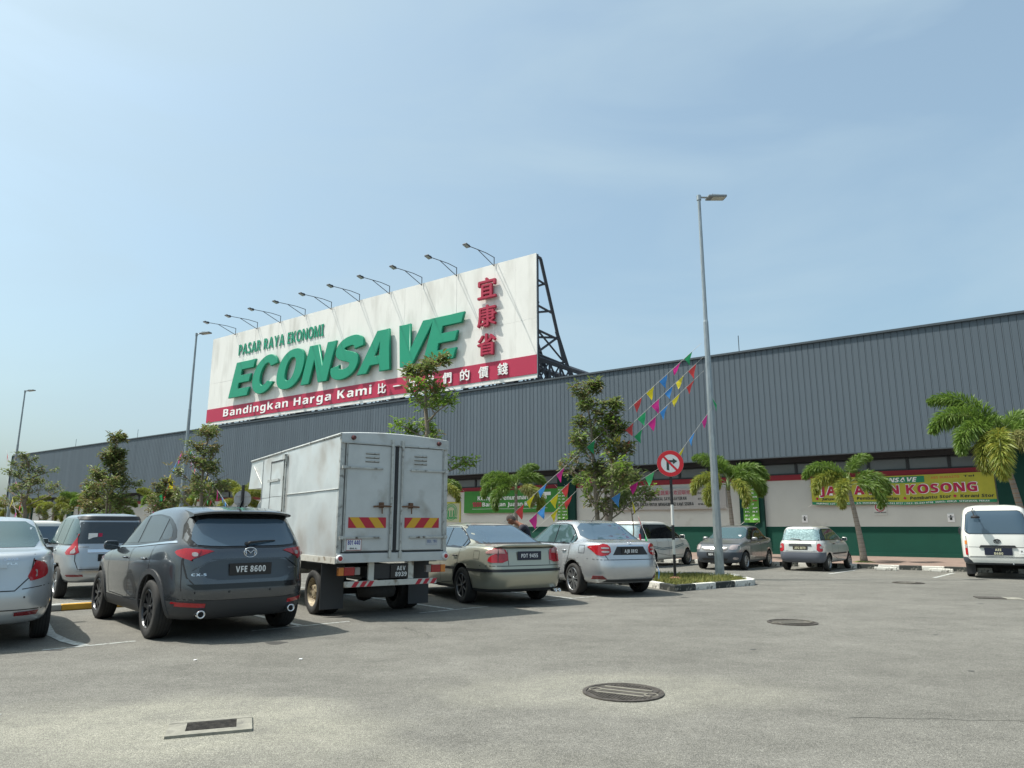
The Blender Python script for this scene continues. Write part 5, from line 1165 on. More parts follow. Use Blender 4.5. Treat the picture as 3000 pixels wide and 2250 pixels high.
c.corner('tail_light', [('B', .685, .62), ('B', .685, .80), ('L', -.93, .80), ('L', -.93, .62)], M_RED, off=.014, cut=1); c.corner('indicator_lens', [('B', .685, .90), ('B', .685, 1.0), ('L', -.93, 1.0), ('L', -.93, .90)], M_AMBER, off=.014, cut=1); c.corner('reversing_lamp', [('B', .685, .81), ('B', .685, .89), ('L', -.93, .89), ('L', -.93, .81)], M_CLEAR, off=.014, cut=1)
c.panel('number_garnish', sm([(-.42, .82), (-.38, .88), (.38, .88), (.42, .82)], 1), 'B', M_BLACK, off=.03)
c.plate('B', 0, .715, .62, .19, [('AEE', .14, .06), ('8680', .20, .06)], out=.016, m=mat('plate_cream', (.6, .58, .4), .5), pm=mat('plate_navy', (0.012, 0.016, 0.035), .3))
c.line('tailgate_joint', [(-.70, 1.12), (-.70, .58), (.70, .58), (.70, 1.12)], 'B', .014); c.line('tailgate_crease', [(-.70, .83), (.70, .83)], 'B', .010)
c.badge_ring('B', 0, .985, .075, .052, m=M_ALLOYD, r=.008, extra=[[(.028 * cos(a), .005 + .045 * sin(a)) for a in [2 * pi * k / 16 for k in range(17)]], [(.06 * cos(a), .018 + .02 * sin(a)) for a in [2 * pi * k / 16 for k in range(17)]]], out=.01)
c.panel('bumper_face', sm([(-.58, .44), (-.68, .55), (.68, .55), (.58, .44)], 1), 'B', M_VAN, off=.05); c.split('lower_bumper', [((0, 0, .56), (0, 0, 1)), ((-.55, 0, 0), (1, 0, 0))], lambda p: p.z < .56 and p.x < -.55, mat('blue_black_plastic', (0.045, 0.055, 0.07), .5), .01)
bm = bmesh.new(); tube(bm, [(-.86, .46, 1.87), (-1.12, .48, 1.80), (-1.18, .44, 1.66)], .014, 6); lathe(bm, [(.001, .05), (.06, .045), (.10, .02), (.105, 0), (.10, -.03), (.001, -.035)], 20, 'Z', 0, (-1.19, .42, 1.62)); meshobj('rear_view_mirror', bm, M_BLACK, c.t)
bm = bmesh.new(); p, n, d = c.hit('B', -.55, .72); box(bm, (p.x - .006, -.56, .72), (.004, .2, .12), mi=0); o = meshobj('reg_panel', bm, M_WHITE, c.t); text('print', 'K.Y', .13, .05, M_BLT, c.t, (p.x - .010, -.495, .70), rot=(0, 0, -pi / 2), bold=.03)
for s_ in (1, -1):
    bm = bmesh.new(); box(bm, (-.40, s_ * .68, .24), (.012, .22, .30)); meshobj('mud_flap', bm, M_BLACK, c.t)
bm = bmesh.new(); box(bm, (-.05, 0, .30), (.14, 1.3, .12)); lathe(bm, [(.001, -.1), (.13, -.1), (.16, 0), (.13, .1), (.001, .1)], 16, 'Y', 0, (-.05, .1, .28)); meshobj('rear_axle', bm, M_UNDER, c.t)
c.handle(1.75, 1.0, M_BLACK); c.mirror(2.75, 1.2, M_BLACK, .18, .24); c.wheels(('cap',), M_ALLOY, .18, .6)
bm = bmesh.new(); bmesh.ops.create_icosphere(bm, subdivisions=2, radius=.02); 
meshobj('bumper_bolt', bm, M_CHROME, c.t, loc=(-1.03, -.3, .40))

# ------------------------------------------------------------------ box truck
M_ALU = mat('weathered_aluminium', (0.60, 0.63, 0.63), 0.42, 0.45, var=0.16, vscale=1.3, dirt=((0.44, 0.42, 0.39), 1.3, 0.48, 0.68), bump=0.15, bscale=3.5)
M_ALUB = mat('matt_aluminium', (0.50, 0.52, 0.515), 0.5, 0.3, var=0.08, vscale=2.2, dirt=((0.30, 0.29, 0.26), 2.5, 0.55, 0.8), bump=0.08, bscale=5)
M_RAIL = mat('aluminium_rail', (0.45, 0.46, 0.44), 0.5, 0.4, var=0.2, vscale=6, dirt=((0.10, 0.085, 0.07), 9, 0.55, 0.7))
M_DIRTW = mat('dirty_white_paint', (0.50, 0.49, 0.44), 0.6, var=0.12, vscale=4, dirt=((0.22, 0.18, 0.13), 7, 0.56, 0.7))
M_RUST = mat('rust_streak', (0.14, 0.075, 0.045), 0.9, var=0.3, vscale=8)
M_SEAL = mat('dark_seal', (0.03, 0.032, 0.036), 0.8)
M_STRIPR = mat('reflective_red', (0.42, 0.012, 0.03), 0.35); M_STRIPY = mat('reflective_yellow', (0.60, 0.33, 0.02), 0.35)
TK = thing('box_truck', 'aluminium box truck with two rear doors and red and yellow hazard plates', 'truck', (-2.62, 13.06, 0), pi / 2 - radians(-35))
XB, XF, XN = -1.13, 3.17, 4.20           # rear face, box front, nose of the part over the cab
WB_, ZF, ZT_ = 1.0, 0.90, 2.97
def tbox(name, c, s_, m, bev=0.0, rot=None, parent=None):
    bm = bmesh.new(); box(bm, c, s_, rot, bevel=bev); return meshobj(name, bm, m, parent or TK)
# shell of the box
bm = bmesh.new()
prof = [(XB + .03, ZF + .06), (XF, ZF + .06), (XF, 2.25), (XN + .06, 2.27), (XN - .08, 2.86), (XB + .03, ZT_ - .05)]
for sg in (1, -1):
    vs = [bm.verts.new((x, sg * (WB_ - .012), z)) for x, z in prof]
    f = bm.faces.new(vs)
    if sg == 1: L_ = vs
    else: R_ = vs
for i in range(6): bm.faces.new((L_[i], R_[i], R_[(i + 1) % 6], L_[(i + 1) % 6]))
bmesh.ops.recalc_face_normals(bm, faces=bm.faces); body = meshobj('cargo_box', bm, M_ALU, TK)
# side sheets with proud edges, each side
def sidesheet(x0, x1, z0, z1, sg, m=M_ALU, y=0.0, z1b=None):
    bm = bmesh.new(); P = [(x0, z0), (x1, z0), (x1, z1b if z1b else z1), (x0, z1)]
    n = 14; g = {}
    for i in range(n + 1):
        for j in range(9):
            u, v = i / n, j / 8; x = x0 + (x1 - x0) * u; zt = z1 + ((z1b or z1) - z1) * u; z = z0 + (zt - z0) * v
            e = min(u, 1 - u, v, 1 - v); d = 0.010 * sin(x * 3.1 + 1.3 * z) * sin(z * 4.3 + x) * min(1, e * 8)
            g[i, j] = bm.verts.new((x, sg * (WB_ + y + d), z))
    for i in range(n):
        for j in range(8):
            q = (g[i, j], g[i + 1, j], g[i + 1, j + 1], g[i, j + 1]); bm.faces.new(q if sg < 0 else tuple(reversed(q)))
    o = meshobj('side_sheet', bm, m, TK, smooth=True); return o
for sg in (1, -1):
    sidesheet(XB + .05, 1.53, 0.93, 2.05, sg); sidesheet(XB + .05, 1.53, 2.06, 2.90, sg)
    sidesheet(2.62, XF, 0.93, 2.02, sg); sidesheet(2.62, XF, 2.03, 2.86, sg, z1b=2.83)
    sidesheet(1.75, 2.55, 0.98, 2.03, sg, y=.012); sidesheet(1.75, 2.55, 2.04, 2.72, sg, y=.012)
    sidesheet(1.54, 2.62, 2.74, 2.88, sg)
    for x in (1.56, 1.68): tbox('locking_rail', (x, sg * (WB_ + .03), 1.86), (.035, .03, 1.86), M_RAIL)
    tbox('door_seal', (2.585, sg * (WB_ + .004), 1.86), (.03, .012, 1.80), M_SEAL); tbox('door_seal', (2.15, sg * (WB_ + .010), 2.735), (.86, .02, .03), M_SEAL)
    tbox('hinge_bar', (2.33, sg * (WB_ + .03), 2.36), (.72, .018, .045), M_RAIL); tbox('hinge_bar', (1.62, sg * (WB_ + .045), 2.78), (.16, .05, .10), M_RAIL)
    bm = bmesh.new(); tube(bm, [(1.50, sg * (WB_ + .05), 1.55), (1.62, sg * (WB_ + .08), 1.60), (1.86, sg * (WB_ + .06), 1.60)], .022, 8); box(bm, (1.72, sg * (WB_ + .05), 1.56), (.10, .06, .12)); meshobj('side_latch', bm, M_RUST, TK)
    bm = bmesh.new(); tube(bm, [(XB, sg * (WB_ + .012), 2.05), (1.5, sg * (WB_ + .012), 2.05)], .010, 5); tube(bm, [(3.9, sg * (WB_ - .0), 2.74), (XF, sg * (WB_ + .0), 2.30)], .014, 5); tube(bm, [(XF, sg * (WB_ + .004), ZF), (XF, sg * (WB_ + .004), 2.84)], .012, 5); meshobj('rib', bm, M_RAIL, TK)
    tbox('amber_marker', (.62, sg * (WB_ + .012), 1.0), (.10, .02, .05), M_AMBER); tbox('red_marker', (.53, sg * (WB_ + .0125), 1.0), (.08, .021, .05), M_RED)
    bm = bmesh.new(); tube(bm, [(XB, sg * (WB_ - .005), ZT_ - .03), (XN - .08, sg * (WB_ - .005), 2.87)], .026, 6); meshobj('roof_rail', bm, M_RAIL, TK)
    tbox('skirt', ((XB + XF) / 2, sg * (WB_ + .003), .92), (XF - XB, .02, .10), M_DIRTW)
bm = bmesh.new()                              # slightly crowned roof
g = {}
for i in range(9):
    for j in range(9):
        x = XB + (XN - .08 - XB) * i / 8; y = -WB_ + 2 * WB_ * j / 8; z = ZT_ - .02 - (ZT_ - 2.87) * i / 8 + .05 * (1 - (y / WB_) ** 2); g[i, j] = bm.verts.new((x, y, z))
for i in range(8):
    for j in range(8): bm.faces.new((g[i, j], g[i + 1, j], g[i + 1, j + 1], g[i, j + 1]))
meshobj('roof_sheet', bm, M_ALU, TK, smooth=True)
# rear frame
for y in (.965, -.965): tbox('rear_post', (XB + .02, y, 1.92), (.05, .075, 1.86), M_RAIL); tbox('hinge_post', (XB - .012, y * .925, 1.90), (.03, .03, 1.80), M_RAIL)
bm = bmesh.new(); g = []
for k in range(13):
    y = -WB_ + 2 * WB_ * k / 12; g.append([bm.verts.new((x, y, z)) for x, z in ((XB - .03, 2.80), (XB - .03, ZT_ - .02 + .05 * (1 - (y / WB_) ** 2)), (XB + .05, ZT_ + .05 * (1 - (y / WB_) ** 2)))])
for a, b in zip(g, g[1:]):
    for i in range(2): bm.faces.new((a[i], b[i], b[i + 1], a[i + 1]))
bmesh.ops.recalc_face_normals(bm, faces=bm.faces); meshobj('header', bm, M_ALUB, TK)
tbox('header_lip', (XB - .035, 0, 2.805), (.025, 1.96, .02), M_RAIL); tbox('sill_beam', (XB + .01, 0, .955), (.10, 2.0, .15), M_ALUB, .01); tbox('sill_seal', (XB - .02, 0, 1.045), (.02, 1.86, .02), M_SEAL)
tbox('centre_seal', (XB - .006, 0, 1.92), (.03, .05, 1.74), M_SEAL)
for sg in (1, -1):
    d = bpy.data.objects.new('rear_door', None)
    bm = bmesh.new(); box(bm, (XB - .012, sg * .470, 1.925), (.03, .87, 1.72), bevel=.008); D = meshobj('rear_door', bm, M_ALUB, TK)
    for z in (2.52, 2.585, 2.65):
        bm = bmesh.new(); lathe(bm, [(.001, -.13), (.018, -.12), (.018, .12), (.001, .13)], 10, 'Y', 0, (0, 0, 0)); o = meshobj('vent_louvre', bm, M_RAIL, D, loc=(XB - .026, sg * .45, z), smooth=True); o.scale = (.8, 1, .9)
        tbox('vent_slot', (XB - .029, sg * .45, z - .018), (.006, .24, .008), M_SEAL, parent=D)
    for z in (2.40, 1.275): tbox('hinge_strap', (XB - .045, sg * .62, z), (.02, .72, .032), M_RAIL, .004, parent=D); tbox('strap_end', (XB - .06, sg * .95, z), (.04, .06, .05), M_RAIL, .004, parent=D)
    bm = bmesh.new(); tube(bm, [(XB - .055, sg * .095, 1.0), (XB - .055, sg * .095, 2.90)], .019, 8); box(bm, (XB - .05, sg * .095, 2.84), (.04, .05, .12)); box(bm, (XB - .05, sg * .095, 1.0), (.04, .05, .10)); meshobj('lock_rod', bm, M_RAIL, D)
    bm = bmesh.new(); tube(bm, [(XB - .06, sg * .09, 1.78), (XB - .085, sg * .25, 1.785), (XB - .075, sg * .42, 1.775)], .015, 8); box(bm, (XB - .05, sg * .27, 1.80), (.05, .07, .09)); tube(bm, [(XB - .08, sg * .27, 1.76), (XB - .09, sg * .27, 1.66)], .012, 6); meshobj('door_lever', bm, M_RUST, D)
    for q in (-.085, .03) if sg > 0 else (.02,): pass
    # hazard plate with slanted bars
    bm = bmesh.new(); x = XB - .032; W0, W1, z0, z1 = sg * .50 - .33, sg * .50 + .33, 1.43, 1.60
    bm.faces.new([bm.verts.new(p) for p in ((x, W0, z0), (x, W0, z1), (x, W1, z1), (x, W1, z0))]); H_ = meshobj('hazard_plate', bm, M_STRIPR, D)
    for k in range(2):
        bm = bmesh.new(); xx = x - .002; cy = (.155 + k * .33) + .02; sl = .14
        ys = (sg * cy - 0 + sg * .0); a = sg * (cy + 0.02)
        P = [(a, z0), (a + sg * .16, z0), (a + sg * .16 - sg * -.0 + sg * .13, z1), (a + sg * .13, z1)]
        P = [(max(W0, min(W1, p[0])), p[1]) for p in P]
        bm.faces.new([bm.verts.new((xx, p[0], p[1])) for p in P]); bmesh.ops.recalc_face_normals(bm, faces=bm.faces); meshobj('hazard_bar', bm, M_STRIPY, H_)
    bm = bmesh.new(); lathe(bm, [(.001, -.03), (.05, -.028), (.056, -.01), (.056, .02)], 24, 'X', 0, (XB - .055, sg * .955, .955)); meshobj('reflector_rim', bm, M_WHITE, TK); bm = bmesh.new(); lathe(bm, [(.001, -.04), (.036, -.036), (.036, -.02)], 20, 'X', 0, (XB - .055, sg * .955, .955)); meshobj('round_reflector', bm, M_RED, TK)
    bm = bmesh.new(); lathe(bm, [(.001, -.06), (.03, -.05), (.04, -.01), (.045, .02)], 16, 'X', 0, (XB - .03, sg * .80, 2.89)); meshobj('marker_lamp', bm, mat('marker_dark_red', (.10, .03, .03), .3), TK)
    # rear lamps under the sill
    y0 = .60 if sg > 0 else .72
    L_ = tbox('tail_light', (-1.02, sg * (y0 + .13), .745), (.08, .18, .13), M_RED, .008); tbox('indicator_lens', (-1.02, sg * (y0 + .27), .745), (.079, .09, .13), M_AMBER, .008, parent=L_); tbox('reversing_lamp', (-1.018, sg * (y0 - .01), .745), (.078, .09, .12), mat('dirty_lens', (.28, .25, .23), .3), .008, parent=L_)
    # mud flap, wheels (twin)
    tbox('mud_flap', (-.52, sg * .80, .50), (.015, .40, .76), M_DARK, .003)
tbox('registration_plaque', (XB - .031, .72, 1.165), (.004, .25, .17), M_WHITE); text('print', '801 440', .21, .07, mat('print_blue', (.03, .03, .28), .5), TK, (XB - .036, .825, 1.165), rot=(0, 0, -pi / 2), bold=.03); text('print', 'BM.A.', .13, .025, M_BLT, TK, (XB - .036, .785, 1.095), rot=(0, 0, -pi / 2), bold=.02)
bm = bmesh.new(); tube(bm, [(XB - .034, .595, 1.08), (XB - .034, .845, 1.08), (XB - .034, .845, 1.25), (XB - .034, .595, 1.25), (XB - .034, .595, 1.08)], .004, 4); meshobj('plaque_edge', bm, M_STRIPR, TK)
tbox('registration_plaque', (XB - .031, -.70, 1.20), (.003, .22, .12), mat('faded_white', (.42, .44, .46), .6)); text('print', 'BD. 1N', .18, .05, mat('print_faded_blue', (.16, .20, .32), .6), TK, (XB - .035, -.61, 1.18), rot=(0, 0, -pi / 2), bold=.02)
# number plate and under-run bar
tbox('number_plate', (-1.06, -.18, .72), (.012, .38, .22), M_PLATE, .006)
text('plate_characters', 'AEV', .16, .07, M_WHITE, TK, (-1.068, -.10, .735), rot=(0, 0, -pi / 2), bold=.01, gap=.14); text('plate_characters', '8939', .21, .07, M_WHITE, TK, (-1.068, -.075, .64), rot=(0, 0, -pi / 2), bold=.01, gap=.14)
tbox('plate_board', (-1.035, 0, .73), (.02, .62, .24), M_BLACK)
for y in (.36, -.36): tbox('bumper_stay', (-1.05, y, .74), (.05, .10, .30), M_DIRTW, .006)
ub = tbox('under_run_bar', (-1.10, 0, .545), (.05, 1.66, .09), M_DIRTW, .008)
for y in (.68, .54, .42, -.46, -.60, -.74):
    bm = bmesh.new(); x = -1.1265; sl = .06
    bm.faces.new([bm.verts.new(p) for p in ((x, y - .04, .503), (x, y + .04, .503), (x, y + .04 - sl, .587), (x, y - .04 - sl, .587))]); bmesh.ops.recalc_face_normals(bm, faces=bm.faces); meshobj('hazard_bar', bm, M_STRIPR, ub)
bm = bmesh.new()
for y in (.38, -.38): box(bm, (1.5, y, .72), (5.0, .07, .16))
for x in (-.8, .4, 1.5, 2.6): box(bm, (x, 0, .72), (.07, .76, .12))
meshobj('chassis_frame', bm, M_UNDER, TK)
bm = bmesh.new(); lathe(bm, [(.06, -.8), (.06, -.15), (.17, -.1), (.2, 0), (.17, .1), (.06, .15), (.06, .8)], 16, 'Y', 0, (0, 0, .36)); box(bm, (0, .45, .52), (1.1, .06, .08)); box(bm, (0, -.45, .52), (1.1, .06, .08)); meshobj('rear_axle', bm, M_UNDER, TK)
bm = bmesh.new(); lathe(bm, [(.001, -.10), (.30, -.10), (.33, 0), (.30, .10), (.001, .10)], 28, 'Z', 0, (-.62, .05, .40)); meshobj('spare_tyre', bm, M_TYRE, TK, smooth=True)
tbox('mudguard', (-.3, .80, .86), (1.0, .40, .02), M_BLACK); tbox('mudguard', (-.3, -.80, .86), (1.0, .40, .02), M_BLACK); tbox('side_tank', (1.5, -.6, .6), (.8, .35, .35), M_DARK, .03)
tr, w, R = .365, .20, .235; h = w / 2; bm = bmesh.new()
lathe(bm, [(R, -h * .75), (R * 1.03, -h * .98), (tr * .9, -h), (tr * .975, -h * .88), (tr, -h * .62), (tr, h * .62), (tr * .975, h * .88), (tr * .9, h), (R * 1.03, h * .98), (R, h * .75)], 40)
tty = bpy.data.meshes.new('tyre'); bm.to_mesh(tty); bm.free(); tty.materials.append(M_TYRE)
for p in tty.polygons: p.use_smooth = True
bm = bmesh.new(); lathe(bm, [(R, h * .85), (R * .93, h * .6), (R * .80, -h * .1), (R * .55, -h * .2), (R * .50, h * .5), (R * .28, h * .7), (.001, h * .75)], 32)
for k in range(6): a = 2 * pi * k / 6; lathe(bm, [(.016, h * .4), (.016, h * .75), (.001, h * .75)], 8, 'Y', 0, (R * .42 * cos(a), 0, R * .42 * sin(a))); 
for k in range(8): a = 2 * pi * k / 8; box(bm, (R * .68 * cos(a), -h * .12, R * .68 * sin(a)), (R * .18, .012, R * .12), Euler((0, -a, 0)), mi=1)
tri = bpy.data.meshes.new('rim'); bm.to_mesh(tri); bm.free(); tri.materials.append(mat('rusty_cream_rim', (.36, .30, .20), .6, .2, var=.3, vscale=14, dirt=((.08, .05, .035), 12, .5, .66))); tri.materials.append(M_UNDER)
for x, y in ((0, .86), (0, .64), (0, -.86), (0, -.64), (3.35, .80), (3.35, -.80)):
    wo = bpy.data.objects.new('wheel', tty); add(wo, TK); wo.location = (x, y, tr); wo.rotation_euler = (0, 0, 0 if y > 0 else pi)
    if abs(y) > .7: inst('rim', tri, wo)
# cab under the overhang
rgc = [(3.25, 4.85, .78, .45, 8, 5), (3.2, 4.95, .82, .50, 8, 5), (3.2, 5.0, .84, .75, 8, 5), (3.2, 5.0, .84, 1.10, 8, 5), (3.22, 4.95, .82, 1.32, 8, 5), (3.28, 4.80, .78, 1.65, 8, 5), (3.35, 4.65, .74, 1.98, 8, 5), (3.42, 4.5, .66, 2.10, 7, 5), (3.6, 4.2, .4, 2.14, 5, 5), (3.8, 4.0, .1, 2.145, 4, 4)]
cbm = body_bm(rgc); cme = eval_mesh(cbm, lambda o: setattr(o.modifiers.new('s', 'SUBSURF'), 'levels', 1))
for p in cme.polygons: p.use_smooth = True
cme.materials.append(M_DIRTW); cab = inst('cab', cme, TK)
class _C(Car):
    def __init__(s): s.t = TK; b = bmesh.new(); b.from_mesh(cme); s.bvh = BVHTree.FromBMesh(b)
cc = _C(); cc.both('window_seal', sm([(3.42, 1.27), (3.50, 2.0), (4.35, 2.0), (4.78, 1.30)], 2), M_BLACK, off=.004, parent=cab); cc.both('window', sm([(3.47, 1.32), (3.54, 1.95), (3.95, 1.95), (3.95, 1.32)], 1), M_GLASS, off=.009, parent=cab); cc.both('window', sm([(4.0, 1.32), (4.0, 1.95), (4.3, 1.95), (4.70, 1.34)], 1), M_GLASS, off=.009, parent=cab)
cc.panel('windscreen', sm([(-.70, 1.36), (-.64, 1.95), (.64, 1.95), (.70, 1.36)], 2), 'F', M_GLASS, off=.008, parent=cab); cc.pair('headlight', sm([(.5, .7), (.5, .85), (.75, .85), (.75, .7)], 2), 'F', M_CLEAR, off=.01, parent=cab)
for sg in (1, -1):
    bm = bmesh.new(); tube(bm, [(4.7, sg * .80, 1.35), (4.75, sg * 1.08, 1.55), (4.75, sg * 1.10, 1.85)], .012, 6); box(bm, (4.75, sg * 1.12, 1.68), (.05, .18, .34), bevel=.02); meshobj('wing_mirror', bm, M_BLACK, TK)

# ------------------------------------------------------------------ lamp posts
M_GALV = mat('galvanised_steel', (0.30, 0.335, 0.35), 0.42, 0.6, var=0.22, vscale=3.5, stretch=(3, 3, 0.8))
def lamp_post(label, x, y, Hh, az, group='street lamps of the car park', h0=0.0, det=True):
    t = thing('street_lamp', label, 'street lamp', (x, y, h0), radians(az), group)
    bm = bmesh.new(); tube(bm, [(0, 0, 0), (0, 0, Hh * .30), (0, 0, Hh * .31), (0, 0, Hh * .645), (0, 0, Hh * .65), (0, 0, Hh)], [.135, .105, .102, .078, .064, .05], 8); meshobj('pole', bm, M_GALV, t)
    bm = bmesh.new(); box(bm, (0, 0, .012), (.42, .42, .024))
    for a in (-1, 1):
        for b in (-1, 1): lathe(bm, [(.018, .02), (.018, .06), (.001, .06)], 6, 'Z', 0, (a * .16, b * .16, 0))
    meshobj('base_plate', bm, M_GALV, t)
    bm = bmesh.new(); tube(bm, [(0, 0, Hh - .12), (0, 0, Hh + .04)], .07, 10); tube(bm, [(0, 0, Hh - .02), (.22, 0, Hh - .01), (.30, 0, Hh)], .03, 8); meshobj('bracket', bm, M_GALV, t)
    bm = bmesh.new(); box(bm, (.56, 0, Hh + .01), (.60, .32, .075), Euler((0, radians(-4), 0)), bevel=.03)
    for k in range(5): box(bm, (.40 + k * .05, 0, Hh + .055), (.012, .26, .03), Euler((0, radians(-4), 0)))
    hd_ = meshobj('lamp_head', bm, mat('lamp_head_grey', (.22, .24, .25), .5, .3), t)
    bm = bmesh.new(); box(bm, (.62, 0, Hh - .024), (.40, .26, .008), Euler((0, radians(-4), 0))); meshobj('lens', bm, mat('lamp_lens', (.5, .5, .45), .3), hd_)
    bm = bmesh.new(); box(bm, (0, -.13, 2.3), (.05, .012, .05)); box(bm, (0, -.118, .85), (.10, .02, .34)); meshobj('service_hatch', bm, M_GALV, t)
    return t
lamp_post('tall galvanised lamp post standing on the grassy island', 5.78, 20.4, 11.35, 8, h0=.11)
lamp_post('galvanised lamp post rising between the SUV and the billboard', -17.6, 38.3, 12.0, -12)
lamp_post('farthest lamp post, at the left edge beyond the low tree', -38.6, 55.3, 12.0, -12)

# ------------------------------------------------------------------ road signs
def banded_pole(t, Hh, r=.038, bands=((0, .62, 0), (.62, 1.0, 1), (1.0, 1.38, 0), (1.38, 1.92, 1), (1.92, 3.0, 0))):
    for a, b, k in bands:
        if a >= Hh: continue
        bm = bmesh.new(); tube(bm, [(0, 0, a), (0, 0, min(b, Hh))], r, 14); meshobj('pole_band', bm, [mat('pole_black', (.012, .012, .014), .4), mat('pole_white', (.62, .62, .60), .5)][k], t)
sg_ = thing('road_sign', 'no right turn sign on a black and white banded pole, standing on the island', 'road sign', (4.30, 19.35, .11), radians(-11))
banded_pole(sg_, 2.90)
bm = bmesh.new(); lathe(bm, [(.10, 0), (.13, .02), (.13, .0)], 16, 'Z', 0, (0, 0, 0)); lathe(bm, [(.001, .05), (.09, .045), (.14, .012), (.15, 0)], 16, 'Z'); meshobj('footing', bm, mat('red_white_footing', (.5, .2, .16), .8, var=.3, vscale=8), sg_)
zc = 3.02
bm = bmesh.new(); lathe(bm, [(.001, .015), (.355, .015), (.355, -.012), (.001, -.012)], 48, 'Y', 0, (0, -.06, zc)); disc = meshobj('sign_disc', bm, mat('sign_grey_back', (.4, .4, .4), .5, .4), sg_)
def flat(bm, P, y): 
    f = bm.faces.new([bm.verts.new((p[0], y, zc + p[1])) for p in P])
    f.normal_update()
    if f.normal.y > 0: f.normal_flip()
bm = bmesh.new(); flat(bm, [(.25 * cos(2 * pi * k / 40), .25 * sin(2 * pi * k / 40)) for k in range(40)], -.0735); meshobj('white_field', bm, mat('sign_white', (.55, .56, .57), .4), disc)
bm = bmesh.new(); ring_mesh(bm, .245, .352, 0, 44)
for v in bm.verts: v.co += Vector((0, -.0745, zc))
meshobj('red_ring', bm, mat('sign_red', (.50, .012, .022), .35), disc)
bm = bmesh.new(); flat(bm, [(-.10, -.17), (-.035, -.19), (-.035, .03), (.07, .03), (.07, -.02), (.19, .06), (.07, .14), (.07, .09), (-.10, .09)], -.0755); meshobj('arrow', bm, mat('sign_black', (.02, .035, .03), .4), disc)
bm = bmesh.new(); c_, s__ = cos(radians(-47)), sin(radians(-47)); flat(bm, [(u * c_ - v * s__, u * s__ + v * c_) for u, v in ((-.25, -.028), (.25, -.028), (.25, .028), (-.25, .028))], -.0770); meshobj('red_slash', bm, MATS['sign_red'], disc)
sg2 = thing('road_sign', 'pale oval sign seen from behind beside the truck cab', 'road sign', (-6.6, 17.6, 0), radians(20))
banded_pole(sg2, 2.45, bands=((0, 2.45, 0),)); bm = bmesh.new(); lathe(bm, [(.001, .012), (.20, .012), (.20, -.012), (.001, -.012)], 32, 'Y', 0, (0, .05, 2.12)); box(bm, (0, .02, 2.2), (.34, .02, .03)); box(bm, (0, .02, 2.03), (.34, .02, .03)); meshobj('sign_disc', bm, mat('sign_grey_back', (.4, .4, .4)), sg2)

# ------------------------------------------------------------------ vegetation
M_BARK = mat('grey_bark', (0.20, 0.165, 0.125), 0.9, var=0.3, vscale=8, bump=0.5, bscale=30)
LEAFM = [mat('leaf_green', (0.11, 0.16, 0.045), 0.5, island=(0.20, 0.24, 0.08), spec=0.5), mat('leaf_bright', (0.22, 0.34, 0.04), 0.45, island=(0.14, 0.25, 0.04)), mat('leaf_rust', (0.22, 0.14, 0.06), 0.5, island=(0.14, 0.15, 0.05)), mat('leaf_brown', (0.24, 0.19, 0.09), 0.6, island=(0.15, 0.16, 0.06))]
def leaf(bm, p, d, n, L, W, mi):
    """a pointed blade folded a little along its midrib"""
    s_ = d.cross(n).normalized(); n = s_.cross(d).normalized()
    a = bm.verts.new(p); t = bm.verts.new(p + d * L - n * L * .12); l = bm.verts.new(p + d * L * .55 + s_ * W / 2 + n * L * .06); r = bm.verts.new(p + d * L * .55 - s_ * W / 2 + n * L * .06)
    f = bm.faces.new((a, r, t)); g_ = bm.faces.new((a, t, l)); f.material_index = g_.material_index = mi
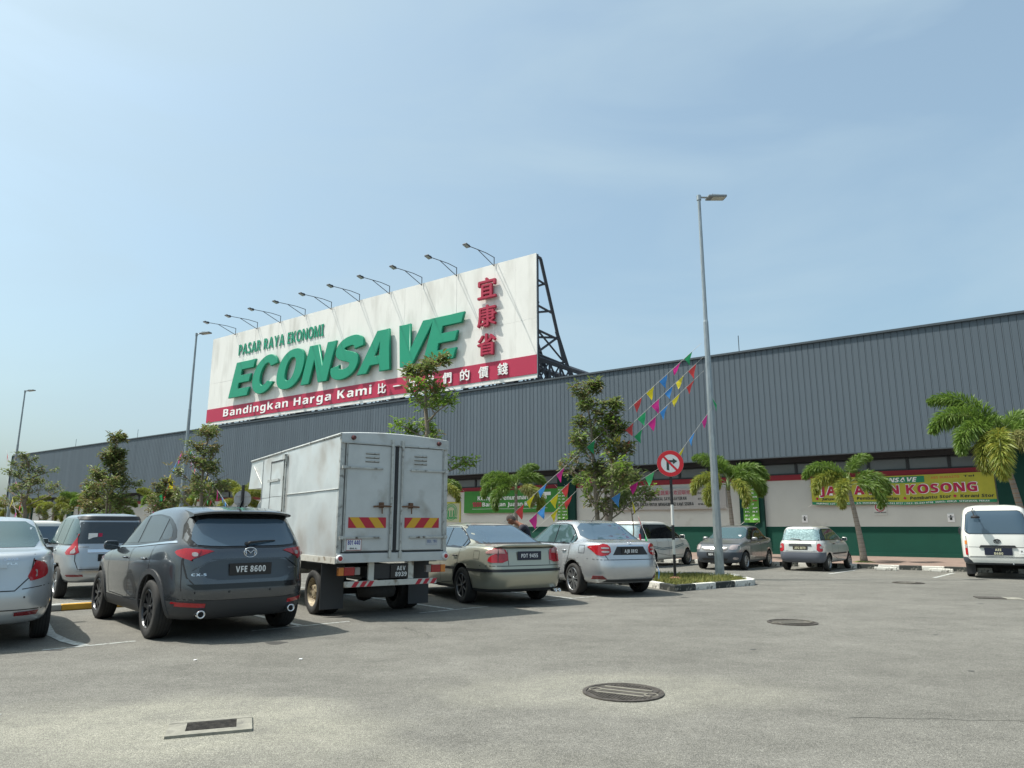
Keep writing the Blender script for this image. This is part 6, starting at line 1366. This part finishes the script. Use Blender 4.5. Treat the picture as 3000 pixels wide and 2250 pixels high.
def broadleaf(label, x, y, Hh, spread, seed, z0=0.0, th=1.2, mix=(.55, .12, .10, .23), dens=0.8, trunks=1, bright_low=False, leafl=.19, low=0.45, rad=1.0):
    rnd = random.Random(seed); t = thing('young_tree', label, 'tree', (x, y, z0), 0, 'young broadleaf trees of the car park')
    bt = bmesh.new(); bl = bmesh.new(); tips = []
    def limb(p, d, L, r, depth):
        pts = [p]; dd = d.copy(); n = 4
        for i in range(n):
            dd = (dd + Vector((rnd.uniform(-.2, .2), rnd.uniform(-.2, .2), rnd.uniform(.02, .18)))).normalized(); pts.append(pts[-1] + dd * L / n)
        tube(bt, pts, [max(.005, r * (1 - .6 * i / n)) for i in range(n + 1)], 5 if depth < 2 else 4, cap=False)
        tips.append((pts[-1], dd))
        if depth == 2:
            if rnd.random() < .45: tips.append((pts[2], dd))
            return
        for i in range(4 if depth == 0 else 3):
            u = rnd.uniform(.35, .95); j = min(n - 1, int(u * n)); q = pts[j].lerp(pts[j + 1], u * n - j); a = rnd.uniform(0, 2 * pi)
            nd = (dd * .7 + Vector((cos(a), sin(a), .35)) * .75).normalized(); limb(q, nd, L * rnd.uniform(.42, .65), r * .55, depth + 1)
    for k in range(trunks):
        a0 = rnd.uniform(0, 6.3) + k * pi; off = Vector((cos(a0), sin(a0), 0)) * (.10 if trunks > 1 else 0); hk = Hh * (1 if k == 0 else .86)
        pts = [off]; cur = off.copy(); n = 9
        for i in range(n): cur = cur + Vector((rnd.uniform(-.05, .05) + off.x * .35, rnd.uniform(-.05, .05) + off.y * .35, hk / n)); pts.append(cur.copy())
        tube(bt, pts, [.075 * Hh / 5.5 * (1 - .86 * (i / n)) for i in range(n + 1)], 9, cap=False); tips.append((pts[-1], Vector((0, 0, 1))))
        nb = int(13 * (hk - th) / 4)
        for i in range(nb):
            u = (i + rnd.random()) / nb; z = th + (hk - th) * u * .96; f = z / hk * n; j = min(n - 1, int(f)); q = pts[j].lerp(pts[j + 1], f - j); a = 2.4 * i + rnd.uniform(-.4, .4)
            L = spread * 1.9 * (1 - .62 * u) * rnd.uniform(.7, 1.15) * (.75 if u < .12 else 1); up = .55 + .5 * u + rnd.uniform(-.15, .3)
            limb(q, Vector((cos(a), sin(a), up)).normalized(), L, .026, 0)
    zs = max(p.z for p, d in tips); k = Hh / zs * .985
    rs = sorted(math.hypot(p.x, p.y) for p, d in tips); kr = rad / max(.1, rs[int(len(rs) * .9)])
    def sq(p):
        f = min(1, p.z * k / (Hh * .25)); m_ = 1 + (kr - 1) * f; return Vector((p.x * m_, p.y * m_, p.z * k))
    for v in bt.verts: v.co = sq(v.co)
    for p, d in tips:
        p = sq(p)
        if p.z < Hh * low and rnd.random() < .35: continue
        if rnd.random() > dens: continue
        hue = rnd.random(); c0 = 0
        if hue > mix[0]: c0 = 1
        if hue > mix[0] + mix[1]: c0 = 2
        if hue > mix[0] + mix[1] + mix[2]: c0 = 3
        if bright_low and p.z < Hh * .84 and rnd.random() < .92: c0 = 1
        for i in range(rnd.randint(7, 12)):
            a = 2.4 * i + rnd.random(); up = rnd.uniform(-.9, .8); dl = Vector((cos(a), sin(a), up)).normalized(); dl = (dl + d * .25).normalized()
            pp = p + Vector((rnd.uniform(-.11, .11), rnd.uniform(-.11, .11), rnd.uniform(-.20, .08)))
            L = leafl * rnd.uniform(.7, 1.25); leaf(bl, pp, dl, Vector((rnd.uniform(-.3, .3), rnd.uniform(-.3, .3), 1)).normalized(), L, L * .42, c0 if rnd.random() < .8 else 0)
    meshobj('trunk', bt, M_BARK, t, smooth=True); meshobj('crown', bl, LEAFM, t); return t
broadleaf('bushy upright young tree on the island, between the flag strings and the green banner', 2.66, 20.75, 5.75, .62, 11, .11, 1.35, mix=(.62, .10, .08, .20), trunks=2, rad=0.92)
broadleaf('sparse tree with bright new leaves rising behind the box truck', -2.35, 20.4, 6.5, .46, 23, .11, 2.8, mix=(.45, .10, .25, .20), bright_low=True, dens=.85, rad=0.95)
broadleaf('dense dark young tree just right of the second lamp post', -11.75, 27.2, 5.45, .62, 37, 0, 1.6, mix=(.62, 0, .18, .20), rad=1.0)
broadleaf('slim young tree with bare lower twigs, left of the second lamp post', -16.9, 30.4, 5.55, .56, 41, 0, 1.8, mix=(.55, .05, .10, .30), trunks=2, dens=.85, rad=0.85)
broadleaf('low spreading tree at the left edge in front of the far lamp post', -25.6, 37.5, 5.35, .72, 53, 0, 1.7, mix=(.7, 0, .1, .2), rad=1.75)
broadleaf('smaller brown-green tree beside the slim one, nearer the second lamp post', -15.4, 31.6, 3.6, .75, 59, 0, 1.2, mix=(.35, .05, .2, .4), rad=0.9)
broadleaf('short bushy tree left of the slim one, above the silver minivan', -18.4, 31.5, 3.5, .8, 61, 0, 1.1, mix=(.4, .1, .2, .3), rad=0.9)
broadleaf('small tree half hidden behind the bushy island tree', 3.9, 23.4, 3.5, .55, 67, 0, 1.9, mix=(.8, .1, 0, .1), rad=0.6)

M_PTRUNK = mat('palm_trunk_grey', (0.27, 0.235, 0.20), 0.9, var=0.18, vscale=4, stretch=(1, 1, 6), bump=0.5, bscale=14)
M_PRUST = mat('palm_trunk_rust', (0.30, 0.15, 0.07), 0.9, var=0.2)
M_SHAFT = mat('crownshaft_green', (0.16, 0.21, 0.07), 0.5, var=0.2, vscale=3)
M_FR = [mat('frond_green', (0.11, 0.20, 0.03), 0.5, island=(0.18, 0.27, 0.05)), mat('frond_yellow', (0.32, 0.31, 0.05), 0.5, island=(0.19, 0.26, 0.05)), mat('frond_dry', (0.28, 0.26, 0.10), 0.6, island=(0.20, 0.24, 0.07))]
def frond_mesh(seed, L=2.3, droop=1.0, up=.9, matl=0):
    rnd = random.Random(seed); bm = bmesh.new(); pts = []; a = up; p = Vector((0, 0, 0)); n = 16
    for i in range(n + 1):
        pts.append(p.copy()); u = i / n; a -= droop * (.055 + .16 * u); p = p + Vector((cos(a), 0, sin(a))) * L / n
    tube(bm, pts, [.024 - .019 * i / n for i in range(n + 1)], 5, mi=1)
    def at(u): j = min(n - 1, int(u * n)); f = u * n - j; return pts[j].lerp(pts[j + 1], f), (pts[j + 1] - pts[j]).normalized()
    for k in range(100):
        u = .16 + .83 * k / 99; q, d = at(u); s_ = Vector((0, 1, 0)); nn = s_.cross(d).normalized() * -1; LL = .46 * (sin(pi * (u ** .75) * .93 + .12)) ** .6
        for i in range(9):
            th = 2 * pi * (i + rnd.random()) / 9; r = s_ * cos(th) + nn * sin(th); v = (r + d * rnd.uniform(.45, .95) + Vector((0, 0, -.18))).normalized()
            l = LL * rnd.uniform(.7, 1.1); w = .014; e = q + v * l * .6; tip = q + v * l + Vector((0, 0, -l * .22)); sd_ = v.cross(Vector((rnd.uniform(-1, 1), rnd.uniform(-1, 1), .3))).normalized() * w
            A, B_, C_, D_ = bm.verts.new(q), bm.verts.new(e + sd_), bm.verts.new(tip), bm.verts.new(e - sd_); bm.faces.new((A, B_, C_, D_))
    me = bpy.data.meshes.new('frond'); bm.to_mesh(me); bm.free(); me.materials.append(M_FR[matl]); me.materials.append(M_SHAFT); return me
FRM = {}
for m_ in (0, 1, 2):
    for q, (dr, up_) in enumerate(((.75, 1.25), (1.0, .95), (1.15, .70), (1.25, .35))): FRM[m_, q] = frond_mesh(100 + m_ * 10 + q, 2.05, dr, up_, m_)
def palm(label, x, y, th, spec, rot0=0, z0=.12, lean=(0, 0), sc=1.0, rust=False):
    """th = height of the trunk top; spec = list of (azimuth degrees, kind of droop, colour, scale)"""
    t = thing('foxtail_palm', label, 'palm', (x, y, z0), 0, 'foxtail palms along the shop front')
    top = Vector((lean[0], lean[1], th)); bm = bmesh.new(); n = 12
    pts = [Vector((lean[0] * (i / n) ** 1.4, lean[1] * (i / n) ** 1.4, th * i / n)) for i in range(n + 1)]
    tube(bm, pts, [(.145 - .075 * (i / n) ** .6) * sc for i in range(n + 1)], 12)
    meshobj('trunk', bm, M_PTRUNK, t, smooth=True)
    bm = bmesh.new()
    for k in range(int(th / .16)):
        u = (k + .5) * .16 / th; j = min(n - 1, int(u * n)); q = pts[j].lerp(pts[j + 1], u * n - j); r = (.148 - .075 * u ** .6) * sc; lathe(bm, [(r * .97, -.012), (r * 1.03, 0), (r * .97, .012)], 12, 'Z', 0, q)
    o = meshobj('leaf_scars', bm, M_PRUST if rust else M_BARK, t); tag(o, kind='stuff')
    bm = bmesh.new(); tube(bm, [top - Vector((0, 0, .05)), top + Vector((0, 0, .15)), top + Vector((0, 0, .5))], [.085 * sc, .095 * sc, .045 * sc], 10); meshobj('crownshaft', bm, M_SHAFT, t, smooth=True)
    for az, k, m_, s_ in spec: inst('frond', FRM[m_, k], t, top + Vector((0, 0, .40 - .08 * k)), (0, 0, radians(az)), (s_ * sc,) * 3)
    bm = bmesh.new(); lathe(bm, [(.001, .06), (.25, .04), (.42, 0)], 14, 'Z'); meshobj('grass_mound', bm, M_GRASS, t); return t
# azimuth 0 = to the right in the picture, 90 = away, 180 = left, 270 = toward the camera
def fz(s_, d): p = fw(s_, d); return p.x, p.y
PX = 30.6
palm('foxtail palm between the hatchback and the white van, in front of the yellow banner', *fz(-5.55, PX), 2.75, [(20, 0, 0, .85), (175, 1, 0, 1.0), (190, 2, 1, .95), (230, 3, 1, .9), (350, 2, 0, .95), (330, 3, 0, .9), (80, 2, 0, .9), (120, 1, 0, .8)], lean=(-.33, 0))
palm('largest foxtail palm at the right edge, rising behind the white van', *fz(-.25, 30.9), 4.15, [(150, 0, 0, 1.25), (178, 1, 0, 1.3), (200, 2, 0, 1.2), (235, 3, 1, 1.3), (215, 3, 1, 1.1), (10, 1, 0, 1.2), (330, 2, 0, 1.2), (60, 1, 0, 1.1), (280, 3, 2, 1.1)], lean=(-.55, .1), sc=1.08, rust=True)
palm('foxtail palm behind the lamp post', *fz(-10.75, 31.2), 2.95, [(150, 0, 0, 1.0), (175, 2, 1, 1.0), (100, 0, 0, .95), (5, 1, 0, 1.1), (20, 2, 0, 1.15), (350, 2, 0, 1.0), (200, 3, 1, .9), (290, 3, 1, .95), (60, 1, 0, 1.0)], lean=(-.12, 0))
palm('foxtail palm partly behind the bushy island tree, left of the round sign', *fz(-17.2, 31.6), 3.0, [(20, 0, 0, .95), (60, 1, 0, 1.0), (340, 2, 0, .95), (180, 1, 0, .95), (220, 2, 0, .9), (300, 3, 0, .9), (130, 2, 0, .9)])
palm('foxtail palm with hanging fronds over the green banner', *fz(-22.4, 31.2), 3.1, [(35, 0, 0, 1.0), (15, 1, 0, 1.0), (175, 1, 0, 1.1), (190, 2, 0, 1.15), (215, 3, 0, 1.1), (340, 3, 1, 1.1), (320, 3, 2, .9), (100, 1, 0, .9)])
palm('yellowing foxtail palm just right of the box truck', *fz(-28.6, 31.4), 3.0, [(10, 1, 0, 1.0), (340, 2, 1, 1.1), (150, 0, 0, 1.0), (185, 2, 1, 1.1), (230, 3, 1, 1.1), (300, 3, 1, .9), (70, 1, 0, .9)])
for k, (s_, m_, lab) in enumerate(((-47.5, 1, 'yellowish foxtail palm just left of the box truck'), (-53.5, 0, 'far foxtail palm right of the dark young tree'), (-59.5, 0, 'far foxtail palm between the second lamp post and the slim tree'), (-66.5, 0, 'far foxtail palm behind the slim young tree'),
        (-73.5, 0, 'far foxtail palm above the roof of the silver minivan'), (-79.0, 1, 'far pale foxtail palm left of the silver minivan'), (-84.5, 1, 'far yellow foxtail palm near the left edge'), (-91, 1, 'farthest yellow foxtail palm at the left edge'))):
    rnd = random.Random(k + 5); palm(lab, *fz(s_, 31.2), 2.8 + rnd.uniform(-.3, .4), [(rnd.uniform(0, 50) + 52 * i, rnd.randint(0, 3), m_ if rnd.random() < .75 else 1, 1.12) for i in range(8)])

# ------------------------------------------------------------------ bunting
FC = {'p': (.62, .03, .26), 'b': (.05, .24, .60), 'y': (.65, .55, .02), 'r': (.62, .06, .06), 'g': (.02, .32, .12), 'l': (.10, .55, .22)}
FM = {k: mat({'p': 'pink', 'b': 'blue', 'y': 'yellow', 'r': 'red', 'g': 'green', 'l': 'pale_green'}[k] + '_plastic_flag', v, .4) for k, v in FC.items()}
def bunting(label, pts, flags, size=.33, sag=.0, n=24, seed=1, slack=None):
    rnd = random.Random(seed); P = [Vector(p) for p in pts]; t = thing('flag_bunting', label, 'bunting', P[0], 0, 'strings of coloured plastic flags')
    seg = [(b - a).length for a, b in zip(P, P[1:])]; tot = sum(seg)
    def at(u):
        s_ = u * tot
        for i, L in enumerate(seg):
            if s_ <= L or i == len(seg) - 1:
                q = P[i].lerp(P[i + 1], min(1, s_ / L)); f = min(1, s_ / L); return q - Vector((0, 0, sag * 4 * f * (1 - f))) - P[0]
            s_ -= L
    bm = bmesh.new(); tube(bm, [at(i / n) for i in range(n + 1)], .0045, 4); meshobj('cord', bm, mat('white_cord', (.38, .38, .36), .7), t)
    for u, c in flags:
        a, b = at(u), at(min(1, u + size / tot)); d = (b - a).normalized(); bm = bmesh.new(); L = size * rnd.uniform(.9, 1.12)
        sw = Vector((rnd.uniform(-.25, .25), rnd.uniform(-.25, .25), 0)); g = {}
        N = 5
        for i in range(N + 1):
            for j in range(N + 1 - i):
                q = a + (b - a) * (i / N + j / N * .5) + (Vector((0, 0, -1)) + sw + d * .15 * 0).normalized() * L * (j / N); q += Vector((sin(6 * (i + j) / N + rnd.random() * .0 + u * 40), cos(5 * j / N + u * 30), 0)) * .022 * (j / N); g[i, j] = bm.verts.new(q)
        for i in range(N):
            for j in range(N - i):
                bm.faces.new((g[i, j], g[i + 1, j], g[i, j + 1]))
                if (i + 1, j + 1) in g: bm.faces.new((g[i + 1, j], g[i + 1, j + 1], g[i, j + 1]))
        meshobj('flag', bm, FM[c], t, smooth=True)
    return t
def ray_pt(u, v, Y):                         # helper used to read the string ends off the survey of the site
    x = (u - 1500) / 2080; y = (1125 - v) / 2080; p = math.atan(418 / 2080); d = Vector((x, cos(p) - sin(p) * y, sin(p) + cos(p) * y)); return Vector((0, 0, CAM_H)) + d * (Y / d.y)
def string(label, a, b, Ya, Yb, flags, **k):
    A, B_ = ray_pt(*a, Ya), ray_pt(*b, Yb); L = (Vector(b) - Vector(a)).length; out = []
    dA = Vector(a); 
    for (u, v, c) in flags:
        s_ = (Vector((u, v)) - dA).dot(Vector(b) - dA) / L ** 2          # share along the picture; turn into share along the string
        f = s_ * Ya / (Yb + s_ * (Ya - Yb)); out.append((max(0, min(.985, f)), c))
    return bunting(label, [A, B_], out, **k)
string('upper of the three flag strings running down from the tall lamp post', (2055, 1005), (1450, 1553), 20.4, 20.6, [(2030, 1035, 'g'), (2000, 1070, 'p'), (1955, 1105, 'b'), (1915, 1140, 'y'), (1880, 1175, 'r'), (1650, 1378, 'p'), (1600, 1425, 'b'), (1565, 1455, 'y'), (1532, 1480, 'r'), (1740, 1300, 'g')], seed=3)
string('middle of the three flag strings running down from the tall lamp post', (2058, 1048), (1520, 1553), 20.4, 21.0, [(2040, 1068, 'r'), (2000, 1100, 'y'), (1968, 1135, 'b'), (1930, 1175, 'p'), (1890, 1215, 'g'), (1858, 1252, 'r'), (1820, 1285, 'y'), (1665, 1420, 'r'), (1632, 1450, 'y'), (1597, 1485, 'b'), (1572, 1505, 'p')], seed=5)
string('lowest of the three flag strings running down from the tall lamp post', (2062, 1086), (1560, 1560), 20.4, 21.2, [(2035, 1115, 'r'), (1990, 1155, 'y'), (1955, 1190, 'b'), (1918, 1225, 'p'), (1876, 1262, 'g'), (1842, 1295, 'r'), (1800, 1335, 'y'), (1670, 1450, 'r'), (1632, 1487, 'y'), (1740, 1385, 'p')], seed=7)
string('flag string sagging from the lamp post to behind the round sign', (2085, 1195), (1985, 1335), 20.3, 19.7, [(2072, 1212, 'p'), (2030, 1262, 'b'), (2002, 1305, 'y')], seed=9)
string('short flag string left of the round sign, reaching the bushy tree', (1935, 1370), (1790, 1460), 19.6, 20.5, [(1918, 1382, 'l'), (1868, 1405, 'p'), (1815, 1440, 'b')], seed=11)
string('loose end of bunting hanging straight to the island grass', (1848, 1455), (1932, 1672), 20.2, 18.3, [(1850, 1462, 'y'), (1866, 1510, 'r'), (1895, 1560, 'g'), (1908, 1600, 'p'), (1926, 1655, 'b')], seed=13)
string('single green flag string end on the right of the tall lamp post', (2083, 1160), (2100, 1185), 20.2, 20.2, [(2087, 1166, 'g')], seed=14)
string('first flag string falling left from the second lamp post', (545, 1300), (448, 1490), 38.0, 34.0, [(535, 1318, 'p'), (515, 1350, 'b'), (498, 1385, 'y'), (487, 1405, 'r'), (474, 1435, 'g'), (458, 1465, 'p')], size=.60, seed=15)
string('second flag string falling left from the second lamp post', (548, 1330), (462, 1480), 38.0, 35.5, [(505, 1400, 'y'), (494, 1420, 'r'), (476, 1455, 'g')], size=.60, seed=17)
string('flag string falling right through the dark young tree', (552, 1310), (668, 1482), 38.0, 24.0, [(556, 1320, 'l'), (565, 1335, 'p'), (590, 1375, 'y'), (600, 1395, 'y'), (628, 1412, 'l'), (640, 1430, 'p'), (655, 1450, 'b'), (662, 1465, 'b')], size=.48, seed=19)
string('second flag string falling right beside the dark young tree', (553, 1340), (628, 1482), 38.0, 26.0, [(560, 1350, 'p'), (572, 1372, 'r'), (615, 1440, 'l'), (622, 1460, 'r')], size=.48, seed=21)
string('far flag string dropping from the farthest lamp post to the yellow palms', (18, 1318), (75, 1500), 55.0, 38.0, [(19, 1320, 'p'), (22, 1330, 'r'), (48, 1410, 'p'), (58, 1430, 'l'), (66, 1440, 'b'), (70, 1455, 'r'), (72, 1470, 'l')], size=.80, seed=23)
string('low flag string in front of the low left tree', (20, 1400), (48, 1505), 40.0, 34.0, [(44, 1485, 'b'), (38, 1460, 'y'), (46, 1500, 'p')], size=.5, seed=25)

# ------------------------------------------------------------------ the man between the two sedans
def skin_figure(name, verts, edges, radii, m, parent, sub=2, root=0):
    me = bpy.data.meshes.new('sk'); me.from_pydata(verts, edges, []); o = bpy.data.objects.new('sk', me); COL.objects.link(o)
    md = o.modifiers.new('s', 'SKIN'); md.use_smooth_shade = True; sb = o.modifiers.new('u', 'SUBSURF'); sb.levels = sub
    for i, r in enumerate(radii): me.skin_vertices[0].data[i].radius = r if isinstance(r, tuple) else (r, r)
    me.skin_vertices[0].data[root].use_root = True
    dg = bpy.context.evaluated_depsgraph_get(); dg.update(); r = bpy.data.meshes.new_from_object(o.evaluated_get(dg)); COL.objects.unlink(o); bpy.data.objects.remove(o)
    r.name = name; r.materials.clear(); r.materials.append(m)
    for p in r.polygons: p.use_smooth = True
    return inst(name, r, parent)
M_SKIN = mat('brown_skin', (0.25, 0.105, 0.06), 0.5, var=0.08, vscale=20); M_SHIRT = mat('dark_shirt', (0.018, 0.018, 0.03), 0.85, bump=0.3, bscale=12); M_HAIR = mat('short_grey_hair', (0.075, 0.06, 0.055), 0.9, var=0.4, vscale=60, bump=0.6, bscale=160); M_TROU = mat('dark_trousers', (0.03, 0.03, 0.04), 0.9)
PS = thing('person', 'short-haired man in a dark shirt leaning forward between the champagne and silver sedans, head bowed', 'person', (.42, 17.25, 0), radians(172))
# local +x forward (toward the left of the picture), z up; bent at the hips
J = dict(pelvis=(0, 0, .93), waist=(.06, 0, 1.08), chest=(.12, 0, 1.32), neck0=(.22, 0, 1.48), neck1=(.31, .0, 1.53), head=(.40, 0, 1.59), kneeL=(.05, .12, .50), ankL=(0, .12, .09), toeL=(.15, .13, .04), kneeR=(.05, -.12, .50), ankR=(0, -.12, .09), toeR=(.15, -.13, .04), hipL=(0, .10, .86), hipR=(0, -.10, .86),
         shL=(.14, .20, 1.46), elL=(.34, .25, 1.10), wrL=(.50, .17, .97), haL=(.56, .15, .95), shR=(.14, -.20, 1.46), elR=(.34, -.25, 1.10), wrR=(.50, -.17, .97), haR=(.56, -.15, .95))
names = list(J); ix = {k: i for i, k in enumerate(names)}
Ed = [('pelvis', 'waist'), ('waist', 'chest'), ('chest', 'neck0'), ('neck0', 'neck1'), ('neck1', 'head'), ('pelvis', 'hipL'), ('hipL', 'kneeL'), ('kneeL', 'ankL'), ('ankL', 'toeL'), ('pelvis', 'hipR'), ('hipR', 'kneeR'), ('kneeR', 'ankR'), ('ankR', 'toeR'), ('chest', 'shL'), ('shL', 'elL'), ('elL', 'wrL'), ('wrL', 'haL'), ('chest', 'shR'), ('shR', 'elR'), ('elR', 'wrR'), ('wrR', 'haR')]
Rd = dict(pelvis=(.14, .11), waist=(.13, .10), chest=(.15, .11), neck0=.07, neck1=.055, head=.07, hipL=.09, hipR=.09, kneeL=.06, kneeR=.06, ankL=.04, ankR=.04, toeL=.035, toeR=.035, shL=.06, shR=.06, elL=.042, elR=.042, wrL=.028, wrR=.028, haL=.03, haR=.03)
skin_figure('body', [J[k] for k in names], [(ix[a], ix[b]) for a, b in Ed], [Rd[k] for k in names], M_SKIN, PS, 2, 0)
for sg in (1, -1):
    hb = Vector((.56, sg * .15, .95)); V = [tuple(hb)]; E2 = []; R2 = [.026]
    for f_ in range(4):
        y = (f_ - 1.5) * .02; L = (.07, .08, .075, .06)[f_]; b = len(V)
        V += [tuple(hb + Vector((.03, y, -.005))), tuple(hb + Vector((.03 + L * .5, y * 1.2, -.02))), tuple(hb + Vector((.03 + L * .9, y * 1.2, -.05)))]; E2 += [(0, b), (b, b + 1), (b + 1, b + 2)]; R2 += [.011, .009, .007]
    b = len(V); V += [tuple(hb + Vector((.01, -sg * .035, -.01))), tuple(hb + Vector((.045, -sg * .055, -.025)))]; E2 += [(0, b), (b, b + 1)]; R2 += [.012, .009]
    skin_figure('hand', V, E2, R2, M_SKIN, PS, 1, 0)
# head with face: pitched forward
HD = Matrix.Translation((.445, 0, 1.615)) @ Matrix.Rotation(radians(38), 4, 'Y')
def headpt(fn_x, fn_y, fn_z): return HD @ Vector((fn_x, fn_y, fn_z))
bm = bmesh.new(); bmesh.ops.create_uvsphere(bm, u_segments=32, v_segments=24, radius=1)
for v in bm.verts:
    x, y, z = v.co; wy = .078 * (1 - .22 * max(0, -z)); X = x * (.098 if x > 0 else .100); Y = y * wy; Z = z * .125
    if x > 0:
        X += .022 * math.exp(-((z + .18) / .16) ** 2 - (y / .16) ** 2)            # nose
        X -= .012 * math.exp(-((z - .08) / .12) ** 2) * math.exp(-((abs(y) - .38) / .2) ** 2)   # eye sockets
        X += .006 * math.exp(-((z + .48) / .10) ** 2 - (y / .3) ** 2)            # lips
        X -= .006 * math.exp(-((z + .62) / .07) ** 2 - (y / .3) ** 2); X += .008 * math.exp(-((z + .80) / .14) ** 2)
    v.co = HD @ Vector((X, Y, Z))
meshobj('head', bm, M_SKIN, PS, smooth=True)
bm = bmesh.new(); bmesh.ops.create_uvsphere(bm, u_segments=32, v_segments=24, radius=1); dl = []
for v in bm.verts:
    x, y, z = v.co; lim = .28 + .0 * x if x > .1 else -.25 - .3 * (x < -.4)
    if z < lim: dl.append(v)
    v.co = HD @ Vector((x * .106, y * .085, z * .132))
bmesh.ops.delete(bm, geom=dl, context='VERTS'); meshobj('hair', bm, M_HAIR, PS, smooth=True)
for sg in (1, -1):
    bm = bmesh.new(); bmesh.ops.create_icosphere(bm, subdivisions=2, radius=1, matrix=HD @ Matrix.Translation((-.005, sg * .078, -.01)) @ Matrix.Diagonal((.020, .010, .032, 1))); meshobj('ear', bm, M_SKIN, PS, smooth=True)
    bm = bmesh.new(); bmesh.ops.create_icosphere(bm, subdivisions=2, radius=1, matrix=HD @ Matrix.Translation((.083, sg * .031, .010)) @ Matrix.Diagonal((.010, .013, .008, 1))); e_ = meshobj('eye', bm, M_WHITE, PS, smooth=True)
    bm = bmesh.new(); bmesh.ops.create_icosphere(bm, subdivisions=1, radius=.005, matrix=HD @ Matrix.Translation((.092, sg * .031, .010))); meshobj('pupil', bm, M_BLACK, e_)
    bm = bmesh.new(); tube(bm, [HD @ Vector((.090, sg * .018, .028)), HD @ Vector((.090, sg * .034, .032)), HD @ Vector((.078, sg * .050, .026))], .004, 6); meshobj('eyebrow', bm, M_HAIR, PS)
bm = bmesh.new(); tube(bm, [HD @ Vector((.090, -.024, -.060)), HD @ Vector((.099, 0, -.058)), HD @ Vector((.090, .024, -.060))], .005, 6); meshobj('mouth', bm, mat('lips', (.20, .05, .045), .5), PS)
tor = ['pelvis', 'waist', 'chest', 'neck0', 'shL', 'elL', 'shR', 'elR']; ti = {k: i for i, k in enumerate(tor)}
V = {k: Vector(J[k]) for k in tor}; V['elL'] = V['shL'].lerp(V['elL'], .75); V['elR'] = V['shR'].lerp(V['elR'], .75); V['neck0'] = V['chest'].lerp(V['neck0'], .75)
skin_figure('shirt', [tuple(V[k]) for k in tor], [(ti[a], ti[b]) for a, b in (('pelvis', 'waist'), ('waist', 'chest'), ('chest', 'neck0'), ('chest', 'shL'), ('shL', 'elL'), ('chest', 'shR'), ('shR', 'elR'))], [(.165, .13), (.155, .12), (.175, .13), .085, .085, .066, .085, .066], M_SHIRT, PS, 2, 0)
lg = ['pelvis', 'hipL', 'kneeL', 'ankL', 'hipR', 'kneeR', 'ankR']; li = {k: i for i, k in enumerate(lg)}
skin_figure('trousers', [J[k] for k in lg], [(li[a], li[b]) for a, b in (('pelvis', 'hipL'), ('hipL', 'kneeL'), ('kneeL', 'ankL'), ('pelvis', 'hipR'), ('hipR', 'kneeR'), ('kneeR', 'ankR'))], [(.15, .125), .105, .08, .065, .105, .08, .065], M_TROU, PS, 2, 0)
for sg in (1, -1):
    bm = bmesh.new(); box(bm, (.07, sg * .125, .045), (.27, .095, .09), bevel=.03); meshobj('shoe', bm, M_BLACK, PS, smooth=True)
